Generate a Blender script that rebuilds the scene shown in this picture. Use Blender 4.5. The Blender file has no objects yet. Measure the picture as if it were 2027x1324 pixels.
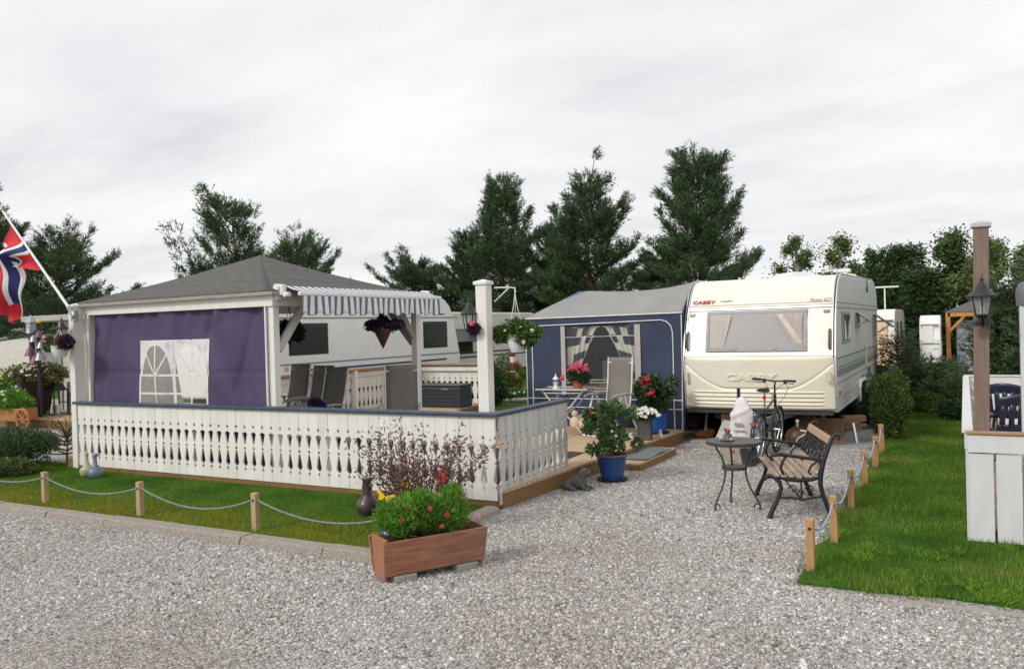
import bpy, bmesh, math, random
import numpy as np
from mathutils import Vector, Matrix, Euler
R = math.radians; PI = math.pi
S = bpy.context.scene; COL = S.collection
random.seed(7); RNG = np.random.default_rng(7)

# ---------------------------------------------------------------- camera
def camera():
    yaw, pitch, roll, H = .49992, .007419, -.02814, 1.95
    f = Vector((-math.sin(yaw)*math.cos(pitch), math.cos(yaw)*math.cos(pitch), -math.sin(pitch)))
    r = Vector((math.cos(yaw), math.sin(yaw), 0)); u = r.cross(f)
    r2 = math.cos(roll)*r + math.sin(roll)*u; u2 = -math.sin(roll)*r + math.cos(roll)*u
    m = Matrix(((r2.x, u2.x, -f.x, 0), (r2.y, u2.y, -f.y, 0), (r2.z, u2.z, -f.z, H), (0, 0, 0, 1)))
    cd = bpy.data.cameras.new('camera'); co = bpy.data.objects.new('camera', cd); COL.objects.link(co)
    co.matrix_world = m; cd.sensor_width = 36; cd.lens = 36*1640/2027; cd.clip_end = 3000; cd.clip_start = .05
    S.camera = co
camera()
SUN_AZ, SUN_EL = R(205), R(38)      # direction the light comes from (clockwise from +Y), elevation
def world():
    w = bpy.data.worlds.new('World'); S.world = w; w.use_nodes = True
    nt = w.node_tree; N = nt.nodes; K = nt.links; N.clear()
    out = N.new('ShaderNodeOutputWorld'); bg = N.new('ShaderNodeBackground'); bg.inputs['Strength'].default_value = .1
    sky = N.new('ShaderNodeTexSky'); sky.sky_type = 'NISHITA'; sky.sun_disc = False
    sky.sun_elevation = SUN_EL; sky.sun_rotation = SUN_AZ; sky.dust_density = 2; sky.air_density = 1
    tc = N.new('ShaderNodeTexCoord')
    sx = N.new('ShaderNodeSeparateXYZ'); K.new(tc.outputs['Generated'], sx.inputs[0])
    # project the view direction on a cloud plane: x/(z+.12), y/(z+.12)
    za = N.new('ShaderNodeMath'); za.operation = 'ADD'; za.inputs[1].default_value = .16; K.new(sx.outputs[2], za.inputs[0])
    zm = N.new('ShaderNodeMath'); zm.operation = 'MAXIMUM'; zm.inputs[1].default_value = .05; K.new(za.outputs[0], zm.inputs[0])
    dx = N.new('ShaderNodeMath'); dx.operation = 'DIVIDE'; K.new(sx.outputs[0], dx.inputs[0]); K.new(zm.outputs[0], dx.inputs[1])
    dy = N.new('ShaderNodeMath'); dy.operation = 'DIVIDE'; K.new(sx.outputs[1], dy.inputs[0]); K.new(zm.outputs[0], dy.inputs[1])
    cb = N.new('ShaderNodeCombineXYZ'); K.new(dx.outputs[0], cb.inputs[0]); K.new(dy.outputs[0], cb.inputs[1]); mpc = N.new('ShaderNodeMapping'); mpc.inputs['Rotation'].default_value = (0, 0, .5); mpc.inputs['Scale'].default_value = (.8, 1.25, 1); K.new(cb.outputs[0], mpc.inputs[0])
    n1 = N.new('ShaderNodeTexNoise'); n1.inputs['Scale'].default_value = 1.05; n1.inputs['Detail'].default_value = 9; n1.inputs['Roughness'].default_value = .58
    n1.inputs['Distortion'].default_value = .15
    K.new(mpc.outputs[0], n1.inputs['Vector'])
    cr = N.new('ShaderNodeValToRGB'); e = cr.color_ramp.elements
    e[0].position = .30; e[0].color = (.68, .685, .71, 1); e[1].position = .64; e[1].color = (.93, .93, .93, 1)
    m = e.new(.46); m.color = (.82, .82, .835, 1)
    K.new(n1.outputs['Fac'], cr.inputs[0])
    sc = N.new('ShaderNodeVectorMath'); sc.operation = 'SCALE'; sc.inputs['Scale'].default_value = 10.0; K.new(cr.outputs[0], sc.inputs[0])
    # a few thin places low down let the sky through
    n2 = N.new('ShaderNodeTexNoise'); n2.inputs['Scale'].default_value = .5; n2.inputs['Detail'].default_value = 5
    K.new(cb.outputs[0], n2.inputs['Vector'])
    mr = N.new('ShaderNodeMapRange'); mr.inputs[1].default_value = .58; mr.inputs[2].default_value = .75; mr.inputs[3].default_value = .03; mr.inputs[4].default_value = .2
    K.new(n2.outputs['Fac'], mr.inputs[0])
    mx = N.new('ShaderNodeMixRGB'); K.new(mr.outputs[0], mx.inputs[0]); K.new(sc.outputs[0], mx.inputs[1]); K.new(sky.outputs[0], mx.inputs[2])
    K.new(mx.outputs[0], bg.inputs[0]); K.new(bg.outputs[0], out.inputs[0])
world()
def sun():
    l = bpy.data.lights.new('sun', 'SUN'); l.energy = 1.6; l.angle = R(11); l.color = (1, .955, .88)
    o = bpy.data.objects.new('sun', l); COL.objects.link(o)
    d = Vector((math.sin(SUN_AZ)*math.cos(SUN_EL), math.cos(SUN_AZ)*math.cos(SUN_EL), math.sin(SUN_EL)))
    o.rotation_euler = d.to_track_quat('Z', 'Y').to_euler(); o.location = d*50
sun()
S.view_settings.view_transform = 'Standard'; S.view_settings.look = 'None'
S.view_settings.exposure = .12; S.view_settings.gamma = 1
S.render.engine = 'CYCLES'

# ---------------------------------------------------------------- materials
MATS = {}
def nodes(name):
    m = bpy.data.materials.new(name); m.use_nodes = True; nt = m.node_tree
    return m, nt.nodes, nt.links, nt.nodes['Principled BSDF']
def c4(c): return (c[0], c[1], c[2], 1)
def mul(c, k): return (min(c[0]*k, 1), min(c[1]*k, 1), min(c[2]*k, 1), 1)
def M(name, col, rough=.6, var=.12, scale=6, bump=0., bscale=60, metal=0, col2=None, rnd=0., st=(1, 1, 1), trans=0., dirt=0., spec=.5, lo=.3, hi=.7):
    if name in MATS: return MATS[name]
    m, N, K, B = nodes(name)
    tc = N.new('ShaderNodeTexCoord'); mp = N.new('ShaderNodeMapping'); mp.inputs['Scale'].default_value = st
    K.new(tc.outputs['Object'], mp.inputs[0])
    n = N.new('ShaderNodeTexNoise'); n.inputs['Scale'].default_value = scale; n.inputs['Detail'].default_value = 6
    K.new(mp.outputs[0], n.inputs['Vector'])
    cr = N.new('ShaderNodeValToRGB'); e = cr.color_ramp.elements
    e[0].position = lo; e[1].position = hi
    e[0].color = mul(col, 1-var) if col2 is None else c4(col2); e[1].color = mul(col, 1+var) if col2 is None else c4(col)
    K.new(n.outputs['Fac'], cr.inputs[0]); last = cr.outputs[0]
    if rnd:
        g = N.new('ShaderNodeNewGeometry'); hs = N.new('ShaderNodeHueSaturation')
        mr = N.new('ShaderNodeMapRange'); mr.inputs[3].default_value = 1-rnd; mr.inputs[4].default_value = 1+rnd
        K.new(g.outputs['Random Per Island'], mr.inputs[0]); K.new(mr.outputs[0], hs.inputs['Value'])
        m2 = N.new('ShaderNodeMath'); m2.operation = 'FRACT'
        m3 = N.new('ShaderNodeMath'); m3.operation = 'MULTIPLY'; m3.inputs[1].default_value = 7.31
        K.new(g.outputs['Random Per Island'], m3.inputs[0]); K.new(m3.outputs[0], m2.inputs[0])
        m4 = N.new('ShaderNodeMapRange'); m4.inputs[3].default_value = .5-.06*rnd; m4.inputs[4].default_value = .5+.06*rnd
        K.new(m2.outputs[0], m4.inputs[0]); K.new(m4.outputs[0], hs.inputs['Hue'])
        K.new(last, hs.inputs['Color']); last = hs.outputs[0]
    if dirt:
        n3 = N.new('ShaderNodeTexNoise'); n3.inputs['Scale'].default_value = 2.3; n3.inputs['Detail'].default_value = 8; n3.inputs['Roughness'].default_value = .7
        K.new(tc.outputs['Object'], n3.inputs['Vector'])
        r3 = N.new('ShaderNodeMapRange'); r3.inputs[1].default_value = .48; r3.inputs[2].default_value = .8; r3.inputs[4].default_value = dirt
        K.new(n3.outputs['Fac'], r3.inputs[0])
        mx = N.new('ShaderNodeMixRGB'); K.new(r3.outputs[0], mx.inputs[0]); K.new(last, mx.inputs[1]); mx.inputs[2].default_value = (.24, .21, .16, 1)
        last = mx.outputs[0]
    K.new(last, B.inputs['Base Color'])
    B.inputs['Roughness'].default_value = rough; B.inputs['Metallic'].default_value = metal; B.inputs['Specular IOR Level'].default_value = spec
    if bump:
        nb = N.new('ShaderNodeTexNoise'); nb.inputs['Scale'].default_value = bscale; nb.inputs['Detail'].default_value = 5
        K.new(mp.outputs[0], nb.inputs['Vector'])
        b = N.new('ShaderNodeBump'); b.inputs['Strength'].default_value = bump; b.inputs['Distance'].default_value = .01
        K.new(nb.outputs['Fac'], b.inputs['Height']); K.new(b.outputs[0], B.inputs['Normal'])
    if trans:
        t = N.new('ShaderNodeBsdfTranslucent'); K.new(last, t.inputs['Color']); mix = N.new('ShaderNodeMixShader'); mix.inputs[0].default_value = trans
        K.new(B.outputs[0], mix.inputs[1]); K.new(t.outputs[0], mix.inputs[2]); K.new(mix.outputs[0], N['Material Output'].inputs['Surface'])
    MATS[name] = m; return m
def wood(name, a, b, sc=5, st=(1, 9, 9), rough=.7, bump=.35, dirt=0):
    return M(name, a, rough, col2=b, scale=sc, st=st, bump=bump, bscale=14, dirt=dirt)
def glassy(name, col, rough=.08, alpha=1., spec=.5):
    if name in MATS: return MATS[name]
    m, N, K, B = nodes(name); B.inputs['Base Color'].default_value = c4(col); B.inputs['Roughness'].default_value = rough; B.inputs['Specular IOR Level'].default_value = spec
    tc = N.new('ShaderNodeTexCoord'); n = N.new('ShaderNodeTexNoise'); n.inputs['Scale'].default_value = 3; K.new(tc.outputs['Object'], n.inputs['Vector'])
    b = N.new('ShaderNodeBump'); b.inputs['Strength'].default_value = .12; b.inputs['Distance'].default_value = .02; K.new(n.outputs['Fac'], b.inputs['Height']); K.new(b.outputs[0], B.inputs['Normal'])
    if alpha < 1:
        t = N.new('ShaderNodeBsdfTransparent'); t.inputs[0].default_value = (.93, .95, .95, 1)
        mix = N.new('ShaderNodeMixShader'); mix.inputs[0].default_value = alpha
        K.new(t.outputs[0], mix.inputs[1]); K.new(B.outputs[0], mix.inputs[2]); K.new(mix.outputs[0], N['Material Output'].inputs['Surface'])
    MATS[name] = m; return m
def mat_gravel(name='gravel', scale=62., light=(.74, .725, .70), dark=(.16, .155, .145), big=True):
    m, N, K, B = nodes(name)
    tc = N.new('ShaderNodeTexCoord')
    nd = N.new('ShaderNodeTexNoise'); nd.inputs['Scale'].default_value = 30; K.new(tc.outputs['Object'], nd.inputs['Vector'])
    ad = N.new('ShaderNodeMixRGB'); ad.blend_type = 'ADD'; ad.inputs[0].default_value = .02; K.new(tc.outputs['Object'], ad.inputs[1]); K.new(nd.outputs['Color'], ad.inputs[2])
    v = N.new('ShaderNodeTexVoronoi'); v.inputs['Scale'].default_value = scale; v.inputs['Randomness'].default_value = 1; K.new(ad.outputs[0], v.inputs['Vector'])
    sp = N.new('ShaderNodeSeparateColor'); K.new(v.outputs['Color'], sp.inputs[0])
    cr = N.new('ShaderNodeValToRGB'); e = cr.color_ramp.elements
    e[0].position = 0; e[0].color = c4(dark); e[1].position = 1; e[1].color = c4(light)
    for p, c in ((.2, (.30, .29, .28)), (.45, (.43, .42, .405)), (.62, (.48, .43, .40)), (.78, (.55, .54, .53))): q = e.new(p); q.color = c4(c)
    K.new(sp.outputs[0], cr.inputs[0])
    # dark joints between the stones
    mr = N.new('ShaderNodeMapRange'); mr.inputs[1].default_value = .35; mr.inputs[2].default_value = .75; mr.inputs[3].default_value = 1; mr.inputs[4].default_value = .6
    K.new(v.outputs['Distance'], mr.inputs[0])
    # brownish trampled patches
    nb = N.new('ShaderNodeTexNoise'); nb.inputs['Scale'].default_value = .55; nb.inputs['Detail'].default_value = 6; K.new(tc.outputs['Object'], nb.inputs['Vector'])
    rb = N.new('ShaderNodeMapRange'); rb.inputs[1].default_value = .42; rb.inputs[2].default_value = .68; rb.inputs[4].default_value = .65; K.new(nb.outputs['Fac'], rb.inputs[0])
    tint = N.new('ShaderNodeMixRGB'); tint.blend_type = 'MULTIPLY'; K.new(rb.outputs[0], tint.inputs[0]); K.new(cr.outputs[0], tint.inputs[1]); tint.inputs[2].default_value = (.74, .64, .57, 1)
    mu = N.new('ShaderNodeMixRGB'); mu.blend_type = 'MULTIPLY'; mu.inputs[0].default_value = 1; K.new(tint.outputs[0], mu.inputs[1]); K.new(mr.outputs[0], mu.inputs[2])
    K.new(mu.outputs[0], B.inputs['Base Color']); B.inputs['Roughness'].default_value = .85
    b = N.new('ShaderNodeBump'); b.inputs['Strength'].default_value = .9; b.inputs['Distance'].default_value = .012; b.invert = True
    K.new(v.outputs['Distance'], b.inputs['Height']); K.new(b.outputs[0], B.inputs['Normal'])
    MATS[name] = m; return m
def mat_stripes(name, c1, c2, axis, period, duty=.5, off=0., rough=.8):
    m, N, K, B = nodes(name); tc = N.new('ShaderNodeTexCoord'); sx = N.new('ShaderNodeSeparateXYZ'); K.new(tc.outputs['Object'], sx.inputs[0])
    a = N.new('ShaderNodeMath'); a.operation = 'DIVIDE'; a.inputs[1].default_value = period; K.new(sx.outputs[axis], a.inputs[0])
    b = N.new('ShaderNodeMath'); b.operation = 'ADD'; b.inputs[1].default_value = off+100; K.new(a.outputs[0], b.inputs[0])
    f = N.new('ShaderNodeMath'); f.operation = 'FRACT'; K.new(b.outputs[0], f.inputs[0])
    g = N.new('ShaderNodeMath'); g.operation = 'LESS_THAN'; g.inputs[1].default_value = duty; K.new(f.outputs[0], g.inputs[0])
    mx = N.new('ShaderNodeMixRGB'); K.new(g.outputs[0], mx.inputs[0]); mx.inputs[1].default_value = c4(c1); mx.inputs[2].default_value = c4(c2)
    K.new(mx.outputs[0], B.inputs['Base Color']); B.inputs['Roughness'].default_value = rough; MATS[name] = m; return m
def mat_check(name):
    m, N, K, B = nodes(name); tc = N.new('ShaderNodeTexCoord'); mp = N.new('ShaderNodeMapping'); mp.inputs['Scale'].default_value = (7, 0.01, 5.5)
    K.new(tc.outputs['UV'], mp.inputs[0]); mp.inputs['Scale'].default_value = (1, 1, 1)
    w = N.new('ShaderNodeTexWhiteNoise'); w.noise_dimensions = '2D'
    fl = N.new('ShaderNodeVectorMath'); fl.operation = 'FLOOR'; K.new(mp.outputs[0], fl.inputs[0]); K.new(fl.outputs[0], w.inputs['Vector'])
    cr = N.new('ShaderNodeValToRGB'); cr.color_ramp.interpolation = 'CONSTANT'; e = cr.color_ramp.elements
    e[0].position = 0; e[0].color = (.035, .04, .07, 1); e[1].position = .38; e[1].color = (.66, .62, .50, 1)
    for p, c in ((.55, (.3, .31, .33, 1)), (.66, (.70, .68, .62, 1)), (.84, (.40, .30, .15, 1)), (.9, (.06, .06, .09, 1))): q = e.new(p); q.color = c
    K.new(w.outputs['Value'], cr.inputs[0]); K.new(cr.outputs[0], B.inputs['Base Color']); B.inputs['Roughness'].default_value = .9
    MATS[name] = m; return m
def mat_grass_sheet(name, cols, sc=1.3):
    m, N, K, B = nodes(name); tc = N.new('ShaderNodeTexCoord')
    n = N.new('ShaderNodeTexNoise'); n.inputs['Scale'].default_value = sc; n.inputs['Detail'].default_value = 9; n.inputs['Roughness'].default_value = .65; K.new(tc.outputs['Object'], n.inputs['Vector'])
    cr = N.new('ShaderNodeValToRGB'); e = cr.color_ramp.elements; e[0].position = .3; e[0].color = c4(cols[0]); e[1].position = .72; e[1].color = c4(cols[2]); q = e.new(.5); q.color = c4(cols[1])
    K.new(n.outputs['Fac'], cr.inputs[0]); K.new(cr.outputs[0], B.inputs['Base Color']); B.inputs['Roughness'].default_value = .95; B.inputs['Specular IOR Level'].default_value = .1
    b = N.new('ShaderNodeBump'); b.inputs['Strength'].default_value = .8; b.inputs['Distance'].default_value = .03
    n2 = N.new('ShaderNodeTexNoise'); n2.inputs['Scale'].default_value = 40; K.new(tc.outputs['Object'], n2.inputs['Vector']); K.new(n2.outputs['Fac'], b.inputs['Height']); K.new(b.outputs[0], B.inputs['Normal'])
    MATS[name] = m; return m
def mat_blades(name, a, b, c, sc=.9, band=None):
    m, N, K, B = nodes(name); tc = N.new('ShaderNodeTexCoord'); n = N.new('ShaderNodeTexNoise'); n.inputs['Scale'].default_value = sc; n.inputs['Detail'].default_value = 6
    K.new(tc.outputs['Object'], n.inputs['Vector'])
    cr = N.new('ShaderNodeValToRGB'); e = cr.color_ramp.elements; e[0].position = .32; e[0].color = c4(a); e[1].position = .7; e[1].color = c4(c); q = e.new(.5); q.color = c4(b)
    K.new(n.outputs['Fac'], cr.inputs[0]); last = cr.outputs[0]
    if band:   # a drier yellowish strip of turf along one edge (y0..y1 in object space)
        sx = N.new('ShaderNodeSeparateXYZ'); K.new(tc.outputs['Object'], sx.inputs[0])
        nn = N.new('ShaderNodeMath'); nn.operation = 'MULTIPLY_ADD'; nn.inputs[1].default_value = .9; K.new(n.outputs['Fac'], nn.inputs[0]); K.new(sx.outputs[1], nn.inputs[2])
        mr = N.new('ShaderNodeMapRange'); mr.inputs[1].default_value = band[0]; mr.inputs[2].default_value = band[1]; mr.inputs[3].default_value = 1; mr.inputs[4].default_value = 0
        K.new(nn.outputs[0], mr.inputs[0]); mx = N.new('ShaderNodeMixRGB'); K.new(mr.outputs[0], mx.inputs[0]); K.new(last, mx.inputs[1]); mx.inputs[2].default_value = c4(band[2]); last = mx.outputs[0]
    g = N.new('ShaderNodeNewGeometry'); hs = N.new('ShaderNodeHueSaturation'); mr2 = N.new('ShaderNodeMapRange'); mr2.inputs[3].default_value = .6; mr2.inputs[4].default_value = 1.4
    K.new(g.outputs['Random Per Island'], mr2.inputs[0]); K.new(mr2.outputs[0], hs.inputs['Value']); K.new(last, hs.inputs['Color'])
    K.new(hs.outputs[0], B.inputs['Base Color']); B.inputs['Roughness'].default_value = .6; B.inputs['Specular IOR Level'].default_value = .25
    t = N.new('ShaderNodeBsdfTranslucent'); K.new(hs.outputs[0], t.inputs['Color']); mix = N.new('ShaderNodeMixShader'); mix.inputs[0].default_value = .3
    K.new(B.outputs[0], mix.inputs[1]); K.new(t.outputs[0], mix.inputs[2]); K.new(mix.outputs[0], N['Material Output'].inputs['Surface'])
    MATS[name] = m; return m

# ---------------------------------------------------------------- mesh builder
class MB:
    def __init__(s, off=(0, 0, 0)): s.v = []; s.f = []; s.mi = []; s.n = 0; s.off = Vector(off); s.uv = None
    def add(s, vs, fs, mi=0, mat=None):
        b = len(s.v)
        for p in vs:
            p = Vector(p)
            if mat is not None: p = mat @ p
            s.v.append(tuple(p - s.off))
        for f in fs: s.f.append(tuple(b+i for i in f)); s.mi.append(mi)
        return s
    def box(s, x0, x1, y0, y1, z0, z1, mi=0, mat=None):
        vs = [(x, y, z) for z in (z0, z1) for y in (y0, y1) for x in (x0, x1)]
        return s.add(vs, [(0, 2, 3, 1), (4, 5, 7, 6), (0, 1, 5, 4), (2, 6, 7, 3), (0, 4, 6, 2), (1, 3, 7, 5)], mi, mat)
    def bar(s, a, b, w, h=None, mi=0, up=(0, 0, 1)):
        a = Vector(a); b = Vector(b); h = h or w; d = b-a; L = d.length; d.normalize(); u = Vector(up)
        if abs(d.dot(u)) > .98: u = Vector((0, 1, 0))
        x = u.cross(d).normalized(); z = d.cross(x)
        m = Matrix((( x.x, d.x, z.x, a.x), (x.y, d.y, z.y, a.y), (x.z, d.z, z.z, a.z), (0, 0, 0, 1)))
        return s.box(-w/2, w/2, 0, L, -h/2, h/2, mi, m)
    def tube(s, pts, r, n=8, mi=0, cap=True, closed=False):
        pts = [Vector(p) for p in pts]; k = len(pts); rs = r if isinstance(r, (list, tuple)) else [r]*k
        vs = []; prev = None
        for i, p in enumerate(pts):
            if closed: d = pts[(i+1) % k]-pts[i-1]
            else: d = pts[min(i+1, k-1)]-pts[max(i-1, 0)]
            if d.length < 1e-9: d = Vector((0, 0, 1))
            d.normalize()
            if prev is None: a = Vector((0, 0, 1)) if abs(d.z) < .9 else Vector((1, 0, 0)); x = a.cross(d).normalized()
            else:
                x = prev - d*prev.dot(d)
                if x.length < 1e-6: x = Vector((1, 0, 0)).cross(d)
                x.normalize()
            prev = x; y = d.cross(x)
            for j in range(n): t = 2*PI*j/n; vs.append(p+(x*math.cos(t)+y*math.sin(t))*rs[i])
        fs = []
        for i in range(k if closed else k-1):
            for j in range(n): a = i*n+j; b = i*n+(j+1) % n; c = ((i+1) % k)*n+(j+1) % n; d = ((i+1) % k)*n+j; fs.append((a, b, c, d))
        if cap and not closed: fs.append(tuple(reversed(range(n)))); fs.append(tuple((k-1)*n+j for j in range(n)))
        return s.add(vs, fs, mi)
    def lathe(s, prof, c=(0, 0, 0), n=20, mi=0, sx=1, sy=1, mat=None, rib=0):
        vs = []; c = Vector(c); k = len(prof)
        for i, (r, z) in enumerate(prof):
            for j in range(n): t = 2*PI*j/n; q = r*(1+(rib if j % 2 else 0)); vs.append((c.x+q*math.cos(t)*sx, c.y+q*math.sin(t)*sy, c.z+z))
        fs = [(i*n+j, i*n+(j+1) % n, (i+1)*n+(j+1) % n, (i+1)*n+j) for i in range(k-1) for j in range(n)]
        fs.append(tuple(reversed(range(n)))); fs.append(tuple((k-1)*n+j for j in range(n)))
        return s.add(vs, fs, mi, mat)
    def prism(s, poly, axis, a, b, mi=0, mat=None):
        """polygon (2D) extruded along axis 'x','y','z' from a to b; 2D coords are the two other axes in order"""
        k = len(poly); vs = []
        for t in (a, b):
            for p in poly:
                vs.append({'x': (t, p[0], p[1]), 'y': (p[0], t, p[1]), 'z': (p[0], p[1], t)}[axis])
        fs = [tuple(reversed(range(k))), tuple(k+i for i in range(k))] + [(i, (i+1) % k, k+(i+1) % k, k+i) for i in range(k)]
        return s.add(vs, fs, mi, mat)
    def sphere(s, c, r, n=12, m=8, mi=0, mat=None):
        r = (r, r, r) if not isinstance(r, (tuple, list)) else r; prof = []
        vs = [(c[0], c[1], c[2]-r[2])]
        for i in range(1, m):
            t = PI*i/m
            for j in range(n): a = 2*PI*j/n; vs.append((c[0]+r[0]*math.sin(t)*math.cos(a), c[1]+r[1]*math.sin(t)*math.sin(a), c[2]-r[2]*math.cos(t)))
        vs.append((c[0], c[1], c[2]+r[2])); L = len(vs)-1
        fs = [(0, 1+(j+1) % n, 1+j) for j in range(n)]
        for i in range(m-2):
            for j in range(n): a = 1+i*n+j; b = 1+i*n+(j+1) % n; fs.append((a, b, b+n, a+n))
        fs += [(L, 1+(m-2)*n+j, 1+(m-2)*n+(j+1) % n) for j in range(n)]
        return s.add(vs, fs, mi, mat)
    def grid(s, fn, nu, nv, mi=0, mif=None):
        vs = [fn(i/nu, j/nv) for j in range(nv+1) for i in range(nu+1)]
        b = len(s.v)
        for p in vs: s.v.append(tuple(Vector(p)-s.off))
        for j in range(nv):
            for i in range(nu):
                a = b+j*(nu+1)+i; s.f.append((a, a+1, a+nu+2, a+nu+1)); s.mi.append(mif((i+.5)/nu, (j+.5)/nv) if mif else mi)
        return s
    def build(s, name, mats, parent=None, smooth=None, bevel=0, solid=0, sub=0, bseg=2):
        me = bpy.data.meshes.new(name); me.from_pydata(s.v, [], s.f)
        if not isinstance(mats, (list, tuple)): mats = [mats]
        for m in mats: me.materials.append(m)
        if len(mats) > 1: me.polygons.foreach_set('material_index', s.mi)
        bm = bmesh.new(); bm.from_mesh(me); bmesh.ops.recalc_face_normals(bm, faces=bm.faces); bm.to_mesh(me); bm.free()
        o = bpy.data.objects.new(name, me); COL.objects.link(o)
        if parent is not None: o.parent = parent
        if smooth: me.shade_smooth(); me.set_sharp_from_angle(angle=R(smooth))
        if solid: q = o.modifiers.new('solid', 'SOLIDIFY'); q.thickness = solid; q.offset = 0
        if bevel: q = o.modifiers.new('bevel', 'BEVEL'); q.width = bevel; q.segments = bseg; q.limit_method = 'ANGLE'; q.angle_limit = R(35)
        if sub: q = o.modifiers.new('sub', 'SUBSURF'); q.levels = sub; q.render_levels = sub
        return o
def np_mesh(name, V, F, mat, parent=None, smooth=False):
    """V (n,3), F (m,k) numpy -> object"""
    me = bpy.data.meshes.new(name); k = F.shape[1]
    me.vertices.add(len(V)); me.vertices.foreach_set('co', np.ascontiguousarray(V, dtype=np.float32).ravel())
    me.loops.add(F.size); me.loops.foreach_set('vertex_index', np.ascontiguousarray(F, dtype=np.int32).ravel())
    me.polygons.add(len(F)); me.polygons.foreach_set('loop_start', np.arange(0, F.size, k, dtype=np.int32)); me.polygons.foreach_set('loop_total', np.full(len(F), k, dtype=np.int32))
    if smooth: me.polygons.foreach_set('use_smooth', np.ones(len(F), dtype=bool))
    me.update(calc_edges=True); me.validate()
    me.materials.append(mat); o = bpy.data.objects.new(name, me); COL.objects.link(o)
    if parent is not None: o.parent = parent
    return o
def tag(o, label=None, cat=None, group=None, kind=None):
    if label: o['label'] = label
    if cat: o['category'] = cat
    if group: o['group'] = group
    if kind: o['kind'] = kind
    return o
def thing(name, label, cat, loc=(0, 0, 0), rz=0, group=None, rot=None):
    o = bpy.data.objects.new(name, None); COL.objects.link(o); o.location = loc; o.rotation_euler = rot or (0, 0, rz); o.empty_display_size = .1
    return tag(o, label, cat, group)
def dup(root, loc, rz=None, label=None, group=None, scale=None):
    r = root.copy(); COL.objects.link(r); r.location = loc
    if rz is not None: r.rotation_euler = (0, 0, rz)
    if scale: r.scale = scale if isinstance(scale, tuple) else (scale,)*3
    if label: r['label'] = label
    if group: r['group'] = group
    for ch in list(root.children):
        c = ch.copy(); COL.objects.link(c); c.parent = r
        for g in list(ch.children): d = g.copy(); COL.objects.link(d); d.parent = c
    return r
def text_mesh(name, body, size, mat, parent, M4, extrude=.004, shear=0., bold=0., sx=1.):
    cu = bpy.data.curves.new(name, 'FONT'); cu.body = body; cu.size = size; cu.extrude = extrude; cu.shear = shear; cu.offset = bold; cu.resolution_u = 3
    t = bpy.data.objects.new(name, cu); COL.objects.link(t)
    dg = bpy.context.evaluated_depsgraph_get(); me = bpy.data.meshes.new_from_object(t.evaluated_get(dg)); bpy.data.objects.remove(t)
    me.transform(M4 @ Matrix.Diagonal((sx, 1, 1, 1))); me.materials.clear(); me.materials.append(mat)
    o = bpy.data.objects.new(name, me); COL.objects.link(o); o.parent = parent; return o

# ---------------------------------------------------------------- foliage
def unit(n, rng):
    v = rng.normal(size=(n, 3)); return v/np.linalg.norm(v, axis=1, keepdims=True)
def leaf_quads(P, D, L, W, rng, fold=.0):
    """diamond leaves at P pointing along D with length L, width W (arrays)"""
    n = len(P); L = np.broadcast_to(np.asarray(L, float), (n,))[:, None]; W = np.broadcast_to(np.asarray(W, float), (n,))[:, None]
    D = D/np.linalg.norm(D, axis=1, keepdims=True); s = np.cross(D, unit(n, rng)); s /= np.linalg.norm(s, axis=1, keepdims=True)+1e-9
    a = P; b = P+D*L*.45+s*W*.5; c = P+D*L; d = P+D*L*.45-s*W*.5
    V = np.stack([a, b, c, d], 1).reshape(-1, 3); F = np.arange(4*n).reshape(n, 4); return V, F
def foliage(name, mat, parent, blobs, n, L, W, seed=1, up=.4, shell=.55, outward=.7):
    """leaves through a set of ellipsoids (cx,cy,cz,rx,ry,rz[,weight])"""
    rng = np.random.default_rng(seed); ws = np.array([(b[6] if len(b) > 6 else b[3]*b[4]*b[5]) for b in blobs]); ws = ws/ws.sum(); VV = []; FF = []; k = 0
    for b, w in zip(blobs, ws):
        m = max(int(n*w), 3); u = unit(m, rng); rr = (shell+(1-shell)*rng.random(m)**.6)[:, None] if shell else (np.abs(rng.normal(size=m))*.55)[:, None]
        rr = rr*(1+.12*np.sin(u[:, :1]*7+b[0]*3)+.1*np.sin(u[:, 1:2]*9+u[:, 2:3]*6))
        P = np.array(b[:3])+u*rr*np.array(b[3:6]); D = u*outward+unit(m, rng)*.7+np.array([0, 0, up])
        V, F = leaf_quads(P, D, L*rng.uniform(.6, 1.35, m), W*rng.uniform(.6, 1.3, m), rng); VV.append(V); FF.append(F+k); k += len(V)
    return np_mesh(name, np.concatenate(VV), np.concatenate(FF), mat, parent)
def stalks(name, mat, parent, c, n, h, spread, r=.004, seed=2):
    rnd = random.Random(seed); mb = MB()
    for i in range(n):
        a = rnd.uniform(0, 2*PI); e = rnd.uniform(.1, 1)*spread; hh = h*rnd.uniform(.6, 1)
        pts = [(c[0]+e*math.cos(a)*t**1.3+rnd.uniform(-.01, .01), c[1]+e*math.sin(a)*t**1.3, c[2]+hh*t) for t in (0, .3, .6, 1)]
        mb.tube(pts, [r*1.4, r*1.2, r, r*.6], 5)
    return mb.build(name, mat, parent, smooth=60)
def flower(mb, p, r, rng, petals=6, mi=0, mc=1):
    p = Vector(p); d = Vector((rng.uniform(-.6, .6), rng.uniform(-1, -.2), rng.uniform(.2, 1))).normalized(); x = d.orthogonal().normalized(); y = d.cross(x)
    for k in range(petals):
        a = 2*PI*k/petals; q = x*math.cos(a)+y*math.sin(a); s = d.cross(q)
        mb.add([p, p+q*r*.6+s*r*.42+d*r*.18, p+q*r+d*r*.1, p+q*r*.6-s*r*.42+d*r*.18], [(0, 1, 2, 3)], mi)
    mb.sphere(tuple(p+d*r*.1), r*.22, 6, 4, mc)
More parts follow.
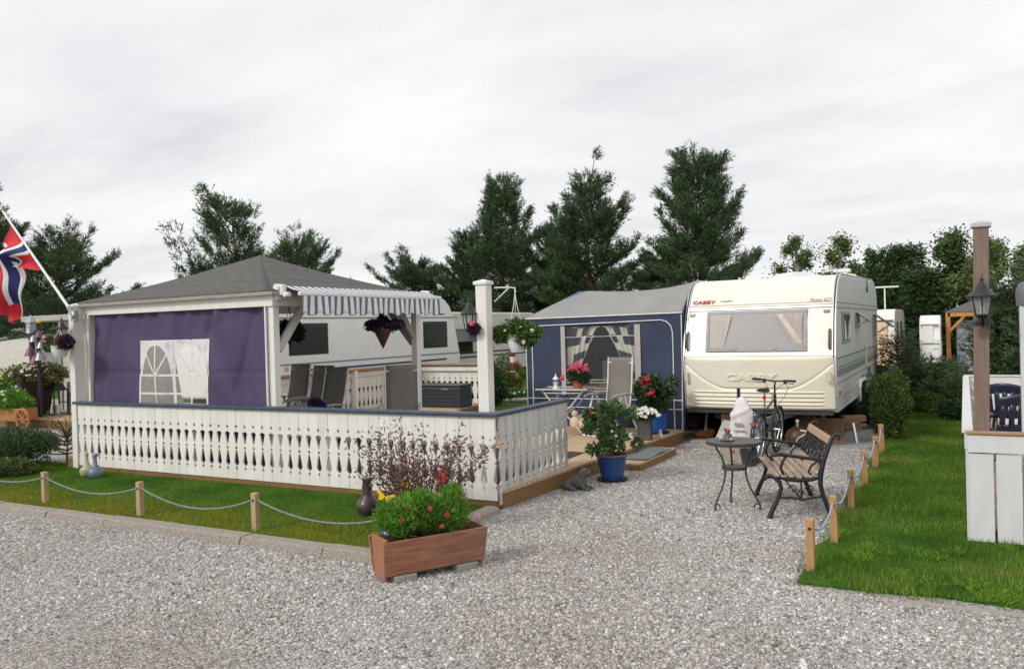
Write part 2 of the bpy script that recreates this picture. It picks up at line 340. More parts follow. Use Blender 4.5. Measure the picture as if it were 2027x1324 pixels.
def flowers(name, mats, parent, pts, r, seed=3, petals=6):
    rng = random.Random(seed)
    if len(pts) <= 15:
        for p in pts: mb = MB(); flower(mb, p, r*rng.uniform(.75, 1.25), rng, petals); o = mb.build(name, mats, parent)
        return o
    mb = MB()
    for p in pts: flower(mb, p, r*rng.uniform(.75, 1.25), rng, petals)
    return mb.build(name, mats, parent)
def blade_mesh(name, mat, poly_test, x0, x1, y0, y1, n, h, w, z, seed=5, parent=None, lean=.5):
    rng = np.random.default_rng(seed); X = rng.uniform(x0, x1, n); Y = rng.uniform(y0, y1, n); k = poly_test(X, Y); X = X[k]; Y = Y[k]; n = len(X)
    clump = .6+.8*(.5+.5*np.sin(X*5.3+np.sin(Y*3.1)*2)*np.sin(Y*4.7+X*1.3)); H = h*rng.uniform(.5, 1.4, n)*clump; A = rng.uniform(0, 2*PI, n); W = w*rng.uniform(.7, 1.3, n)
    dx = np.cos(A); dy = np.sin(A); T = lean*rng.uniform(-1, 1, n)*H; B = rng.uniform(0, 2*PI, n)
    Z = np.full(n, z) if np.isscalar(z) else z(X, Y)
    v0 = np.stack([X-dx*W/2, Y-dy*W/2, Z], 1); v1 = np.stack([X+dx*W/2, Y+dy*W/2, Z], 1); v2 = np.stack([X+T*np.cos(B), Y+T*np.sin(B), Z+H], 1)
    V = np.stack([v0, v1, v2], 1).reshape(-1, 3); F = np.arange(3*n).reshape(n, 3)
    return np_mesh(name, V, F, mat, parent)
# ---------------------------------------------------------------- common materials
WHITE = M('white_paint', (.80, .785, .735), .55, rnd=.045, var=.05, scale=3, bump=.25, bscale=30, st=(3, 3, .6), dirt=.16)
WHITE2 = M('greyer_white_paint', (.62, .61, .58), .65, col2=(.50, .49, .46), scale=4, bump=.3, bscale=25, st=(4, 4, .6), dirt=.3)  # greyer white than the front boards
BLUEPAINT = M('dark_blue_paint', (.045, .062, .105), .45, var=.2, scale=8, bump=.2, bscale=40)
PINE = wood('raw_pine', (.46, .29, .15), (.33, .19, .09))
DECK = wood('deck_planks', (.58, .42, .27), (.44, .30, .18), st=(9, 1, 9), sc=3, dirt=.2)
BROWNW = wood('brown_board', (.27, .15, .06), (.19, .10, .035), st=(1, 9, 9))
GREYW = wood('grey_weathered_wood', (.40, .36, .31), (.27, .24, .21))
FELT = M('roof_felt', (.135, .133, .128), .95, var=.13, scale=9, bump=.5, bscale=180, spec=.1, rnd=0)
PURPLE = M('purple_canvas', (.088, .066, .135), .78, var=.16, scale=2.5, bump=.15, bscale=120, spec=.3)
CLEAR = glassy('clear_plastic', (.5, .52, .52), .12, alpha=.10)
BLACKM = M('black_metal', (.022, .022, .024), .45, var=.3, scale=12, bump=.3, bscale=50)
WHITEM = M('white_enamel', (.78, .78, .76), .35, var=.04)
GREYPL = M('grey_plastic', (.30, .30, .30), .5, var=.1)
CHROME = M('bright_metal', (.62, .63, .64), .28, var=.08, metal=1)
DARK = M('dark_rubber', (.018, .018, .019), .7, var=.3)
LEAFG = M('leaf_green', (.075, .16, .03), .5, var=.35, scale=5, rnd=.45, trans=.25, spec=.35)
LEAFD = M('leaf_dark_green', (.03, .07, .02), .5, var=.3, scale=4, rnd=.5, trans=.15, spec=.3)
LEAFB = M('leaf_bright_green', (.13, .29, .035), .5, var=.3, scale=5, rnd=.4, trans=.3, spec=.3)
LEAFP = M('leaf_purple_brown', (.15, .075, .06), .5, var=.3, scale=5, rnd=.5, trans=.12)
STEMG = M('green_stem', (.09, .13, .04), .6); STEMB = M('brown_stem', (.10, .06, .04), .8)
RED = M('red_petal', (.62, .02, .025), .5, var=.2, rnd=.3, trans=.2); PINK = M('pink_petal', (.75, .12, .22), .5, var=.2, rnd=.3, trans=.2)
LPINK = M('pale_pink_petal', (.75, .38, .48), .5, rnd=.2, trans=.2)
WPET = M('white_petal', (.82, .8, .72), .5, var=.05, rnd=.1, trans=.2); YEL = M('yellow_petal', (.75, .5, .06), .5, rnd=.2, trans=.2); DPET = M('dark_purple_petal', (.06, .015, .06), .5, rnd=.3)
CRIM = M('crimson_petal', (.28, .01, .03), .5, rnd=.3); SOIL = M('soil', (.035, .024, .017), .95, var=.4, scale=30, bump=.8)
TERRA = M('terracotta', (.42, .13, .06), .8, var=.15); CONC = M('concrete', (.36, .32, .28), .9, var=.2, scale=60, bump=.7, bscale=150)

# ---------------------------------------------------------------- ground
def ground():
    # one sheet to the horizon: level plot, sinking a little far behind on the right
    xs = sorted(set([-900, -400, -200, -120, -80, -60] + [float(v) for v in range(-50, 51, 2)] + [60, 80, 120, 200, 400, 900]))
    ys = sorted(set([-400, -200, -100, -50, -30] + [float(v) for v in range(-20, 81, 2)] + [100, 140, 200, 400, 900, 1800]))
    hz = lambda x, y: -.45*max(0, min(1, (y-24)/10.))*max(0, min(1, (x+9)/5.))
    mb = MB(); V = [(x, y, hz(x, y)) for y in ys for x in xs]; nx = len(xs)
    F = [(j*nx+i, j*nx+i+1, (j+1)*nx+i+1, (j+1)*nx+i) for j in range(len(ys)-1) for i in range(nx-1)]
    mb.add(V, F); tag(mb.build('ground', mat_gravel('gravel')), kind='structure')
ground()
def stones():
    rng = np.random.default_rng(11)
    base = np.array([(1, 0, 0), (-.5, .87, 0), (-.5, -.87, 0), (.5, .5, .8), (-.6, .2, .75), (.1, -.6, .7)], float)
    F0 = np.array([(3, 4, 5), (0, 3, 5), (0, 1, 3), (1, 4, 3), (1, 2, 4), (2, 5, 4), (2, 0, 5)])
    P = []
    for (x0, x1, y0, y1, n) in ((-5.5, 1, 3.6, 6.3, 95000), (-12, -5.5, 3.0, 5.6, 36000), (-4.3, -1.15, 6.3, 10.5, 50000), (-4, -1.2, 10.5, 13.3, 9000)):
        x = rng.uniform(x0, x1, n); y = rng.uniform(y0, y1, n); k = ~((y > 6.28) & (x > -1.15)) & ~((x < -4.36) & (y > 5.5)); k &= rng.random(n) < .45+.55*np.clip(.5+1.6*(np.sin(x*1.3+np.sin(y*1.1)*1.5)*np.sin(y*1.7+x*.6)+.25), 0, 1); P.append(np.stack([x[k], y[k]], 1))
    P = np.concatenate(P); n = len(P); s = rng.gamma(4., .0015, n)+.0035; A = rng.uniform(0, 2*PI, n); ca, sa = np.cos(A), np.sin(A)
    st = rng.uniform(.65, 1.35, (n, 3)); B = base[None]*st[:, None, :]*(1+.25*rng.normal(size=(n, 6, 3)))
    X = (B[..., 0]*ca[:, None]-B[..., 1]*sa[:, None])*s[:, None]+P[:, :1]; Y = (B[..., 0]*sa[:, None]+B[..., 1]*ca[:, None])*s[:, None]+P[:, 1:]; Z = B[..., 2]*s[:, None]*.8+.0
    V = np.stack([X, Y, Z], 2).reshape(-1, 3); F = (F0[None]+(np.arange(n)*6)[:, None, None]).reshape(-1, 3)
    m, N, K, Bn = nodes('loose_stone'); g = N.new('ShaderNodeNewGeometry'); cr = N.new('ShaderNodeValToRGB'); e = cr.color_ramp.elements
    e[0].color = (.15, .145, .14, 1); e[1].color = (.80, .79, .77, 1)
    for p, c in ((.2, (.32, .31, .30)), (.5, (.45, .445, .43)), (.68, (.48, .41, .37)), (.8, (.56, .55, .54))): q = e.new(p); q.color = c4(c)
    K.new(g.outputs['Random Per Island'], cr.inputs[0]); tc = N.new('ShaderNodeTexCoord'); nb = N.new('ShaderNodeTexNoise'); nb.inputs['Scale'].default_value = .55; nb.inputs['Detail'].default_value = 6; K.new(tc.outputs['Object'], nb.inputs['Vector'])
    rb = N.new('ShaderNodeMapRange'); rb.inputs[1].default_value = .42; rb.inputs[2].default_value = .68; rb.inputs[4].default_value = .65; K.new(nb.outputs['Fac'], rb.inputs[0])
    ti = N.new('ShaderNodeMixRGB'); ti.blend_type = 'MULTIPLY'; K.new(rb.outputs[0], ti.inputs[0]); K.new(cr.outputs[0], ti.inputs[1]); ti.inputs[2].default_value = (.78, .70, .64, 1)
    K.new(ti.outputs[0], Bn.inputs['Base Color']); Bn.inputs['Roughness'].default_value = .85
    o = np_mesh('gravel_stones', V, F, m); tag(o, 'loose grey and pinkish gravel stones strewn over the drive and path', 'gravel', kind='stuff')
stones()
def flat(name, poly, z, mat, h=.0):
    mb = MB(); mb.prism(poly, 'z', z-h if h else z-.05, z); return tag(mb.build(name, mat), kind='structure')
GR = mat_grass_sheet('turf', ((.025, .07, .008), (.045, .12, .012), (.09, .13, .02)))
GRB = mat_grass_sheet('far_turf', ((.03, .07, .012), (.06, .12, .02), (.12, .15, .04)), .6)
flat('front_lawn', [(-17, 5.72), (-4.52, 5.72), (-4.52, 7.75), (-17, 8.0)], .035, GR)
wob = [(-1.13+.05*math.sin(i*2.3)+.03*math.sin(i*5.1), 6.36+i*.45) for i in range(0, 40)]
edge = [(9-i*.4, 6.38+.04*math.sin(i*1.7)+.03*math.sin(i*4.1)) for i in range(0, 25)]
flat('side_lawn', edge+wob+[(-1.1, 24.3), (9, 24.3)], .02, GR)
flat('rear_lawn', [(-40, 17.1), (-4.3, 17.1), (-4.3, 60), (-40, 60)], .012, GRB)
flat('pebble_bed', [(-22, 8.05), (-11.75, 8.05), (-11.75, 11.2), (-22, 10.6)], .018, mat_gravel('pale_pebbles', 26, (.8, .8, .78), (.25, .25, .24)))
BL1 = mat_blades('front_blades', (.065, .155, .018), (.12, .235, .028), (.20, .29, .045), 1.3, band=(6.5, 7.25, (.33, .30, .035)))
BL2 = mat_blades('side_blades', (.065, .145, .018), (.125, .23, .028), (.26, .31, .06), 1.1)
tag(blade_mesh('front_grass', BL1, lambda x, y: (y > 5.74) & ((y < 7.68) | (x < -11.7)), -15.5, -4.5, 5.74, 8.0, 95000, .036, .006, .03, 5), 'short bright green turf, yellowish beside the kerb, in front of the white fence', 'grass', kind='stuff')
def inside(x, y): return (x > -1.13+.05*np.sin((y-6.36)/.45*2.3)) & (y > 6.38+.04*np.sin(x*4.2)) & ~((x > .0) & (y > 8.1) & (y < 17))
tag(blade_mesh('side_grass', BL2, inside, -1.2, 3.2, 6.33, 24, 200000, .045, .007, .018, 6), 'lush green lawn along the rope posts on the right', 'grass', kind='stuff')
tuft = mat_blades('tuft_blades', (.08, .19, .02), (.15, .30, .03), (.25, .36, .05), 1.5)
rngt = np.random.default_rng(3)
TC = np.stack([rngt.uniform(-1., 1.4, 46), 6.5+rngt.gamma(1.6, .45, 46), rngt.uniform(.04, .13, 46)], 1)
def tuftsel(x, y): return (np.hypot(x[:, None]-TC[:, 0], y[:, None]-TC[:, 1]) < TC[:, 2]).any(1)
tag(blade_mesh('weed_tufts', tuft, lambda x, y: tuftsel(x, y) & inside(x, y), -1.1, 1.5, 6.4, 9.0, 34000, .04, .013, .02, 9, lean=1.8), 'pale taller weeds in the lawn at its gravel edge', 'grass', kind='stuff')
tag(blade_mesh('edge_grass', BL2, lambda x, y: inside(x+.09, y+.09) & ~inside(x-.12, y-.12) , -1.3, 3.0, 6.2, 14.5, 26000, .07, .007, .0, 19, lean=1.2), 'ragged grass fringe hanging over the gravel edge', 'grass', kind='stuff')
def kerb():
    mb = MB(); x = -16.
    rk = random.Random(4)
    while x < -4.4:
        x2 = min(x+1.0, -4.38); dz = rk.uniform(-.006, .006); dy = rk.uniform(-.006, .006)
        mb.prism([(5.53+dy, -.03), (5.56+dy, .055+dz), (5.58+dy, .07+dz), (5.715+dy, .07+dz), (5.72+dy, -.03)], 'x', x+.004, x2-.004); x = x2
    y = 5.75
    while y < 7.62:
        y2 = min(y+1, 7.62); mb.prism([(-4.52, -.03), (-4.51, .07), (-4.41, .065), (-4.37, .04), (-4.35, -.03)], 'y', y+.004, y2-.004); y = y2
    tag(mb.build('kerb', M('kerb_aggregate', (.33, .29, .25), .9, var=.45, scale=70, bump=1., bscale=120), bevel=.006), kind='structure')
kerb()
# kerb stones edging the lawn beside the gravel on the right, sunk in the grass
def edging():
    mb = MB(); x = -.4
    while x < 8: mb.box(x+.003, x+.9, 6.2, 6.27, -.04, .012); x += .905
    tag(mb.build('edging_strip', CONC, bevel=.005), kind='structure')
edging()

# ---------------------------------------------------------------- decks
def deck(name, poly, z, h, label, plank_axis='x', x0=0, x1=1, y0=0, y1=1, step=.12):
    t = thing(name, label, 'deck', (poly[0][0], poly[0][1], 0)); off = t.location
    mb = MB(off); mb.prism(poly, 'z', z-h, z-.03); mb.build('frame', BROWNW, t)
    mb = MB(off); y = y0
    def xr(y):   # clip plank to polygon
        xs = []
        for i in range(len(poly)):
            (ax, ay), (bx, by) = poly[i], poly[(i+1) % len(poly)]
            if (ay-y)*(by-y) < 0: xs.append(ax+(bx-ax)*(y-ay)/(by-ay))
        return (min(xs), max(xs)) if len(xs) > 1 else None
    while y < y1:
        r = xr(y+step/2)
        if r: mb.box(r[0], r[1]+.015, y+.004, y+step-.004, z-.03, z)
        y += step
    mb.build('planks', DECK, t); return t
deck('timber_deck', [(-11.55, 7.78), (-4.42, 7.78), (-4.1, 13.32), (-7.3, 13.32), (-9.85, 15.3), (-10.05, 17), (-12, 17), (-12, 7.78)], .2, .2, 'large pale timber deck carrying the pavilion, chairs and flower pots', y0=7.8, y1=17)
deck_shade = MB((-8, 8.7, .2)); deck_shade.grid(lambda u, v: (-11.5+6.85*u, 7.9+2.6*v, .208+.003*math.sin(u*60)), 40, 12); deck_shade = deck_shade.build('pavilion_shade_sheet', M('deck_shade_brown', (.045, .038, .034), .95, var=.3, scale=20, bump=.6), None, solid=.008); deck_shade.location = (-8, 8.7, .2); tag(deck_shade, 'dark brown sheet standing in for shade on the deck just inside the white fence', 'deck_shade')  # dark sheet stands in for the shade under the pavilion roof
deck('terrace_deck', [(-24, 11.3), (-12.6, 11.3), (-12.6, 14.2), (-24, 14.2)], .2, .2, 'weathered grey timber deck with the barrel and lanterns at the left edge', y0=11.3, y1=14.2)
def doorstep():
    t = thing('doorstep', 'low timber step on the gravel against the deck with a mat on it', 'step', (-4.02, 11.2, 0)); o = t.location
    mb = MB(o)
    for i in range(3): mb.box(-4.25+i*.145, -4.25+i*.145+.138, 10.45, 12.0, .075, .10)
    mb.build('tread', DECK, t, bevel=.004)
    mb = MB(o); mb.box(-3.85, -3.82, 10.45, 12.0, 0, .085); mb.box(-4.25, -3.85, 10.45, 10.48, 0, .075); mb.box(-4.25, -3.85, 11.97, 12.0, 0, .075); mb.build('riser', BROWNW, t)
    mb = MB((-4.03, 11.35, .1)); mb.grid(lambda u, v: (-4.235+.4*u, 10.72+1.1*v, .116+.008*math.sin(v*9)*math.sin(u*5)), 10, 24)
    m = mb.build('doormat', M('doormat_fibre', (.16, .20, .19), 1, var=.4, scale=60, bump=1, bscale=200), None, solid=.012); m.location = (-4.03, 11.35, .1)
    tag(m, 'grey green rubber doormat lying on the timber step', 'doormat')
doorstep()

# ---------------------------------------------------------------- carved white fence
PITCH = .1567; BW = .151
def board_poly(w=BW, z0=.05, z1=1.0, zs=(.775, .705, .54, .50, .455, .28, .235), deep=.045):
    """right half outline of a sawn balustrade board, mirrored: half cut-outs on both edges"""
    h = w/2
    dt, tt, tb, d2, i0, i1, db = zs
    e = [(0, z0)]
    r = [(h, z0), (h, db-.028), (h-.022, db), (h, db+.028), (h, i1-.012), (h-.018, i1-.002), (h-deep*.92, i1+.03), (h-deep*.8, i1+.06), (h-.010, i0+.012), (h, i0+.018), (h, d2-.026), (h-.022, d2), (h, d2+.026),
         (h, tb+.004), (h-.010, tb+.012), (h-deep*.75, tt-.05), (h-deep, tt-.022), (h-deep*.85, tt-.006), (h-.018, tt+.004), (h, tt+.006), (h, dt-.026), (h-.022, dt), (h, dt+.028), (h, z1)]
    l = [(-x, z) for x, z in reversed(r)]
    return r+l
def fence_run(mb, axis, a, b, fixed, th=.021, z0=.05, z1=1.0, sgn=1):
    rk = random.Random(int(abs(a)*100)); n = int(round(abs(b-a)/PITCH)); st = (b-a)/n; P = board_poly(z0=z0, z1=z1)
    for i in range(n):
        c = a+(i+.5)*st; d = rk.uniform(-.002, .002); tw = rk.uniform(-.0015, .0015)
        mb.prism([(c+x+tw*z, z+rk.uniform(-.001, .001)) for x, z in P], axis, fixed+d, fixed+d+th)
def white_fence():
    t = thing('carved_fence', 'white fence of sawn balustrade boards with dark blue handrail round the front deck corner', 'fence', (-4.44, 7.7, 0)); o = t.location
    mb = MB(o); fence_run(mb, 'y', -11.6, -4.445, 7.70, z0=.10); mb.build('front_boards', WHITE, t)
    mb = MB(o); fence_run(mb, 'x', 7.745, 9.5, -4.445); mb.build('side_boards', WHITE2, t)
    mb = MB(o); mb.box(-11.6, -4.50, 7.722, 7.76, .86, .98); mb.box(-11.6, -4.50, 7.722, 7.76, .10, .19); mb.box(-4.485, -4.447, 7.77, 9.48, .86, .98); mb.box(-4.485, -4.447, 7.77, 9.48, .09, .19); mb.build('crosspiece', WHITE2, t)
    for x, y in ((-11.55, 7.81), (-9.2, 7.81), (-6.9, 7.81), (-4.54, 9.43)):
        mb = MB(o); mb.box(x-.045, x+.045, y-.045, y+.045, 0, .998); mb.build('post', WHITE, t, bevel=.004)
    mb = MB(o); mb.prism([(-11.68, 7.66), (-4.40, 7.66), (-4.40, 9.56), (-4.53, 9.56), (-4.53, 7.80), (-11.68, 7.80)], 'z', 1.003, 1.045); mb.build('handrail', BLUEPAINT, t, bevel=.012, bseg=3)
    mb = MB(o); mb.box(-11.6, -4.46, 7.712, 7.75, 0, .097); mb.box(-4.468, -4.447, 7.72, 9.9, 0, .10); mb.build('baseboard', BROWNW, t)
white_fence()
def back_fence():
    t = thing('carved_fence', 'white sawn-board fence with tan rail at the rear corner of the deck', 'fence', (-12, 14, 0)); o = t.location
    mb = MB(o); fence_run(mb, 'x', 11.95, 16.95, -12.05, z0=.2, z1=1.1); fence_run(mb, 'y', -12.0, -10.1, 17.0, z0=.2, z1=1.1); mb.build('boards', WHITE, t)
    mb = MB(o); mb.box(-12.03, -11.99, 11.95, 16.95, .96, 1.06); mb.box(-11.95, -10.1, 16.94, 16.98, .96, 1.06)
    mb.build('crosspiece', WHITE, t)
    for x, y in ((-11.94, 13.2), (-11.94, 14.5), (-11.94, 15.8), (-10.12, 16.93), (-11.94, 16.9)):
        mb = MB(o); mb.box(x-.05, x+.05, y-.05, y+.05, .2, 1.098); mb.build('post', WHITE, t, bevel=.004)
    mb = MB(o); mb.prism([(-12.12, 11.9), (-11.9, 11.9), (-11.9, 16.88), (-10.02, 16.88), (-10.02, 17.08), (-12.12, 17.08)], 'z', 1.103, 1.14); mb.build('handrail', PINE, t)
back_fence()

# ---------------------------------------------------------------- pavilion
def cap_post(name, label, x, y, w, d, z0, z1, mat=WHITE, extra=None, group=None, capm=None):
    t = thing(name, label, 'post', (x, y, z0), group=group)
    mb = MB(); mb.box(-w/2, w/2, -d/2, d/2, 0, z1-z0-.06); mb.build('shaft', mat, t, bevel=.006)
    mb = MB(); c = .018; H = z1-z0-.06; mb.add([(-w/2-c, -d/2-c, H), (w/2+c, -d/2-c, H), (w/2+c, d/2+c, H), (-w/2-c, d/2+c, H), (-w/2-c, -d/2-c, H+.035), (w/2+c, -d/2-c, H+.035), (w/2+c, d/2+c, H+.035), (-w/2-c, d/2+c, H+.035), (0, 0, H+.062)],
        [(0, 1, 2, 3), (0, 1, 5, 4), (1, 2, 6, 5), (2, 3, 7, 6), (3, 0, 4, 7), (4, 5, 8), (5, 6, 8), (6, 7, 8), (7, 4, 8)]); mb.build('cap', capm or mat, t, bevel=.004)
    return t
def pavilion():
    x0, x1, y0, y1 = -11.72, -7.86, 7.95, 11.32; t = thing('pavilion', 'open timber pavilion with grey felt pyramid roof and purple canvas wall', 'pavilion', (-9.8, 9.8, .2)); o = t.location
    for x, y in ((x1-.05, y0+.05), (x1-.06, 11.2), (x0+.06, y1-.1), (x0+.02, y0+.06)):
        mb = MB(o); mb.box(x-.052, x+.052, y-.052, y+.052, .2, 2.36); mb.build('post', WHITE, t, bevel=.004)
    mb = MB(o); mb.box(x0-.1, x1+.02, y0-.03, y0+.03, 2.325, 2.50); mb.build('front_beam', WHITE, t, bevel=.004)
    mb = MB(o); mb.box(x1-.04, x1+.018, y0+.032, y1, 2.33, 2.49); mb.box(x0-.06, x0, y0+.032, y1, 2.33, 2.49); mb.box(x0, x1-.042, y1-.06, y1, 2.33, 2.49); mb.build('side_beam', WHITE, t)
    # braces
    for a, b in (((x1-.06, y0+.13, 1.75), (x1-.06, y0+.62, 2.33)), ((x1-.06, 11.13, 1.86), (x1-.06, 10.72, 2.33)), ((x0+.06, y0+.13, 1.75), (x0+.06, y0+.62, 2.33)), ((x1-.12, 11.2, 1.75), (x1-.6, 11.2, 2.33))):
        mb = MB(o); mb.bar(a, b, .05, .11); mb.build('brace', GREYW if a[1] > 11 and a[0] > -8 else WHITE2, t)
    # roof with slightly sagging hips and felt seams
    pk = Vector((-9.75, 9.62, 3.205)); ov = .09; cs = [Vector((x0-ov-.04, y0-ov, 2.505)), Vector((x1+ov, y0-ov, 2.52)), Vector((x1+ov, y1+ov, 2.52)), Vector((x0-ov-.04, y1+ov, 2.51))]
    mb = MB(o)
    for k in range(4):
        a, b = cs[k], cs[(k+1) % 4]
        def fn(u, v, a=a, b=b):
            p = (a.lerp(b, u)).lerp(pk, v); p = p.copy(); p.z -= .035*math.sin(PI*v)*(.7+.3*math.cos(4*PI*u)) ; p.z += .003*math.sin(u*23+v*9)*math.sin(PI*v); return p
        mb.grid(fn, 16, 12)
    mb.build('roof', FELT, t, smooth=30, solid=.018)
    mb = MB(o)
    for k in range(4):
        a, b = cs[k], cs[(k+1) % 4]
        for v in (.30, .62):
            pts = []
            for i in range(17):
                u = i/16; p = (a.lerp(b, u)).lerp(pk, v).copy(); p.z -= .035*math.sin(PI*v)*(.7+.3*math.cos(4*PI*u)); p.z += .003*math.sin(u*23+v*9)*math.sin(PI*v)+.0095; pts.append(p)
            mb.tube(pts, .0035, 4)
        pts = []
        for i in range(13):
            v = i/12; p = a.lerp(pk, v).copy(); p.z -= .035*math.sin(PI*v)-.006; pts.append(p)
        mb.tube(pts, .008, 6)
    mb.build('roof_seams', M('dark_felt', (.10, .10, .095), .9, var=.2), t)
    mb = MB(o)
    for k in range(4): mb.bar(cs[k]-Vector((0, 0, .03)), cs[(k+1) % 4]-Vector((0, 0, .03)), .03, .045)
    mb.build('eave_board', GREYW, t)
    # purple wall with folds; window opening left out
    X0, X1, Z0, Z1 = x0+.14, x1-.115, .24, 2.33; wx0, wx1, wz0, wz1 = -10.53, -9.12, .86, 1.915
    def fold(x, z):
        s = (Z1-z)/(Z1-Z0)
        return 7.935+.10-.05*abs(0) + .018*math.sin(x*5.1+1.3*math.sin(z*2.2))+.012*math.sin(x*13+z*3.5)*(1-s*.4)+.03*math.exp(-((x+8.35+.25*s)/.12)**2)+.026*math.exp(-((x+11.25-.2*s)/.09)**2)-.02*math.exp(-((x+8.75-.5*s+.2)/.1)**2)+.03*math.exp(-((x-z*.5+10.15)/.06)**2)*math.exp(-((z-2.1)/.25)**2)+.028*math.exp(-((x+z*.55+7.6+.9)/.06)**2)*math.exp(-((z-1.95)/.3)**2)+.022*math.exp(-((x-z*.35+9.05)/.05)**2)*math.exp(-((z-1.7)/.5)**2)+.012*math.exp(-((z-1.46)/.012)**2)+.02*math.exp(-((x-z*.25+11.7)/.06)**2)+.016*math.sin(x*22)*math.exp(-((z-2.33)/.25)**2)
    nu, nv = 150, 60; mb = MB(o); vid = {}
    for j in range(nv):
        for i in range(nu):
            xa = X0+(X1-X0)*(i+.5)/nu; za = Z0+(Z1-Z0)*(j+.5)/nv
            if wx0 < xa < wx1 and wz0 < za < wz1: continue
            q = []
            for (a, b) in ((i, j), (i+1, j), (i+1, j+1), (i, j+1)):
                if (a, b) not in vid: x = X0+(X1-X0)*a/nu; z = Z0+(Z1-Z0)*b/nv; vid[(a, b)] = len(mb.v); mb.v.append(tuple(Vector((x, fold(x, z)-.05, z))-o))
                q.append(vid[(a, b)])
            mb.f.append(tuple(q)); mb.mi.append(0)
    w = mb.build('canvas_wall', PURPLE, t, smooth=60)
    dx = (X1-X0)/nu; wx0 = X0+dx*math.floor((wx0-X0)/dx); 
    def fy(x, z): return fold(x, z)-.05
    fr = MB(); 
    def strip(p, q, wd=.035, n=14):
        pts = [(p[0]+(q[0]-p[0])*i/n, p[1]+(q[1]-p[1])*i/n) for i in range(n+1)]; ribbon(pts, wd)
    def ribbon(pts, wd):
        L = []
        for i, (x, z) in enumerate(pts):
            a = pts[max(i-1, 0)]; b = pts[min(i+1, len(pts)-1)]; dx_, dz_ = b[0]-a[0], b[1]-a[1]; l = math.hypot(dx_, dz_) or 1; nx_, nz_ = -dz_/l*wd/2, dx_/l*wd/2
            L.append(((x+nx_, fy(x, z)-.006, z+nz_), (x-nx_, fy(x, z)-.006, z-nz_)))
        vs = [v for p in L for v in p]; fr.add(vs, [(2*i, 2*i+1, 2*i+3, 2*i+2) for i in range(len(L)-1)])
    xm = (wx0+wx1)/2
    for zz in (wz1-.015, 1.42, 1.16, .87): strip((wx0-.01, zz), (wx1+.01, zz), .03 if zz != wz1-.015 else .045)
    for xx in (wx0+.01, wx1-.01): strip((xx, wz0), (xx, wz1), .035)
    strip((xm, wz0), (xm, wz1), .06)
    for c in ((wx0+xm)/2, (xm+wx1)/2):
        strip((c, wz0), (c, wz1), .028); rr = (xm-wx0)/2-.03
        ribbon([(c+rr*math.cos(a), 1.42+rr*1.36*math.sin(a)) for a in [PI*i/20 for i in range(21)]], .035)
        for sg in (-1, 1): strip((c, 1.42), (c+sg*rr*.72, 1.42+rr*.95), .024)
    # white spandrels above the arches
    for c in ((wx0+xm)/2, (xm+wx1)/2):
        rr = (xm-wx0)/2-.03
        for sg in (-1, 1):
            for i in range(8):
                a0 = PI/2*i/8; a1 = PI/2*(i+1)/8; xa, za = c+sg*rr*math.cos(a0), 1.42+rr*1.36*math.sin(a0); xb, zb = c+sg*rr*math.cos(a1), 1.42+rr*1.36*math.sin(a1)
                fr.add([(xa, fy(xa, za)-.005, za), (xb, fy(xb, zb)-.005, zb), (xb, fy(xb, wz1)-.005, wz1), (xa, fy(xa, wz1)-.005, wz1)], [(0, 1, 2, 3)])
    fr.v = [tuple(Vector(v)-o) for v in fr.v]; fr.build('window_bars', M('white_vinyl', (.72, .72, .74), .4, var=.04), w)
    mb = MB(o); mb.grid(lambda u, v: (wx0+(wx1-wx0)*u, fy(wx0+(wx1-wx0)*u, wz0+(wz1-wz0)*v)+.004*math.sin(u*31+v*17)+.006*math.sin(u*12-v*21), wz0+(wz1-wz0)*v), 40, 30)
    mb.build('window_pane', CLEAR, w, smooth=80)
    mb = MB(o); mb.box(X0-.035, X0-.002, 7.90, 7.93, .5, 2.32); mb.build('wall_batten', WHITE, t); mb = MB(o); mb.box(X1+.004, X1+.02, 7.90, 7.925, .5, 2.32); mb.build('wall_batten', WHITE, t)
pavilion()
cap_post('capped_post', 'white capped post at the left end of the fence carrying the flagpole', -11.78, 7.84, .12, .17, .0, 2.51)
cap_post('capped_post', 'tall white capped post at the fence corner with the lantern and pansy basket', -4.665, 7.91, .135, .13, .0, 2.5)

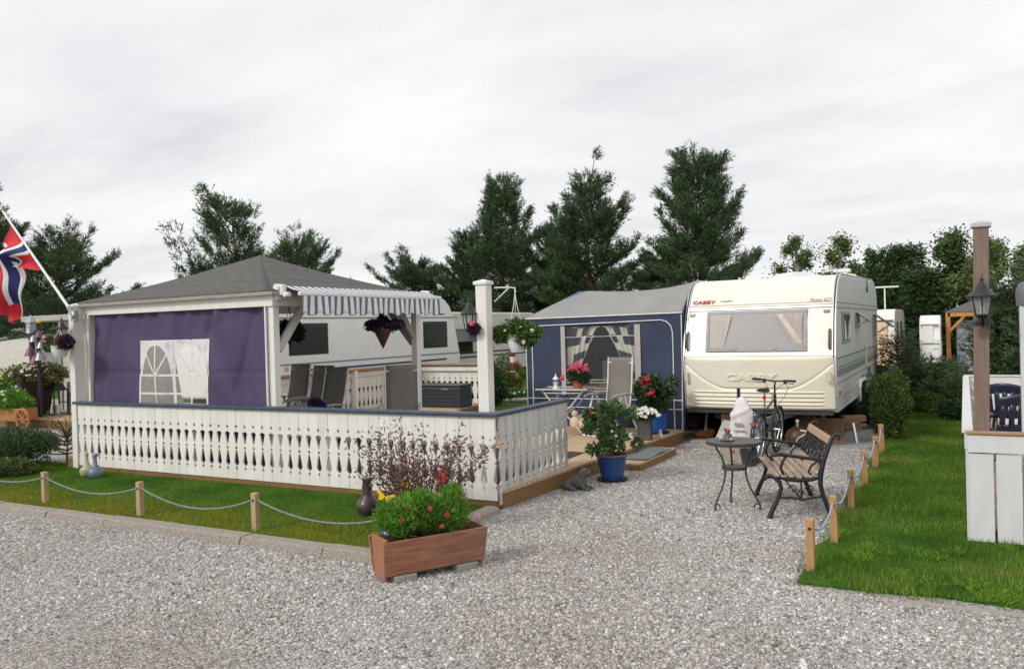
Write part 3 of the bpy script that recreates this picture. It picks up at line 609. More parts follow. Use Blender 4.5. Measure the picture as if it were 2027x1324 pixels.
def awning():
    t = thing('striped_awning', 'retracted grey and white striped awning with scalloped valance on the pavilion side', 'awning', (-7.8, 9.6, 2.5)); o = t.location
    ST = mat_stripes('awning_stripes', (.80, .80, .79), (.15, .165, .22), 1, .131, .5)
    mb = MB(o); mb.tube([(-7.77, 8.06, 2.535), (-7.77, 11.3, 2.535)], .045, 12); mb.build('roller', M('roller_fabric', (.25, .25, .25), .8), t, smooth=40)
    for y in (8.0, 11.3):
        mb = MB(o); mb.box(-7.845, -7.70, y-.035, y+.035, 2.46, 2.60); mb.box(-7.70, -7.62, y-.025, y+.03, 2.44, 2.50); mb.tube([(-7.66, y-.05, 2.46), (-7.66, y+.06, 2.46)], .03, 10); mb.tube([(-7.80, y-.06, 2.56), (-7.80, y+.05, 2.56)], .05, 12); mb.box(-7.86, -7.79, y-.045, y+.045, 2.40, 2.50); mb.build('end_bracket', WHITEM, t, bevel=.012)
    mb = MB(o); mb.grid(lambda u, v: (-7.77+.28*u, 8.07+3.2*v, 2.585-.08*u-.012*math.sin(u*PI)), 6, 60); mb.build('fabric', ST, t, solid=.003)
    mb = MB(o); mb.box(-7.50, -7.45, 8.02, 11.3, 2.445, 2.50); mb.build('front_bar', WHITEM, t, bevel=.015)
    def vf(u, v):
        y = 8.05+3.2*u; ph = (y/.131) % 1; sc = .022*abs(math.sin(PI*y/.131*.5)); x = -7.462+.012*math.sin(y*48)*v+.02*math.sin(y*11.3)*v
        return (x, y, 2.447-(.215+sc*2.0)*v)
    mb = MB(o); mb.grid(vf, 300, 8); mb.build('valance', ST, t, smooth=60, solid=.002)
    for y in (8.3, 10.9):
        mb = MB(o); mb.tube([(-7.72, y, 2.49), (-7.62, y+.25, 2.48), (-7.5, y+.02, 2.475)], .014, 8); mb.build('folding_arm', WHITEM, t)
awning()

def flag():
    t = thing('flagpole', 'white pole slanting up and left from the capped post, with a finial', 'flagpole', (-11.62, 7.7, 2.36)); o = t.location
    a = Vector((-11.62, 7.70, 2.33)); b = Vector((-13.35, 7.7, 4.04)); mb = MB(o); mb.tube([a, b], [.022, .015], 10); mb.build('pole', WHITEM, t, smooth=60)
    mb = MB(o); mb.sphere(tuple(b+Vector((-.01, 0, .02))), .028); mb.build('finial', M('brass', (.45, .36, .2), .35, metal=.8), t, smooth=60)
    mb = MB(o); mb.tube([a+Vector((.0, .0, -.03)), a+(b-a)*.07], .032, 10); mb.box(-11.7, -11.6, 7.70, 7.76, 2.24, 2.40); mb.build('bracket', GREYPL, t)
    # the cloth: hoist along the pole, the fly hangs down and to the left in folds
    red = (.58, .015, .03); blue = (.012, .022, .12); wh = (.78, .78, .78)
    m, N, K, B = nodes('flag_cloth'); at = N.new('ShaderNodeAttribute'); at.attribute_name = 'flagcol'; K.new(at.outputs['Color'], B.inputs['Base Color']); B.inputs['Roughness'].default_value = .7
    h0 = b+(a-b)*.10; h1 = b+(a-b)*.56; nu, nv = 110, 80; mb = MB(h0)
    # u: 0 at hoist .. 1 at fly (22 units), v across (16 units)
    def pos(u, v):
        L = 1.62*u
        # falls away: first out to the lower left, then straight down
        c = min(1, L/.75); c = c*c*(3-2*c); e = h1-h0; vf = v if v < .6 else 1.2-v; q = h0+Vector((e.x*(v*(1-c)+c*(.12+vf*.75)), c*(.03+.35*(v-.6) if v > .6 else 0), e.z*v*(1-.75*c)))
        q.x += -.42*(1-math.exp(-(L/.40)**1.5))+.05*math.sin(L*6+v*2)*c; q.z += -(L*.96-.13*(1-math.exp(-L/.3))); q.y += .13*math.sin(v*9+L*2)*c+.05*math.sin(L*9)
        return q
    cols = []
    for j in range(nv):
        for i in range(nu):
            U = (i+.5)/nu*22; V_ = (j+.5)/nv*16
            c = red
            if 6 < U < 10 or 6 < V_ < 10: c = wh
            if 7 < U < 9 or 7 < V_ < 9: c = blue
            cols.append(c)
    mb.grid(pos, nu, nv); f = mb.build('flag', m, None, smooth=80)
    f.location = h0; ca = f.data.color_attributes.new('flagcol', 'FLOAT_COLOR', 'CORNER')
    arr = np.ones((len(f.data.loops), 4), np.float32); arr[:, :3] = np.repeat(np.array(cols, np.float32), 4, axis=0); ca.data.foreach_set('color', arr.ravel())
    tag(f, 'red flag with blue and white cross hanging in folds from the slanting pole', 'flag')
flag()
# ---------------------------------------------------------------- caravans
CREAM = M('cream_paint', (.82, .80, .715), .32, var=.035, scale=2, dirt=.10, spec=.4)
YCREAM = M('yellowed_gelcoat', (.80, .75, .585), .38, col2=(.82, .785, .675), scale=1.7, dirt=.10, lo=.38, hi=.62)
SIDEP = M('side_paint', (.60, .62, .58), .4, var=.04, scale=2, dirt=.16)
ALU = M('aluminium_trim', (.62, .63, .65), .35, var=.06, metal=.6)
GLASS = glassy('grey_acrylic', (.26, .25, .25), .12)
DGLASS = glassy('dark_acrylic', (.03, .034, .032), .2, spec=.3)
OFFWHITE = M('caravan_white', (.86, .86, .83), .35, var=.03, scale=2, dirt=.08)
def lerp_prof(prof, z):
    for (ya, za), (yb, zb) in zip(prof, prof[1:]):
        if za <= z <= zb: return ya+(yb-ya)*(z-za)/(zb-za)
    return prof[-1][0]
def wheel(parent, x, y, r=.32, w=.2, o=Vector((0, 0, 0))):
    mb = MB(o); m = Matrix.Translation((x, y, r)) @ Matrix.Rotation(PI/2, 4, 'Y')
    mb.lathe([(r*.62, -w/2), (r*.94, -w/2), (r, -w*.35), (r, w*.35), (r*.94, w/2), (r*.62, w/2)], n=28, mat=m); t = mb.build('wheel', DARK, parent, smooth=40)
    mb = MB(o); mb.lathe([(.05, -w*.3), (r*.3, w*.36), (r*.6, w*.3), (r*.66, w*.42)], n=20, mat=m); mb.build('rim', ALU, t, smooth=40)
def main_caravan():
    t = thing('caravan', 'large cream touring caravan with yellowed front panel and wide front window', 'caravan', (-2.89, 16.6, 0)); o = t.location
    X0, X1 = -4.07, -1.71
    front = [(13.40, .545), (13.36, .60), (13.30, 1.38), (13.32, 1.42), (13.44, 1.95), (13.55, 2.2), (13.66, 2.38), (13.80, 2.53), (13.96, 2.62), (14.2, 2.665)]
    rear = [(19.2, 2.755), (19.65, 2.72), (19.98, 2.60), (20.15, 2.45), (20.22, 2.3), (20.1, 1.5), (19.98, 1.2), (19.88, .58)]
    poly = front+rear
    # wheel arch notch in the side is a dark box; body shell
    mb = MB(o); ax0, ax1 = 16.25, 17.42
    under = [(19.88, .58), (ax1+.0, .56), (ax1, .70), (ax1-.12, .79), (ax0+.12, .79), (ax0, .70), (ax0, .555)]
    mb.prism(front+rear[:-1]+under, 'x', X0, X1, 0)
    # front/roof faces in cream, sides in pale green grey: material by face normal
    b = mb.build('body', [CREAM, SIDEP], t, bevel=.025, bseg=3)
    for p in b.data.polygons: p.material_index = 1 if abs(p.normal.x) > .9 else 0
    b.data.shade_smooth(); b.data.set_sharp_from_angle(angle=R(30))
    # aluminium corner rails following the profile
    for x in (X0, X1):
        s = 1 if x == X1 else -1; mb = MB(o)
        P = [Vector((x-s*.012, y, z)) for y, z in front+rear]; Q = []
        for i, p in enumerate(P):
            a = P[max(i-1, 0)]; c = P[min(i+1, len(P)-1)]; d = (c-a).normalized(); n = Vector((0, -d.z, d.y)); Q.append(p+n*.012 if True else p)
        for dx, w in ((0, .013), (-s*.035, .009)):
            mb.tube([q+Vector((dx, 0, 0)) for q in Q], w, 6)
        mb.build('corner_rail', ALU, t, smooth=50)
        mb = MB(o); mb.tube([q+Vector((-s*.018, 0, 0)) for q in Q[2:]], .010, 5); mb.build('rail_gasket', M('black_gasket', (.03, .03, .03), .6), t)
    fy = lambda z: lerp_prof(front, z)
    def quad(mb, x0, x1, z0, z1, off, th=.012, mi=0):
        ya, yb = fy(z0)-off, fy(z1)-off
        mb.add([(x0, ya, z0), (x1, ya, z0), (x1, yb, z1), (x0, yb, z1), (x0, ya+th+.01, z0), (x1, ya+th+.01, z0), (x1, yb+th+.01, z1), (x0, yb+th+.01, z1)], [(0, 1, 2, 3), (4, 7, 6, 5), (0, 4, 5, 1), (1, 5, 6, 2), (2, 6, 7, 3), (3, 7, 4, 0)], mi)
    # gas locker lid: ribs and a smile-shaped crease pressed in
    def lid(u, v):
        x = X0+.03+(X1-X0-.06)*u; z = .555+.845*v; w = abs(2*u-1)
        d = .060*(1-w**8)*(1-max(0, (v-.9)/.1)**3*.6)*min(1, v/.05+.35) - .01
        zs = .90+.40*max(0, (w-.42)/.58)**1.5
        d -= .016*math.exp(-((z-zs)/.012)**2)
        if z < zs: d += .014*min(1, (zs-z)/.04)
        for k, zr in enumerate((.83, .765, .70, .64)):
            if w < .87: d += .016*math.exp(-((z-zr-.010)/.011)**2)-.016*math.exp(-((z-zr+.008)/.008)**2)
        return (x, fy(z)-.012-d-.06*(1-w*w), z)
    mb = MB(o); mb.grid(lid, 110, 130); g = mb.build('locker_lid', YCREAM, t, smooth=70)
    mb = MB(o); nn = 40; pts = []
    for i in range(nn+1):
        u = .01+.98*i/nn; w = abs(2*u-1); z = .90+.40*max(0, (w-.42)/.58)**1.5; p = Vector(lid(u, (z-.555)/.845)); p.y -= .003; pts.append(p)
    mb.tube(pts, .0045, 5); mb.build('lid_crease', M('crease_brown', (.38, .27, .12), .8), t)  # brown line drawn along the pressed crease
    mb = MB(o); mb.box(X0+.06, X1-.06, 13.26, 13.5, .50, .548); mb.build('chassis_edge', M('dark_underside', (.05, .048, .045), .9), t)
    # bands above the lid
    for z, h in ((1.425, .012), (1.452, .012), (2.165, .016)):
        mb = MB(o); quad(mb, X0+.03, X1-.03, z-h, z+h, .016); mb.build('trim_band', ALU, t)
    mb = MB(o); quad(mb, X0+.03, X1-.03, 2.182, 2.190, .006); quad(mb, X0+.03, X1-.03, 2.141, 2.149, .006); quad(mb, X0+.03, X1-.03, 1.435, 1.441, .006); mb.build('trim_shadow_gap', M('trim_shade_line', (.04, .04, .04), .7), t)  # dark strips paint the shade along the trim bands
    mb = MB(o); quad(mb, X0+.04, X1-.04, 2.222, 2.230, .003); mb.build('pinstripe', M('red_brown_stripe', (.45, .17, .13), .5), t)
    # front window
    wx0, wx1, wz0, wz1 = -3.70, -2.13, 1.475, 2.125; mb = MB(o)
    for q in ((wx0, wx1, wz1-.045, wz1), (wx0, wx1, wz0, wz0+.045), (wx0, wx0+.055, wz0+.045, wz1-.045), (wx1-.055, wx1, wz0+.045, wz1-.045)): quad(mb, *q, .035, .03)
    f = mb.build('front_window', M('window_frame_grey', (.33, .33, .34), .5), t, bevel=.008)
    mb = MB(o); quad(mb, wx0+.055, wx1-.055, wz0+.045, wz1-.045, .030); mb.build('pane', glassy('smoked_front_pane', (.36, .345, .34), .16, spec=.6), f)
    CU = M('net_curtain', (.50, .46, .42), .9, var=.12, scale=4, st=(9, 1, .5))
    for s, xx in ((1, wx0+.07), (-1, wx1-.07)):
        mb = MB(o); a = xx; z0, z1 = wz0+.06, wz1-.06
        w1, w0 = (.34, .22) if s > 0 else (.42, .10)
        mb.grid(lambda u, v: (a+s*(w0+(w1-w0)*v)*u, fy(z0+(z1-z0)*v)-.031-.004*math.sin(u*20)-.002, z0+(z1-z0)*v), 12, 6); mb.build('curtain', CU if s > 0 else M('rose_curtain', (.46, .38, .36), .9, var=.12, scale=4, st=(9, 1, .5)), f)
    mb = MB(o); a = wx1-.28; mb.grid(lambda u, v: (a-.18*v+.09*u+.13*(1-v), fy(1.60+.46*v)-.036, 1.60+.46*v), 2, 4); mb.build('curtain_tieback', M('cream_curtain', (.60, .56, .48), .9), f)
    for x in (wx0+.45, wx1-.5):
        mb = MB(o); quad(mb, x, x+.05, wz0+.03, wz0+.06, .045); mb.build('latch', GREYPL, f)
    # marker lights and grab handles
    for x in (-3.95, -1.85):
        mb = MB(o); quad(mb, x-.045, x+.045, 2.06, 2.10, .022); mb.build('marker_light', M('marker_lens', (.22, .20, .15), .3), t, bevel=.006)
    for x in (-4.0, -1.80):
        mb = MB(o); mb.tube([(x, fy(1.78)-.01, 1.80), (x, fy(1.78)-.055, 1.77), (x, fy(1.55)-.055, 1.54), (x, fy(1.52)-.01, 1.51)], .018, 8); mb.build('grab_handle', M('brown_plastic', (.10, .085, .07), .5), t, smooth=60)
    # lettering
    def FM(x, z, off): 
        a = math.atan2(fy(z+.08)-fy(z), .08); return Matrix.Translation(Vector((x, fy(z)-off, z))-o) @ Matrix.Rotation(PI/2-a, 4, 'X')
    REDL = M('red_lettering', (.42, .05, .045), .5)
    text_mesh('lettering', 'CABBY', .088, REDL, t, FM(-3.965, 2.262, .012), .003, bold=.0025, sx=1.35)
    mb = MB(o); a = FM(-3.52, 2.27, .013)
    for pts in ([(0, .02), (.06, .035), (.13, .03), (.17, .045), (.22, .02), (.17, .032), (.13, .018), (.06, .022)],): mb.prism(pts, 'z', 0, .004, mat=Matrix.Translation(o) @ a)
    mb.build('swallow_emblem', M('grey_lettering', (.25, .23, .22), .5), t)
    text_mesh('model_lettering', 'Fanna 623', .088, M('brown_lettering', (.52, .36, .31), .5), t, FM(-2.11, 2.238, .012), .002, shear=.35, sx=.86)
    # raised letters on the lid follow its curve
    EL = MB(o)
    tm = text_mesh('embossed_lettering', 'CABBY', .15, YCREAM, t, Matrix.Identity(4), .012, bold=.004, sx=1.62)
    bw = max(v.co.x for v in tm.data.vertices)
    for v in tm.data.vertices:
        x = -3.36+v.co.x/bw*.80; z = 1.02+v.co.y*1.0; u = (x-X0-.03)/(X1-X0-.06); p = Vector(lid(u, (z-.555)/.845)); v.co = Vector((x, p.y-(.004+v.co.z), z))-o
    # lid hinges / corner catches
    for x in (-4.0, -1.80):
        mb = MB(o); mb.box(x-.03, x+.03, 13.215, 13.25, 1.0, 1.16); mb.build('lid_catch', M('cream_plastic', (.6, .56, .44), .5), t, bevel=.01)
    # side (+X): bands, windows, vents, reflector, skirt rail
    XS = X1+.004
    def sb(mb, y0, y1, z0a, z1a, z0b=None, z1b=None, th=.006, x=XS):
        z0b = z0a if z0b is None else z0b; z1b = z1a if z1b is None else z1b
        mb.add([(x, y0, z0a), (x, y1, z0b), (x, y1, z1b), (x, y0, z1a), (x+th, y0, z0a), (x+th, y1, z0b), (x+th, y1, z1b), (x+th, y0, z1a)], [(0, 3, 2, 1), (4, 5, 6, 7), (0, 1, 5, 4), (1, 2, 6, 5), (2, 3, 7, 6), (3, 0, 4, 7)])
    GB = M('grey_green_band', (.22, .24, .22), .5, var=.05); LB = M('light_grey_band', (.42, .44, .42), .5)
    for nm, z0, z1, mt in (('wide_band', 1.22, 1.33, LB), ('dark_band', 1.075, 1.175, GB)):
        mb = MB(o); sb(mb, 13.42, 17.35, z0, z1); sb(mb, 17.75, 20.02, z0, z1); mb.build(nm, mt, t)
    mb = MB(o); sb(mb, 13.38, 20.12, 1.345, 1.358); sb(mb, 13.38, 20.08, 1.20, 1.207); mb.build('band_edge', M('thin_dark_line', (.06, .06, .06), .6), t)
    mb = MB(o); sb(mb, 13.36, 20.0, .975, .988); mb.build('red_line', M('red_brown_stripe', (.45, .17, .13)), t)
    mb = MB(o); sb(mb, 13.5, 20.2, 2.205, 2.216); mb.build('upper_red_line', M('red_brown_stripe', (.45, .17, .13)), t)
    mb = MB(o); sb(mb, 13.5, 20.18, 2.13, 2.16, th=.012); sb(mb, 13.36, 16.22, .755, .775, th=.01); sb(mb, 17.45, 19.95, .755, .775, th=.01); mb.build('side_moulding', LB, t)
    mb = MB(o); mb.tube([(X1+.004, 13.42, .555), (X1+.004, 16.24, .555)], .014, 6); mb.tube([(X1+.004, 17.43, .56), (X1+.004, 19.88, .575)], .014, 6); mb.build('skirt_rail', ALU, t)
    mb = MB(o); mb.tube([(X1+.01, 16.25, .45), (X1+.012, 16.25, .70), (X1+.012, 16.37, .80), (X1+.012, 17.30, .80), (X1+.012, 17.42, .70), (X1+.01, 17.42, .52)], .035, 6); mb.build('wheel_arch', CREAM, t)
    wheel(t, -1.86, 16.85, o=o); wheel(t, -3.92, 16.85, o=o)
    WF = M('window_frame_grey', (.33, .33, .34))
    for i, (ya, yb, za, zb) in enumerate(((14.05, 14.98, 1.56, 2.075), (15.9, 16.5, 1.79, 2.06), (19.12, 19.75, 1.57, 2.03))):
        mb = MB(o); sb(mb, ya, yb, za, zb, th=.02); f = mb.build('side_window', WF, t, bevel=.006)
        mb = MB(o); sb(mb, ya+.06, yb-.06, za+.05, zb-.05, x=XS+.019); mb.build('pane', DGLASS, f)
        if i == 0:
            mb = MB(o); mb.prism([(14.15, 1.62), (14.42, 1.62), (14.30, 1.88), (14.15, 1.95)], 'x', XS+.027, XS+.031); mb.prism([(14.60, 1.62), (14.88, 1.62), (14.88, 1.95), (14.70, 1.85)], 'x', XS+.027, XS+.031); mb.build('curtain', M('white_net', (.6, .6, .6), .9, var=.1), f)
        else:   # top-hung window standing open
            mb = MB(o); h = zb-za; mb.prism([(ya, 0), (yb, 0), (yb, .02), (ya, .02)], 'y', 0, 0) if False else None
            a = R(52); mb.add([(XS+.02, ya, zb), (XS+.02, yb, zb), (XS+.02+h*math.sin(a), yb, zb-h*math.cos(a)), (XS+.02+h*math.sin(a), ya, zb-h*math.cos(a))], [(0, 1, 2, 3)]); mb.build('open_pane', DGLASS, f, solid=.015)
            mb = MB(o)
            for y in (ya+.04, yb-.04): mb.tube([(XS+.03, y, za+.05), (XS+.02+h*.8*math.sin(a), y, zb-h*.8*math.cos(a))], .008, 5)
            mb.build('stay', WHITEM, f)
    mb = MB(o); sb(mb, 17.38, 17.72, 1.02, 1.42, th=.012); mb.build('fridge_vent', M('cream_plastic', (.6, .56, .44)), t)
    mb = MB(o); sb(mb, 13.55, 13.72, .80, .84, th=.02); mb.build('front_reflector', M('orange_lens', (.55, .14, .03), .3), t, bevel=.006)
    mb = MB(o); sb(mb, 16.65, 16.80, .86, .90, th=.02); mb.build('side_reflector', M('orange_lens', (.55, .14, .03)), t)
    mb = MB(o); sb(mb, 17.8, 18.15, .80, .98, th=.03); mb.build('socket_box', M('teal_plastic', (.12, .2, .19), .5), t)
    mb = MB(o); mb.tube([(XS+.03, 17.9, .86), (XS+.12, 17.95, .7), (XS+.1, 17.9, .4), (XS+.05, 17.6, .05)], .01, 6); mb.build('mains_cable', DARK, t)
    # roof fittings
    mb = MB(o); z = 2.70
    mb.lathe([(.46, 0), (.44, .06), (.30, .10), (.26, .14), (.0, .17)], (-2.75, 16.0, z-.02), 4, sx=1.3, sy=.95, mat=None); rv = mb.build('roof_light', M('milky_plastic', (.7, .71, .7), .35), t, smooth=20, bevel=.02)
    mb = MB(o); mb.tube([(-2.75, 16.6, 2.84), (-1.95, 17.1, 2.9)], .012, 6); mb.box(-2.2, -1.9, 17.0, 17.25, 2.86, 2.91); mb.tube([(-2.05, 17.1, 2.74), (-2.05, 17.1, 2.88)], .02, 6)
    mb.lathe([(.12, 0), (.10, .07), (.0, .09)], (-1.95, 17.6, 2.75), 12); mb.build('roof_aerial', WHITEM, t)
    mb = MB(o); mb.tube([(XS+.02, 17.9, 2.48), (XS+.02, 17.9, 2.95)], .009, 6); mb.tube([(XS+.02, 17.9, 2.46), (XS+.02, 17.9, 2.58)], .016, 6); mb.build('whip_aerial', BLACKM, t)
    mb = MB(o); mb.sphere((-3.4, 14.5, 2.69), .03, 8, 6); mb.build('roof_stud', ALU, t)
    # chassis, drawbar, corner steadies, jockey wheel
    UM = M('galvanised_steel', (.30, .31, .31), .5, var=.2, scale=9, metal=.5)
    mb = MB(o); mb.bar((-3.6, 14.2, .50), (-2.92, 12.35, .42), .06, .09); mb.bar((-2.2, 14.2, .50), (-2.86, 12.35, .42), .06, .09); mb.bar((-2.89, 12.45, .44), (-2.89, 12.15, .46), .09, .09); mb.build('drawbar', UM, t)
    mb = MB(o); mb.box(-3.62, -3.54, 13.5, 19.5, .38, .52); mb.box(-2.24, -2.16, 13.5, 19.5, .38, .52); mb.box(-3.9, -1.9, 16.8, 16.9, .28, .36); mb.build('chassis', M('dark_underside', (.05, .048, .045)), t)
    for x, y, y2 in ((-3.85, 13.9, 13.7), (-1.98, 13.75, 14.05), (-3.85, 19.4, 19.6), (-1.95, 19.4, 19.6)):
        mb = MB(o); mb.bar((x, y, .54), (x, y2, .03), .035, .05); mb.box(x-.06, x+.06, y2-.06, y2+.06, .0, .03); mb.build('corner_steady', UM, t)
    mb = MB(o); mb.tube([(-2.99, 12.5, .04), (-2.99, 12.5, .90)], .022, 8); mb.tube([(-2.99, 12.5, .78), (-2.99, 12.5, .96)], .026, 8); mb.build('jockey_post', BLACKM, t)
main_caravan()

def towel_cover():
    # white cloth hood pulled over the hitch
    mb = MB((-2.9, 12.2, .2)); n = 26
    def fn(u, v):
        a = 2*PI*u; z = .2+.66*v; w = (1-v**2.6)**.5 if v < 1 else 0
        r = (.165+.02*(1-v))*w; x = -2.9+r*math.cos(a)*1.05-.03*v+.02*math.sin(a*3+v*5)*w; y = 12.2+.20*w*math.sin(a)*(1-.2*v)
        r2 = 1+.05*math.sin(a*7+v*3)*(1-v)
        x = -2.9+(x+2.9)*r2; x += .03*math.exp(-((v-.62)/.06)**2)*math.cos(a)*(1 if math.sin(a) < 0 else 0)
        y -= .03*math.exp(-((v-.66-.18*math.cos(a)*.6)/.05)**2)*(math.sin(a) < 0)
        return (x, y, z)
    mb.grid(fn, 48, 30); c = mb.build('hitch_cover', M('white_towelling', (.74, .70, .71), .9, var=.08, scale=5, bump=.5, bscale=120), None, smooth=80, solid=.006); c.location = (-2.85, 12.2, .2)
    tag(c, 'white cloth hood pulled down over the caravan hitch beside the bicycle', 'hitch cover')
    mb = MB((-2.9, 12.2, .2)); mb.box(-3.01, -2.83, 11.985, 12.01, .38, .395); mb.box(-2.99, -2.87, 11.98, 12.0, .46, .50); h = mb.build('handle_slot', GREYPL, c, bevel=.005)
towel_cover()

# ---------------------------------------------------------------- awning tent on the caravan
def tent():
    NAVY = M('navy_canvas', (.054, .066, .115), .85, var=.12, scale=3, bump=.2, bscale=200, spec=.2)
    BLU = M('blue_canvas', (.085, .13, .27), .8, var=.1, scale=3, spec=.2)
    GC = M('grey_roof_canvas', (.30, .295, .29), .85, var=.07, scale=2.5, bump=.15, bscale=150, spec=.2)
    PIPE = M('white_piping', (.72, .72, .70), .5)
    t = thing('awning_tent', 'navy and grey canvas awning tent fastened to the left side of the caravan', 'tent', (-5.6, 15.5, .15)); o = t.location
    xl, xr, y0, y1 = -7.0, -4.075, 13.34, 18.6; ze = 2.115
    wx0, wx1, wz0, wz1 = -6.28, -4.82, .78, 1.955; fz = lambda x: ze+.02*(x-xl)/(xr-xl)
    wave = lambda x, z: .008*math.sin(x*5+z*3)+.006*math.sin(x*2.3-z*5)
    mb = MB(o); vid = {}; nu, nv = 80, 50
    for j in range(nv):
        for i in range(nu):
            xa = xl+(xr-xl)*(i+.5)/nu; za = .2+(fz(xa)-.2)*(j+.5)/nv
            if wx0 < xa < wx1 and wz0 < za < wz1: continue
            q = []
            for (a, b) in ((i, j), (i+1, j), (i+1, j+1), (i, j+1)):
                if (a, b) not in vid:
                    x = xl+(xr-xl)*a/nu; z = .2+(fz(x)-.2)*b/nv; vid[(a, b)] = len(mb.v)
                    if x > -4.3: x2 = x+.10*max(0, (x+4.3)/.225)*0
                    mb.v.append(tuple(Vector((x, y0+wave(x, z), z))-o))
                q.append(vid[(a, b)])
            mb.f.append(tuple(q)); mb.mi.append(0)
    mb.build('front_wall', NAVY, t, smooth=60)
    mb = MB(o); mb.grid(lambda u, v: (xl, y0+(y1-y0)*u, .2+(ze-.2)*v), 20, 8); mb.build('outer_wall', NAVY, t)
    mb = MB(o); mb.grid(lambda u, v: (xl+(xr-xl)*u, y1, .2+(2.5-.2)*v), 8, 8); mb.build('rear_wall', NAVY, t)
    # filler between the tent wall and the sloping caravan front
    mb = MB(o); P = [(13.34, .45), (13.34, 2.13)] + [(14.1, 2.62), (14.1, .45)]; mb.prism(P, 'x', -4.10, -4.085); mb.build('side_flap', NAVY, t)
    # roof: hipped end rising to the ridge, sagging between caravan rail and ridge
    A = Vector((xl, y0, ze)); B = Vector((xr, y0, fz(xr))); rid0 = Vector((-6.10, 14.15, 2.60)); rr = lambda u: Vector((-6.10+(xr+6.10)*u, 14.15, 2.60+.015*u-.05*math.sin(PI*u)+.06*u**6))
    def front_slope(u, v):
        e = A.lerp(B, u); p = e.lerp(rr(max(0, u)), v); p = p.copy(); p.z += .035*math.sin(PI*v)*(1-.4*u)+.03*max(0, (u-.85)/.15)**2*math.sin(PI*v); return p
    mb = MB(o); mb.grid(front_slope, 40, 14); mb.build('roof_front', GC, t, smooth=60, solid=.006)
    C = Vector((-6.62, 14.9, 2.63))
    mb = MB(o); mb.add([A, rid0, C, (xl, y0+.9, ze+.01)], [(0, 1, 2, 3)]); mb.add([(xl, y0+.9, ze+.01), C, (-6.62, y1, 2.6), (xl, y1, ze)], [(0, 1, 2, 3)]); mb.build('roof_edge', BLU, t, solid=.006)
    mb = MB(o); mb.grid(lambda u, v: ((rr(u) if v < .5 else rr(u))+Vector(((-.52*(1-u))*min(1, v*6), (y1-14.15)*v, .02*v))), 20, 10); mb.build('roof_top', GC, t, smooth=60, solid=.006)
    # piping
    yy = y0-.012; PP = lambda x, z: (x, yy+wave(x, z), z)
    def pipe(pts, r=.010):
        m_ = MB(o); m_.tube([PP(x, z) for x, z in pts], r, 6); m_.build('piping', PIPE, t)
    pipe([(xl+(xr-xl)*i/20, fz(xl+(xr-xl)*i/20)-.005) for i in range(21)], .013)
    c = [(-6.87, .2)]+[(-6.87, z) for z in (.6, 1.2, 1.85)]+[(-6.87+.16*(1-math.cos(a)), 1.85+.13*math.sin(a)) for a in (R(30), R(60), R(90))]+[(-5.5, 2.0)]+[(-4.45+.2*math.sin(a), 2.02-.2*(1-math.cos(a))) for a in (0, R(30), R(60), R(90))]+[(-4.25, z) for z in (1.5, 1., .6, .2)]
    pipe(c); pipe([(xl+.01, .2), (xl+.01, 2.1)], .009); pipe([(-4.12, .2), (-4.10, 1.2), (-4.09, 2.1)], .009)
    for z in (.68, .53): pipe([(xl+.02, z), (-6, z), (-5, z), (-4.1, z)], .009)
    # window: vinyl strips, bars, curtains behind clear plastic
    GS = M('grey_strip', (.46, .43, .43), .7, var=.08)
    for a, b in ((wx0-.01, wx0+.07), (wx1-.09, wx1+.01)):
        mb = MB(o); mb.box(a, b, y0-.03, y0-.01, wz0-.03, wz1+.005); mb.build('window_strip', GS, t)
    mb = MB(o)
    for z in (1.76, 1.01, .965, .86, .82): mb.bar((wx0+.07, y0-.02, z), (wx1-.09, y0-.02, z+.012), .008)
    mb.build('window_cord', PIPE, t)
    mb = MB(o); mb.grid(lambda u, v: (wx0+(wx1-wx0)*u, y0+.004*math.sin(u*22+v*9), wz0+(wz1-wz0)*v), 30, 16); mb.build('window_pane', CLEAR, t, smooth=80)
    ck = mat_check('check_curtain')
    for s in (-1, 1):
        mb = MB(o); xa = wx0+.03 if s < 0 else wx1-.03; xm = (wx0+wx1)/2
        N_, V_ = 60, 30; uvs = []
        def cf(u, v, s=s, xa=xa):
            edge = xm+s*(.02+.42*(1-v)**.8) if v < .99 else xm
            x = xa+(edge-xa)*u; return (x, y0+.07+.022*math.sin(u*30+v*2)+.03*(1-v), .90+1.05*v+(.25*(1-v)*u))
        mb.grid(cf, N_, V_); c = mb.build('curtain', ck, t, smooth=80)
        uv = c.data.uv_layers.new(name='uv'); 
        L = []
        for j in range(V_):
            for i in range(N_):
                for (a, b) in ((i, j), (i+1, j), (i+1, j+1), (i, j+1)): L.append((a/N_*5.3, b/V_*6.2))
        # recalc may flip winding: use vertex positions to look uvs up instead
        for p in c.data.polygons:
            for li, vi in zip(p.loop_indices, p.vertices): i = vi % (N_+1); j = vi//(N_+1); uv.data[li].uv = (i/N_*5.3+.01, j/V_*6.2+.01)
    # clutter seen inside
    mb = MB(o); mb.box(-5.75, -5.3, 13.9, 14.2, .9, 1.32); mb.build('inner_cabinet', M('inner_grey', (.28, .3, .32), .8), t)
    mb = MB(o); mb.box(-6.2, -4.9, 13.8, 14.4, .2, .93); mb.build('inner_table', BROWNW, t)
tent()

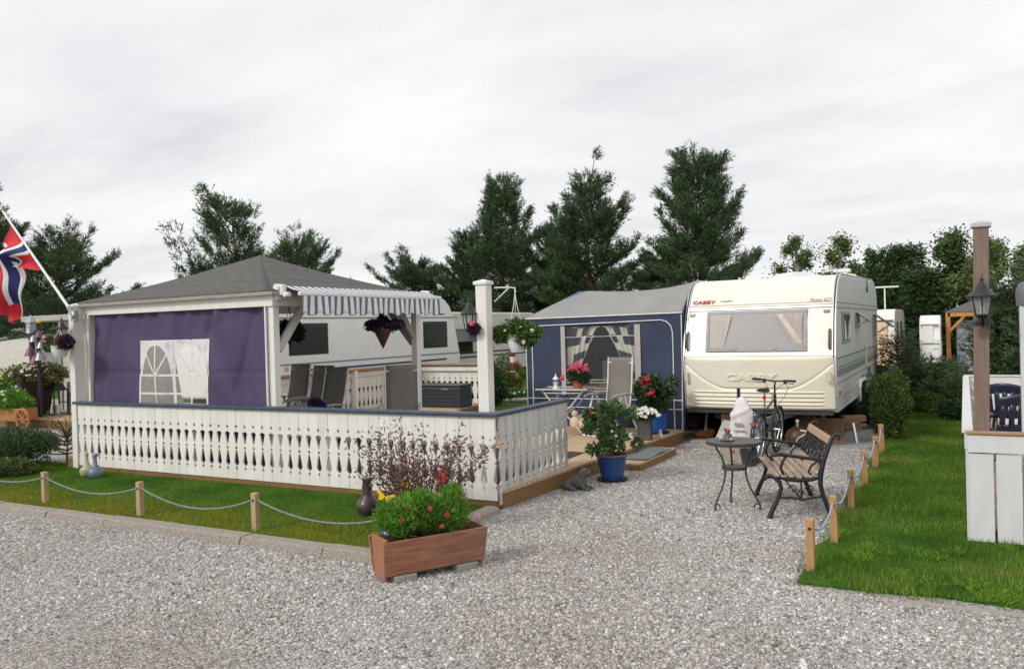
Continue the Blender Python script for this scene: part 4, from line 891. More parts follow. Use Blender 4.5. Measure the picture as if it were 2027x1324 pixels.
# ---------------------------------------------------------------- other caravans
def side_caravan(name, label, x, y0, y1, z0, z1, mat, wins, lines, group=None, detail=True):
    """caravan whose long side faces +X at plane x"""
    t = thing(name, label, 'caravan', (x-1.15, (y0+y1)/2, 0), group=group); o = t.location; h = z1-z0
    P = [(y0+.15, z0), (y0+.02, z0+h*.35), (y0+.10, z1-.5), (y0+.25, z1-.2), (y0+.55, z1-.04), (y0+.9, z1), (y1-1.0, z1), (y1-.75, z1-.05), (y1-.5, z1-.22), (y1-.30, z1-.55), (y1, z0+.62), (y1-.02, z0+.4), (y1-.35, z0)]
    mb = MB(o); mb.prism(P, 'x', x-2.3, x); mb.build('body', mat, t, bevel=.06, bseg=3, smooth=30)
    for ya, yb, za, zb in wins:
        mb = MB(o); mb.box(x-.02, x+.012, ya, yb, za, zb); f = mb.build('window', M('window_frame_dark', (.03, .03, .03), .5), t, bevel=.05, bseg=3)
        mb = MB(o); mb.box(x+.012, x+.024, ya+.05, yb-.05, za+.05, zb-.06); mb.build('pane', DGLASS, f, bevel=.02)
    for nm, ya, yb, za, zb, m_ in lines:
        mb = MB(o); mb.box(x-.01, x+.008, ya, yb, za, zb); mb.build(nm, m_, t)
    mb = MB(o); mb.box(x-2.2, x-.06, y0+.4, y1-.5, z0-.12, z0); mb.build('chassis', M('dark_underside', (.05, .048, .045)), t)
    wheel(t, x-.14, (y0+y1)/2-.3, o=o)
    return t, o
GL = M('grey_line', (.23, .23, .24), .6); NB = M('navy_line', (.03, .05, .12), .5); BK = M('black_line', (.025, .025, .025), .6)
tB, oB = side_caravan('caravan', 'white caravan with two dark rounded windows and a blue stripe behind the pavilion', -12.7, 12.2, 20.15, .62, 2.86, OFFWHITE,
    [(13.27, 14.53, 1.49, 2.19), (18.3, 19.47, 1.48, 2.2)],
    [('upper_line', 12.4, 20.0, 2.29, 2.32, GL), ('waist_line', 12.3, 20.05, 1.29, 1.32, GL), ('blue_stripe', 13.6, 19.4, 1.13, 1.175, NB), ('vent', 19.05, 19.35, 2.38, 2.41, BK)])
mb = MB(oB); mb.tube([(-13.0, 17.0, 2.86), (-13.0, 17.0, 2.95), (-13.0, 19.2, 2.95), (-13.0, 19.5, 2.80)], .02, 8); mb.tube([(-13.9, 19.1, 2.86), (-13.9, 19.1, 2.95), (-13.0, 19.1, 2.95)], .018, 8); mb.build('roof_rail', WHITEM, tB)
text_mesh('plate_number', '70', .13, GL, tB, Matrix.Translation(Vector((-12.68, 13.1, 1.16))-oB) @ Matrix.Rotation(PI/2, 4, 'Z') @ Matrix.Rotation(PI/2, 4, 'X'), .002)
tC, oC = side_caravan('caravan', 'white caravan with double black stripes and an open flap, partly behind the capped post', -15.0, 20.6, 30.2, .42, 2.55, M('cream_white_paint', (.68, .66, .60), .4, var=.04),
    [(22.0, 24.6, 1.15, 1.95)], [('upper_stripe', 20.8, 30.0, 1.93, 1.98, BK), ('stripe', 20.7, 30.1, 1.12, 1.17, BK), ('lower_stripe', 20.7, 30.1, .98, 1.03, BK), ('gold_stripe', 20.8, 30.0, 1.90, 1.925, M('gold_line', (.4, .3, .1), .5)), ('seam', 26.0, 26.03, .45, 1.6, GL), ('seam', 27.3, 27.33, .45, 1.6, GL)])
mb = MB(oC); mb.add([(-14.96, 22.0, 1.97), (-14.96, 24.6, 1.97), (-14.45, 24.6, 1.55), (-14.45, 22.0, 1.55)], [(0, 1, 2, 3)]); mb.build('open_flap', DGLASS, tC, solid=.02)
def rear_caravan(name, label, x0, x1, y0, y1, z0, z1, bm, panel, sidem):
    t = thing(name, label, 'caravan', ((x0+x1)/2, y0+1, z0-.4)); o = t.location; h = z1-z0
    P = [(y0+.05, z0), (y0, z0+h*.5), (y0+.1, z1-.45), (y0+.35, z1-.12), (y0+.8, z1), (y1-.8, z1), (y1-.2, z1-.3), (y1, z0+h*.5), (y1-.1, z0)]
    mb = MB(o); mb.prism(P, 'x', x0, x1); b = mb.build('body', [bm, sidem], t, bevel=.06, bseg=2)
    for p in b.data.polygons: p.material_index = 1 if abs(p.normal.x) > .9 else 0
    mb = MB(o); mb.box(x0+.12, x1-.25, y0-.02, y0+.06, z0+h*.42, z0+h*.78); mb.build('window_cover', panel, t, bevel=.03)
    mb = MB(o); mb.box(x0+.05, x1-.05, y0-.03, y0+.1, z0+h*.80, z0+h*.815); mb.box(x0+.05, x1-.05, y0-.03, y0+.1, z0+h*.40, z0+h*.41); mb.build('trim_line', BK, t)
    mb = MB(o); mb.box(x0+.08, x1-.08, y0-.02, y0+.1, z0, z0+h*.39); mb.build('locker_lid', panel, t, bevel=.03)
    for k in range(2):
        mb = MB(o); mb.box(x1-.01, x1+.01, y0+.9+k*2, y0+1.9+k*2, z0+h*.45, z0+h*.78); mb.build('side_window', DGLASS, t)
    mb = MB(o); mb.box(x0+.2, x1-.2, y0+.4, y1-.4, z0-.25, z0); mb.build('chassis', M('dark_underside', (.05, .048, .045)), t)
    return t, o
PEACH = M('peach_panel', (.78, .56, .34), .5, var=.05)
tD, oD = rear_caravan('caravan', 'cream caravan with peach covered window at right beyond the spruce', -4.7, -2.28, 34, 40, .1, 2.27, CREAM, PEACH, M('taupe_side', (.36, .33, .27), .6))
rear_caravan('caravan', 'small bright white caravan far off at the right, beside the orange hut', -1.62, -.85, 37.5, 40.5, .05, 2.0, OFFWHITE, OFFWHITE, OFFWHITE)
def aerial(label, x, y, z0, z1, w):
    t = thing('tv_aerial', label, 'aerial', (x, y, z0)); mb = MB(); mb.tube([(0, 0, 0), (0, 0, z1-z0)], .03, 6); mb.build('mast', WHITEM, t)
    mb = MB(); mb.box(-w/2, w/2, -.05, .05, z1-z0-.06, z1-z0); 
    for i in range(5): mb.box(-w/2+i*w/4-.015, -w/2+i*w/4+.015, -.25, .25, z1-z0-.05, z1-z0-.03)
    mb.build('crossbar', WHITEM, t)
aerial('white television aerial standing above the cream caravan with the peach window', -2.75, 36, 2.27, 3.2, 1.0)
aerial('white television aerial above the dark hut roof at right', -.52, 45, 2.3, 2.75, .9)
def orange_hut():
    t = thing('party_hut', 'small dark-roofed open hut with orange timber braces at far right', 'hut', (.1, 40.5, -.4)); o = t.location-Vector((.2, 0, 0))
    mb = MB(o); mb.add([(-.95, 39, 2.1), (1.8, 39, 2.1), (1.8, 42.5, 2.1), (-.95, 42.5, 2.1), (.45, 40.8, 2.75)], [(0, 1, 4), (1, 2, 4), (2, 3, 4), (3, 0, 4), (0, 3, 2, 1)]); mb.build('roof', FELT, t)
    OR = M('orange_timber', (.50, .22, .07), .7, var=.15)
    for x, y in ((-.8, 39.1), (1.6, 39.1), (-.8, 42.3), (1.6, 42.3)): mb = MB(o); mb.box(x-.08, x+.08, y-.08, y+.08, -.45, 2.1); mb.build('post', OR, t)
    mb = MB(o); mb.box(-.8, 1.6, 39.02, 39.1, 1.92, 2.08); mb.build('beam', OR, t)
    for s, x in ((1, -.72), (-1, 1.52)): mb = MB(o); mb.bar((x, 39.1, 1.35), (x+s*.55, 39.1, 1.95), .1); mb.build('brace', OR, t)
    mb = MB(o); mb.box(-.5, 1.55, 39.6, 39.65, -.4, 1.75); mb.build('side_screen', M('pale_blue_canvas', (.36, .38, .45), .8), t)
orange_hut()
# ---------------------------------------------------------------- trees
BARK = M('pine_bark', (.20, .12, .075), .95, col2=(.09, .065, .05), scale=6, st=(1, 1, .3), bump=.8, bscale=20)
BIRCHB = M('birch_bark', (.55, .53, .48), .8, col2=(.12, .11, .10), scale=9, st=(1, 1, 3), lo=.35, hi=.45)
NEEDLE = M('pine_needles', (.078, .128, .055), .55, var=.25, scale=.5, rnd=.5, trans=.1, spec=.3)
NEEDLE2 = M('spruce_needles', (.065, .118, .04), .55, var=.25, scale=.8, rnd=.5, trans=.1, spec=.3)
BIRCHL = M('birch_leaf', (.14, .19, .06), .5, var=.3, scale=.6, rnd=.45, trans=.3, spec=.3)
DECL = M('alder_leaf', (.09, .14, .042), .5, var=.3, scale=.6, rnd=.45, trans=.25, spec=.3)
def conifer_mesh(H, Rr, seed, low=.08, gap=.42, per=5, e_top=58, e_low=8, nb=13, bl=.20, bw=.032, dens=1.3, prof=None, jit=.4, shoot=.46, needle_up=1.0, open_=.0):
    rng = np.random.default_rng(seed); prof = prof or (lambda t: (.10+.90*t**.72)*(1-.25*max(0, t-.8)/.2))
    P = []; D = []; limbs = MB(); h = H*.985; side_bias = rng.uniform(0, 2*PI)
    limbs.tube([(0, 0, -.1), (.04*H*.1*rng.normal(), .0, H*.35), (.01*H*rng.normal(), .01*H*rng.normal(), H*.7), (0, 0, H*.97)], [H*.022, H*.017, H*.010, .012], 8)
    P.append(np.array([[0, 0, H*.97]]*4)); D.append(np.array([[0, 0, 1.]]*4)+.25*rng.normal(size=(4, 3)))
    while h > H*low:
        t = (H-h)/(H*(1-low)); n = per+int(rng.integers(-1, 2)); a0 = rng.uniform(0, 2*PI)
        wh = rng.uniform(1-jit*.6, 1+jit*.5)
        for k in range(n):
            az = a0+2*PI*k/n+rng.normal()*.3; L = Rr*prof(t)*rng.uniform(1-jit, 1+jit*.7)*wh*(1+.18*math.cos(az-side_bias)); L = max(L, .25)
            if rng.random() < open_ and t > .2: continue
            el = R(e_top*(1-t)**1.1+e_low+rng.normal()*6); ca, sa = math.cos(az), math.sin(az); m = max(int(L/.16*dens), 2)
            s = rng.uniform(.12, 1, m)**.8; s[-1] = 1.; s = np.sort(s); r = L*s; z = h+r*math.tan(el)*(.55+.45*s) - .10*L*np.sin(PI*s)*(t > .3)
            c = np.stack([ca*r*math.cos(el*.6), sa*r*math.cos(el*.6), z], 1)
            limbs.tube([(0, 0, h), tuple(c[len(c)//2]), tuple(c[-1])], [.035*L**.5, .022*L**.5, .008], 4, cap=False)
            q = 4+int(2*dens)
            for j in range(m):
                w = .34*L*(1.15-s[j])+.14; lat = rng.uniform(-w, w, q); pz = rng.normal(size=q)*.09+rng.uniform(-.02, .12, q)
                pp = np.stack([c[j, 0]-sa*lat+ca*abs(lat)*.35, c[j, 1]+ca*lat+sa*abs(lat)*.35, c[j, 2]+pz+.12*abs(lat)], 1)
                dd = np.stack([ca*.55-sa*lat/w*.6, sa*.55+ca*lat/w*.6, np.full(q, needle_up)], 1)+.25*rng.normal(size=(q, 3)); P.append(pp); D.append(dd)
        h -= gap*rng.uniform(.75, 1.3)*(0.75+.5*t)
    P = np.concatenate(P); D = np.concatenate(D); D /= np.linalg.norm(D, axis=1, keepdims=True); ns = len(P)
    tt = rng.random((ns, nb)); rad = unit(ns*nb, rng).reshape(ns, nb, 3); pos = P[:, None]+D[:, None]*tt[..., None]*shoot; dr = D[:, None]*.85+rad*.6
    V, F = leaf_quads(pos.reshape(-1, 3), dr.reshape(-1, 3), bl*rng.uniform(.7, 1.3, ns*nb), bw, rng)
    k_ = H/V[:, 2].max(); V = V*np.array([1, 1, k_]); limbs.v = [(a, b, c*k_) for a, b, c in limbs.v]
    return V, F, limbs
def conifer(name, label, cat, x, y, z, H, Rr, seed, group, mat=NEEDLE, **k):
    t = thing(name, label, cat, (x, y, z), group=group); V, F, limbs = conifer_mesh(H, Rr, seed, **k)
    np_mesh('crown', V, F, mat, t); limbs.build('trunk', BARK, t); return t
GP = 'tall pines behind the caravans'
pA = conifer('pine_tree', 'tallest central pine, pointed, rising straight above the navy tent', 'tree', -15.42, 36, 0, 10.45, 3.0, 21, GP, jit=.5, e_top=50)
pB = conifer('pine_tree', 'broad pine with a ragged right side just left of the cream caravan roof', 'tree', -10.13, 36, 0, 9.95, 3.0, 35, GP, jit=.36, e_top=45, prof=lambda t: (.24+.76*t**.85))
pC = conifer('pine_tree', 'dark pine with stepped left slope above the white capped post', 'tree', -20.07, 36, 0, 9.95, 3.5, 8, GP, jit=.45, e_top=50, prof=lambda t: (.08+.92*t**.95))
pD = conifer('pine_tree', 'open-branched pine standing alone above the left slope of the pavilion roof', 'tree', -28.0, 26, 0, 8.55, 3.2, 57, GP, jit=.5, e_top=42, open_=.25, gap=.5)
pE = conifer('pine_tree', 'wide bushy pine behind the flagpole at the left edge', 'tree', -34.3, 22, 0, 7.4, 3.1, 66, GP, jit=.4, e_top=48, prof=lambda t: (.22+.78*t**.7))
dup(pE, (-24.3, 26, 0), 2.1, 'short rounded pine just right of the pavilion roof peak', scale=(.72, .72, .93))
dup(pE, (-25.3, 36, 0), 4.0, 'low rounded pine at the left end of the central pine group', scale=(.92, .92, .90))
dup(pC, (-22.7, 37, 0), 1.7, 'dense lower pine between the rounded pine and the stepped pine', scale=(.85, .85, .74))
dup(pB, (-17.9, 38, 0), 3.0, 'shorter pine filling the gap between the two central pines', scale=(.8, .8, .76))
dup(pA, (-12.9, 38.5, 0), 5.0, 'half-hidden pine in the gap left of the broad pine', scale=(.85, .85, .60))
dup(pB, (-38.3, 22, 0), 1.1, 'pine at the far left behind the flag', scale=(.8, .8, .80))
dup(pD, (-40.3, 21.5, 0), 2.2, 'taller pine mostly outside the left edge, one twig in view above the flag', scale=(.95, .95, 1.12))
dup(pE, (-30.9, 25.5, 0), 5.2, 'low pine between the flagpole pine and the lone pine', scale=(.62, .62, .60))
# deciduous trees at the right
def leafy(name, label, x, y, z, H, Rr, seed, group, leaf, bark, n=15000, L=.17, slim=1., low=.12):
    rng = np.random.default_rng(seed); t = thing(name, label, 'tree', (x, y, z), group=group); mb = MB(); blobs = []
    mb.tube([(0, 0, -.1), (.05*rng.normal(), .05*rng.normal(), H*.4), (.1*rng.normal(), 0, H*.95)], [H*.02, H*.014, .01], 8)
    nb = 26
    for i in range(nb):
        f = low+(1-low)*(i+.5)/nb; rad = Rr*(math.sin(PI*min(1, (f*.92+.10)))**.7)*slim; a = rng.uniform(0, 2*PI)+i*2.4; d = rad*rng.uniform(.25, .85); c = (d*math.cos(a), d*math.sin(a), H*f*.96); s = Rr*rng.uniform(.22, .38)*(1.1-.4*f)
        blobs.append((c[0], c[1], c[2], s*1.1, s*1.1, s*1.0, 1.)); mb.tube([(0, 0, H*max(.08, f-.22)), (c[0]*.5, c[1]*.5, H*(f-.08)), c], [.03, .02, .008], 4, cap=False)
    foliage('crown', leaf, t, blobs, n, L, L*.6, seed, up=-.1, shell=.0, outward=.5); mb.build('trunk', bark, t); return t
GD = 'trees beyond the camp on the right'
d1 = leafy('birch_tree', 'airy yellowish birch above the front of the cream caravan roof, left of a pair', -7.6, 45, -.3, 6.75, 2.0, 3, GD, BIRCHL, BIRCHB, 10000, .15, low=.05)
d2 = leafy('birch_tree', 'airy yellowish birch above the rear of the cream caravan roof, right of a pair', -5.5, 45, -.3, 6.6, 2.0, 5, GD, BIRCHL, BIRCHB, 10000, .15, low=.05)
d3 = leafy('alder_tree', 'large round dark green tree just left of the brown lamp post', -.35, 45, -.45, 6.4, 2.5, 9, GD, DECL, BARK, 26000, .17)
dup(d3, (1.3, 46, -.45), 2.0, 'round green tree just right of the brown lamp post', scale=(.75, .75, .92))
dup(d2, (2.5, 45, -.45), 1.0, 'pale green tree at the right edge of the photo', scale=(.9, .9, .86))
dup(d3, (-6.4, 47, -.45), 1.0, 'low dark tree below the birch pair behind the cream caravan roof', scale=(1.25, 1.0, .76))
dup(d3, (-9.4, 47, -.45), 3.3, 'low dark tree between the broad pine and the birch pair', scale=(1.1, .9, .72))
dup(d3, (-7.9, 48.5, -.45), 5.3, 'mid-green tree filling behind the birch pair', scale=(1.1, 1.0, .74))
dup(d1, (-3.0, 47, -.3), 2.3, 'airy birch rising between the caravan aerials and the spruces', scale=(1.1, 1.1, .90))
dup(d2, (.9, 43, -.3), 4.3, 'yellowish birch partly behind the brown lamp post', scale=(1.1, 1.1, .88))
dup(d3, (-4.6, 48, -.45), 4.3, 'dark tree filling behind the caravan television aerials, left', scale=(1.0, .9, .74))
dup(d3, (3.9, 44, -.45), 4.3, 'dark tree standing off the right edge', scale=(.9, .9, .8))
GS_ = 'spruces on the right'
s1 = conifer('spruce_tree', 'narrow pointed spruce behind the small television aerial', 'tree', -3.5, 44, -.45, 6.0, 1.5, 77, GS_, NEEDLE2, low=.04, gap=.3, per=7, e_top=35, e_low=-6, dens=.9, nb=7, bl=.2, bw=.06, jit=.3, needle_up=.25, prof=lambda t: .10+.9*t)
dup(s1, (-2.4, 44.5, -.45), 1.2, 'pointed dark spruce between the aerial spruce and the round tree', scale=(1.1, 1.1, 1.02))
dup(s1, (-1.7, 43, -.45), 2.2, 'lower dark spruce touching the round tree', scale=(1.1, 1.1, .80))
# young conifers in the garden on the right
s2 = conifer('young_spruce', 'young thin-topped spruce in front of the cream caravan with the peach window', 'tree', -1.25, 19.5, 0, 1.85, .42, 91, 'young spruces', NEEDLE2, low=.03, gap=.15, per=6, e_top=30, e_low=8, nb=5, bl=.07, bw=.016, dens=1.5, jit=.35, shoot=.12, needle_up=.2)
conifer('dark_conifer', 'wide dark conifer left of the lamp post over the back lawn', 'tree', -.70, 19.6, 0, 1.42, 1.05, 92, 'young spruces', NEEDLE, low=.02, gap=.12, per=8, e_top=45, e_low=15, nb=6, bl=.09, bw=.022, dens=1.5, jit=.4, shoot=.15, needle_up=.6, prof=lambda t: .35+.65*min(1, t*1.6))
dup(s2, (-1.45, 17.2, 0), 1.9, 'low sprawling conifer beside the caravan wheel and the round bush', scale=(.95, .95, .52))
dup(s2, (-.15, 18.6, 0), 3.9, 'small dark conifer beside the corner of the right white fence', scale=(.7, .7, .55))
s3 = conifer('dark_conifer', 'tall dense conifer directly behind the lamp post', 'tree', .95, 22.5, 0, 3.0, 1.0, 93, 'tall garden conifers', NEEDLE, low=.02, gap=.2, per=8, e_top=45, e_low=10, nb=7, bl=.12, bw=.03, dens=1.3, jit=.35, shoot=.2, needle_up=.5, prof=lambda t: .3+.7*min(1, t*1.5))
dup(s3, (1.75, 21.5, 0), 2., 'tall dense conifer at the right edge behind the blue chairs', scale=(1.0, 1.0, 1.12))
dup(s3, (1.9, 26, -.1), 4., 'mid-green conifer between the lamp post and the right edge, farther back', scale=(1.2, 1.2, 1.25))
dup(s3, (3.2, 21, 0), 1., 'dense conifer outside the right edge', scale=1.1)
def shrub(name, label, x, y, rx, rz, seed, mat, n=9000, L=.05, cat='shrub', z=0., group=None, lumps=9, shell=.55, W=.5, up=.4):
    rng = np.random.default_rng(seed); t = thing(name, label, cat, (x, y, z), group=group); bl = [(0, 0, rz*.5, rx*.86, rx*.86, rz*.5, 2.)]
    for i in range(lumps): a = i*2.4+rng.uniform(0, 1); f = rng.uniform(.15, .85); d = rx*.55*math.sin(PI*f); bl.append((d*math.cos(a), d*math.sin(a), rz*f, rx*.45, rx*.45, rz*.22, .6))
    foliage('crown', mat, t, bl, n, L, L*W, seed, up=up, shell=shell); stalks('stems', STEMB, t, (0, 0, 0), 8, rz*.7, rx*.4, .008, seed); return t
shrub('cypress_bush', 'rounded clipped green bush at the end of the rope fence beside the caravan', -1.07, 14.4, .34, 1.08, 12, M('cypress_green', (.075, .115, .022), .55, rnd=.5, var=.3, scale=3, trans=.15), 15000, .05, W=.4, up=.8)
shrub('low_bush', 'yellow-green low bush at the back of the right lawn', -.72, 18.6, .42, .42, 13, BIRCHL, 5000, .05)
shrub('low_bush', 'dark low bush beside the rear corner of the right white fence', -.22, 17.3, .3, .4, 14, LEAFD, 4000, .05)
shrub('low_bush', 'green bush right of the caravan rear wheel', -1.35, 16.0, .3, .7, 15, LEAFD, 6000, .05)
shrub('low_bush', 'bush outside the end of the white deck fence, right of the white caravan', -10.2, 22.0, 1.1, .95, 16, LEAFG, 9000, .08)
shrub('low_bush', 'yellowish bush at the foot of the white caravan nose behind the rear fence', -11.6, 20.8, .6, 1.15, 17, BIRCHL, 5000, .07)
shrub('juniper_bush', 'dark juniper at the left edge of the front lawn, behind the rope', -13.0, 7.55, .66, .60, 18, NEEDLE2, 12000, .07, W=.25)
shrub('low_bush', 'small pale flowering bush in front of the dark juniper', -12.15, 7.0, .36, .26, 19, M('grey_green_leaf', (.12, .15, .05), .5, rnd=.5, trans=.2), 6000, .04)
shrub('juniper_bush', 'dark spreading juniper against the left end of the white fence', -12.05, 8.5, .26, .42, 28, NEEDLE2, 6000, .06, W=.25)
conifer('young_pine', 'spindly young pine on the pebble bed left of the white fence', 'tree', -12.2, 7.9, 0, .95, .28, 95, None, NEEDLE2, low=.3, gap=.11, per=5, e_top=40, e_low=15, nb=5, bl=.05, bw=.012, dens=1.5, shoot=.1)
# belt of woodland far behind everything
def far_wood():
    rng = np.random.default_rng(2); n = 150; blobs = []
    for i in range(n):
        x = -170+240*i/n+rng.normal()*1.5; y = 85-.25*abs(x+30)+rng.normal()*3; h = rng.uniform(3., 5.2); blobs.append((x, y, h*.45, 2.2, 2.0, h*.62, 1.))
    o = foliage('far_wood', DECL, None, blobs, 60000, .42, .26, 4, up=.2, shell=.3); tag(o, 'far dark belt of woodland along the horizon behind the camp', 'woodland', kind='stuff')
far_wood()
# ---------------------------------------------------------------- rope fences
def rope_pts(a, b, sag, n=14): a = Vector(a); b = Vector(b); return [a.lerp(b, i/n)-Vector((0, 0, sag*4*(i/n)*(1-i/n))) for i in range(n+1)]
POSTM = wood('rope_post_wood', (.50, .36, .21), (.38, .26, .15), st=(8, 8, 1))
POSTR = wood('orange_post_wood', (.50, .29, .13), (.40, .21, .09), st=(8, 8, 1))
def rpost(label, x, y, h, w, m, group, rz=0, tilt=0):
    t = thing('rope_post', label, 'post', (x, y, 0), group=group, rot=(tilt, tilt*.5, rz)); mb = MB(); mb.box(-w/2, w/2, -w/2, w/2, -.05, h); mb.build('shaft', m, t, bevel=.006)
    mb = MB(); mb.tube([(0, -w/2-.006, h-.07), (0, w/2+.006, h-.07)], .012, 8); mb.build('rope_hole', DARK, t); return t
ROPE = M('grey_rope', (.27, .30, .30), .9, var=.4, scale=80, bump=1, bscale=150)
BROPE = M('blue_rope', (.38, .46, .66), .8, var=.25, scale=80, bump=1, bscale=150)
def rope(label, a, b, sag, m, r=.009, group=None):
    pts = rope_pts(a, b, sag, 40); o = Vector(a); mb = MB(o)
    for ph in (0, PI*2/3, PI*4/3):   # three laid strands
        P = []
        L = 0; N = 160
        for i in range(N+1):
            f = i/N*40; k = min(int(f), 39); p = pts[k].lerp(pts[k+1], f-k); d = (pts[k+1]-pts[k]).normalized(); x = Vector((0, 0, 1)).cross(d).normalized(); y = d.cross(x); a_ = ph+i*.9; P.append(p+(x*math.cos(a_)+y*math.sin(a_))*r*.5)
        mb.tube(P, r*.62, 5)
    c = mb.build('rope', m, None, smooth=80); c.location = o; tag(c, label, 'rope', group)
LX = [(-11.4, 5.97), (-9.65, 5.96), (-7.9, 5.93), (-6.18, 5.93)]
names = ['rope post just outside the left edge of the front lawn', 'square rope post on the front lawn left of the two goose vases', 'middle square rope post on the front lawn, below the purple canvas', 'square rope post on the front lawn nearest the flower box']
for (x, y), nm in zip(LX, names): rpost(nm, x, y, .40, .062, POSTM, 'posts along the front kerb', rz=.05*(x % 1), tilt=.0)
z = .33
rope('grey rope sagging between the leftmost post and the edge of the photo', (-11.37, 5.97, z), (-9.68, 5.96, z), .10, ROPE, group='grey ropes along the front kerb')
rope('grey rope sagging in front of the two goose vases', (-9.62, 5.96, z), (-7.93, 5.93, z), .12, ROPE, group='grey ropes along the front kerb')
rope('grey rope sagging below the middle of the white fence', (-7.87, 5.93, z), (-6.21, 5.93, z), .15, ROPE, group='grey ropes along the front kerb')
rope('grey rope running from the last front post to behind the flower box', (-6.15, 5.93, z), (-4.75, 6.05, z-.10), .11, ROPE, group='grey ropes along the front kerb')
RX = [(-1.08, 6.68), (-1.03, 7.62), (-1.05, 9.0), (-1.05, 10.35), (-1.05, 11.65), (-1.08, 13.0)]
rn = ['nearest orange rope post at the gravel corner of the right lawn', 'second orange rope post from the camera along the right lawn', 'third rope post from the camera, beside the bench end', 'fourth rope post from the camera along the right lawn', 'fifth rope post from the camera along the right lawn', 'farthest rope post standing before the clipped bush']
for i, ((x, y), nm) in enumerate(zip(RX, rn)): rpost(nm, x, y, .42, .06, POSTR, 'posts along the right lawn', rz=.1*i, tilt=.02*(-1)**i)
on = ['nearest blue rope along the right lawn', 'blue rope between the second and third posts of the right lawn', 'blue rope between the third and fourth posts of the right lawn', 'blue rope between the fourth and fifth posts of the right lawn', 'farthest blue rope, ending before the clipped bush']
for i in range(5): rope(on[i], (RX[i][0], RX[i][1]+.04, .36), (RX[i+1][0], RX[i+1][1]-.04, .36), .11, BROPE, .008, 'blue ropes along the right lawn')

# ---------------------------------------------------------------- flower box
def planter_box():
    t = thing('flower_box', 'reddish wooden trough of bright green bushy plant with crimson flowers on two concrete bricks', 'planter', (-3.84, 5.53, 0), rz=math.atan2(.76, .43)-.02)
    RW = wood('red_cedar', (.44, .20, .12), (.24, .09, .05), st=(1.2, 12, 12), sc=3.6, rough=.75, dirt=.55)
    L = .44; mb = MB(); 
    # local x along the length; long faces lean outward
    for s, nm in ((-1, 'front_board'), (1, 'rear_board')):
        m = MB(); m.add([(-L, s*.105, .06), (L, s*.105, .06), (L+.015, s*.15, .335), (-L-.015, s*.15, .335), (-L, s*.125, .06), (L, s*.125, .06), (L+.015, s*.172, .335), (-L-.015, s*.172, .335)], [(0, 1, 2, 3), (4, 7, 6, 5), (0, 4, 5, 1), (1, 5, 6, 2), (2, 6, 7, 3), (3, 7, 4, 0)]); m.build(nm, RW, t, bevel=.005)
    for s in (-1, 1):
        m = MB(); x = s*(L-.03); m.add([(x, -.104, .03), (x, .104, .03), (x, .150, .35), (x, -.150, .35), (x+s*.024, -.104, .03), (x+s*.024, .104, .03), (x+s*.024, .150, .35), (x+s*.024, -.150, .35)], [(0, 1, 2, 3), (4, 7, 6, 5), (0, 4, 5, 1), (1, 5, 6, 2), (2, 6, 7, 3), (3, 7, 4, 0)]); m.build('end_board', RW, t, bevel=.004)
    m = MB(); m.box(-L+.03, L-.03, -.11, .11, .05, .075); m.build('bottom_board', BROWNW, t)
    m = MB(); m.grid(lambda u, v: (-L+.03+(2*L-.06)*u, -.14+.28*v, .285+.012*math.sin(u*40)*math.sin(v*17)), 30, 8); m.build('soil', SOIL, t)
    rng = np.random.default_rng(4); bl = [(-.03+rng.uniform(-.30, .27), rng.uniform(-.09, .12), .42+rng.uniform(-.05, .10), .13, .13, .13, 1.) for i in range(22)]+[(.24, .03, .56, .10, .10, .12, 1.2), (-.02, .0, .53, .10, .10, .10, 1.)]
    f = foliage('foliage', LEAFB, t, bl, 17000, .042, .010, 6, up=.9, shell=.2)
    stalks('stems', STEMG, t, (-.02, 0, .27), 26, .3, .28, .003, 6)
    pts = [(-.30, -.16, .50), (-.06, -.17, .55), (-.22, -.13, .57), (.08, -.18, .48), (.12, -.15, .53), (.03, -.19, .40), (-.28, .0, .60), (.22, -.12, .60)]
    flowers('flower', [CRIM, CRIM], t, pts, .022, 3, 8); flowers('pink_flower', [LPINK, PINK], t, [(.40, -.10, .42), (.41, -.08, .40)], .03, 4, 8); flowers('blue_flower', [M('blue_petal', (.10, .14, .4), .5, rnd=.2), WPET], t, [(-.43, -.13, .40)], .035, 5, 7)
    return t
pb = planter_box()
def brick(label, dx):
    c, s = math.cos(pb.rotation_euler.z), math.sin(pb.rotation_euler.z); x, y = pb.location.x+dx*c-(-.10)*s*1, pb.location.y+dx*s+(-.10)*c
    mb = MB(); mb.box(-.09, .09, -.055, .055, 0, .055); b = mb.build('concrete_brick', M('brick_concrete', (.30, .30, .25), .9, var=.2, scale=40, bump=.6), None, bevel=.006); b.location = (x, y, 0); b.rotation_euler = (0, 0, pb.rotation_euler.z+.08); tag(b, label, 'brick', 'bricks under the flower box')
brick('grey brick under the left part of the flower box', -.27); brick('grey brick under the right end of the flower box', .27)
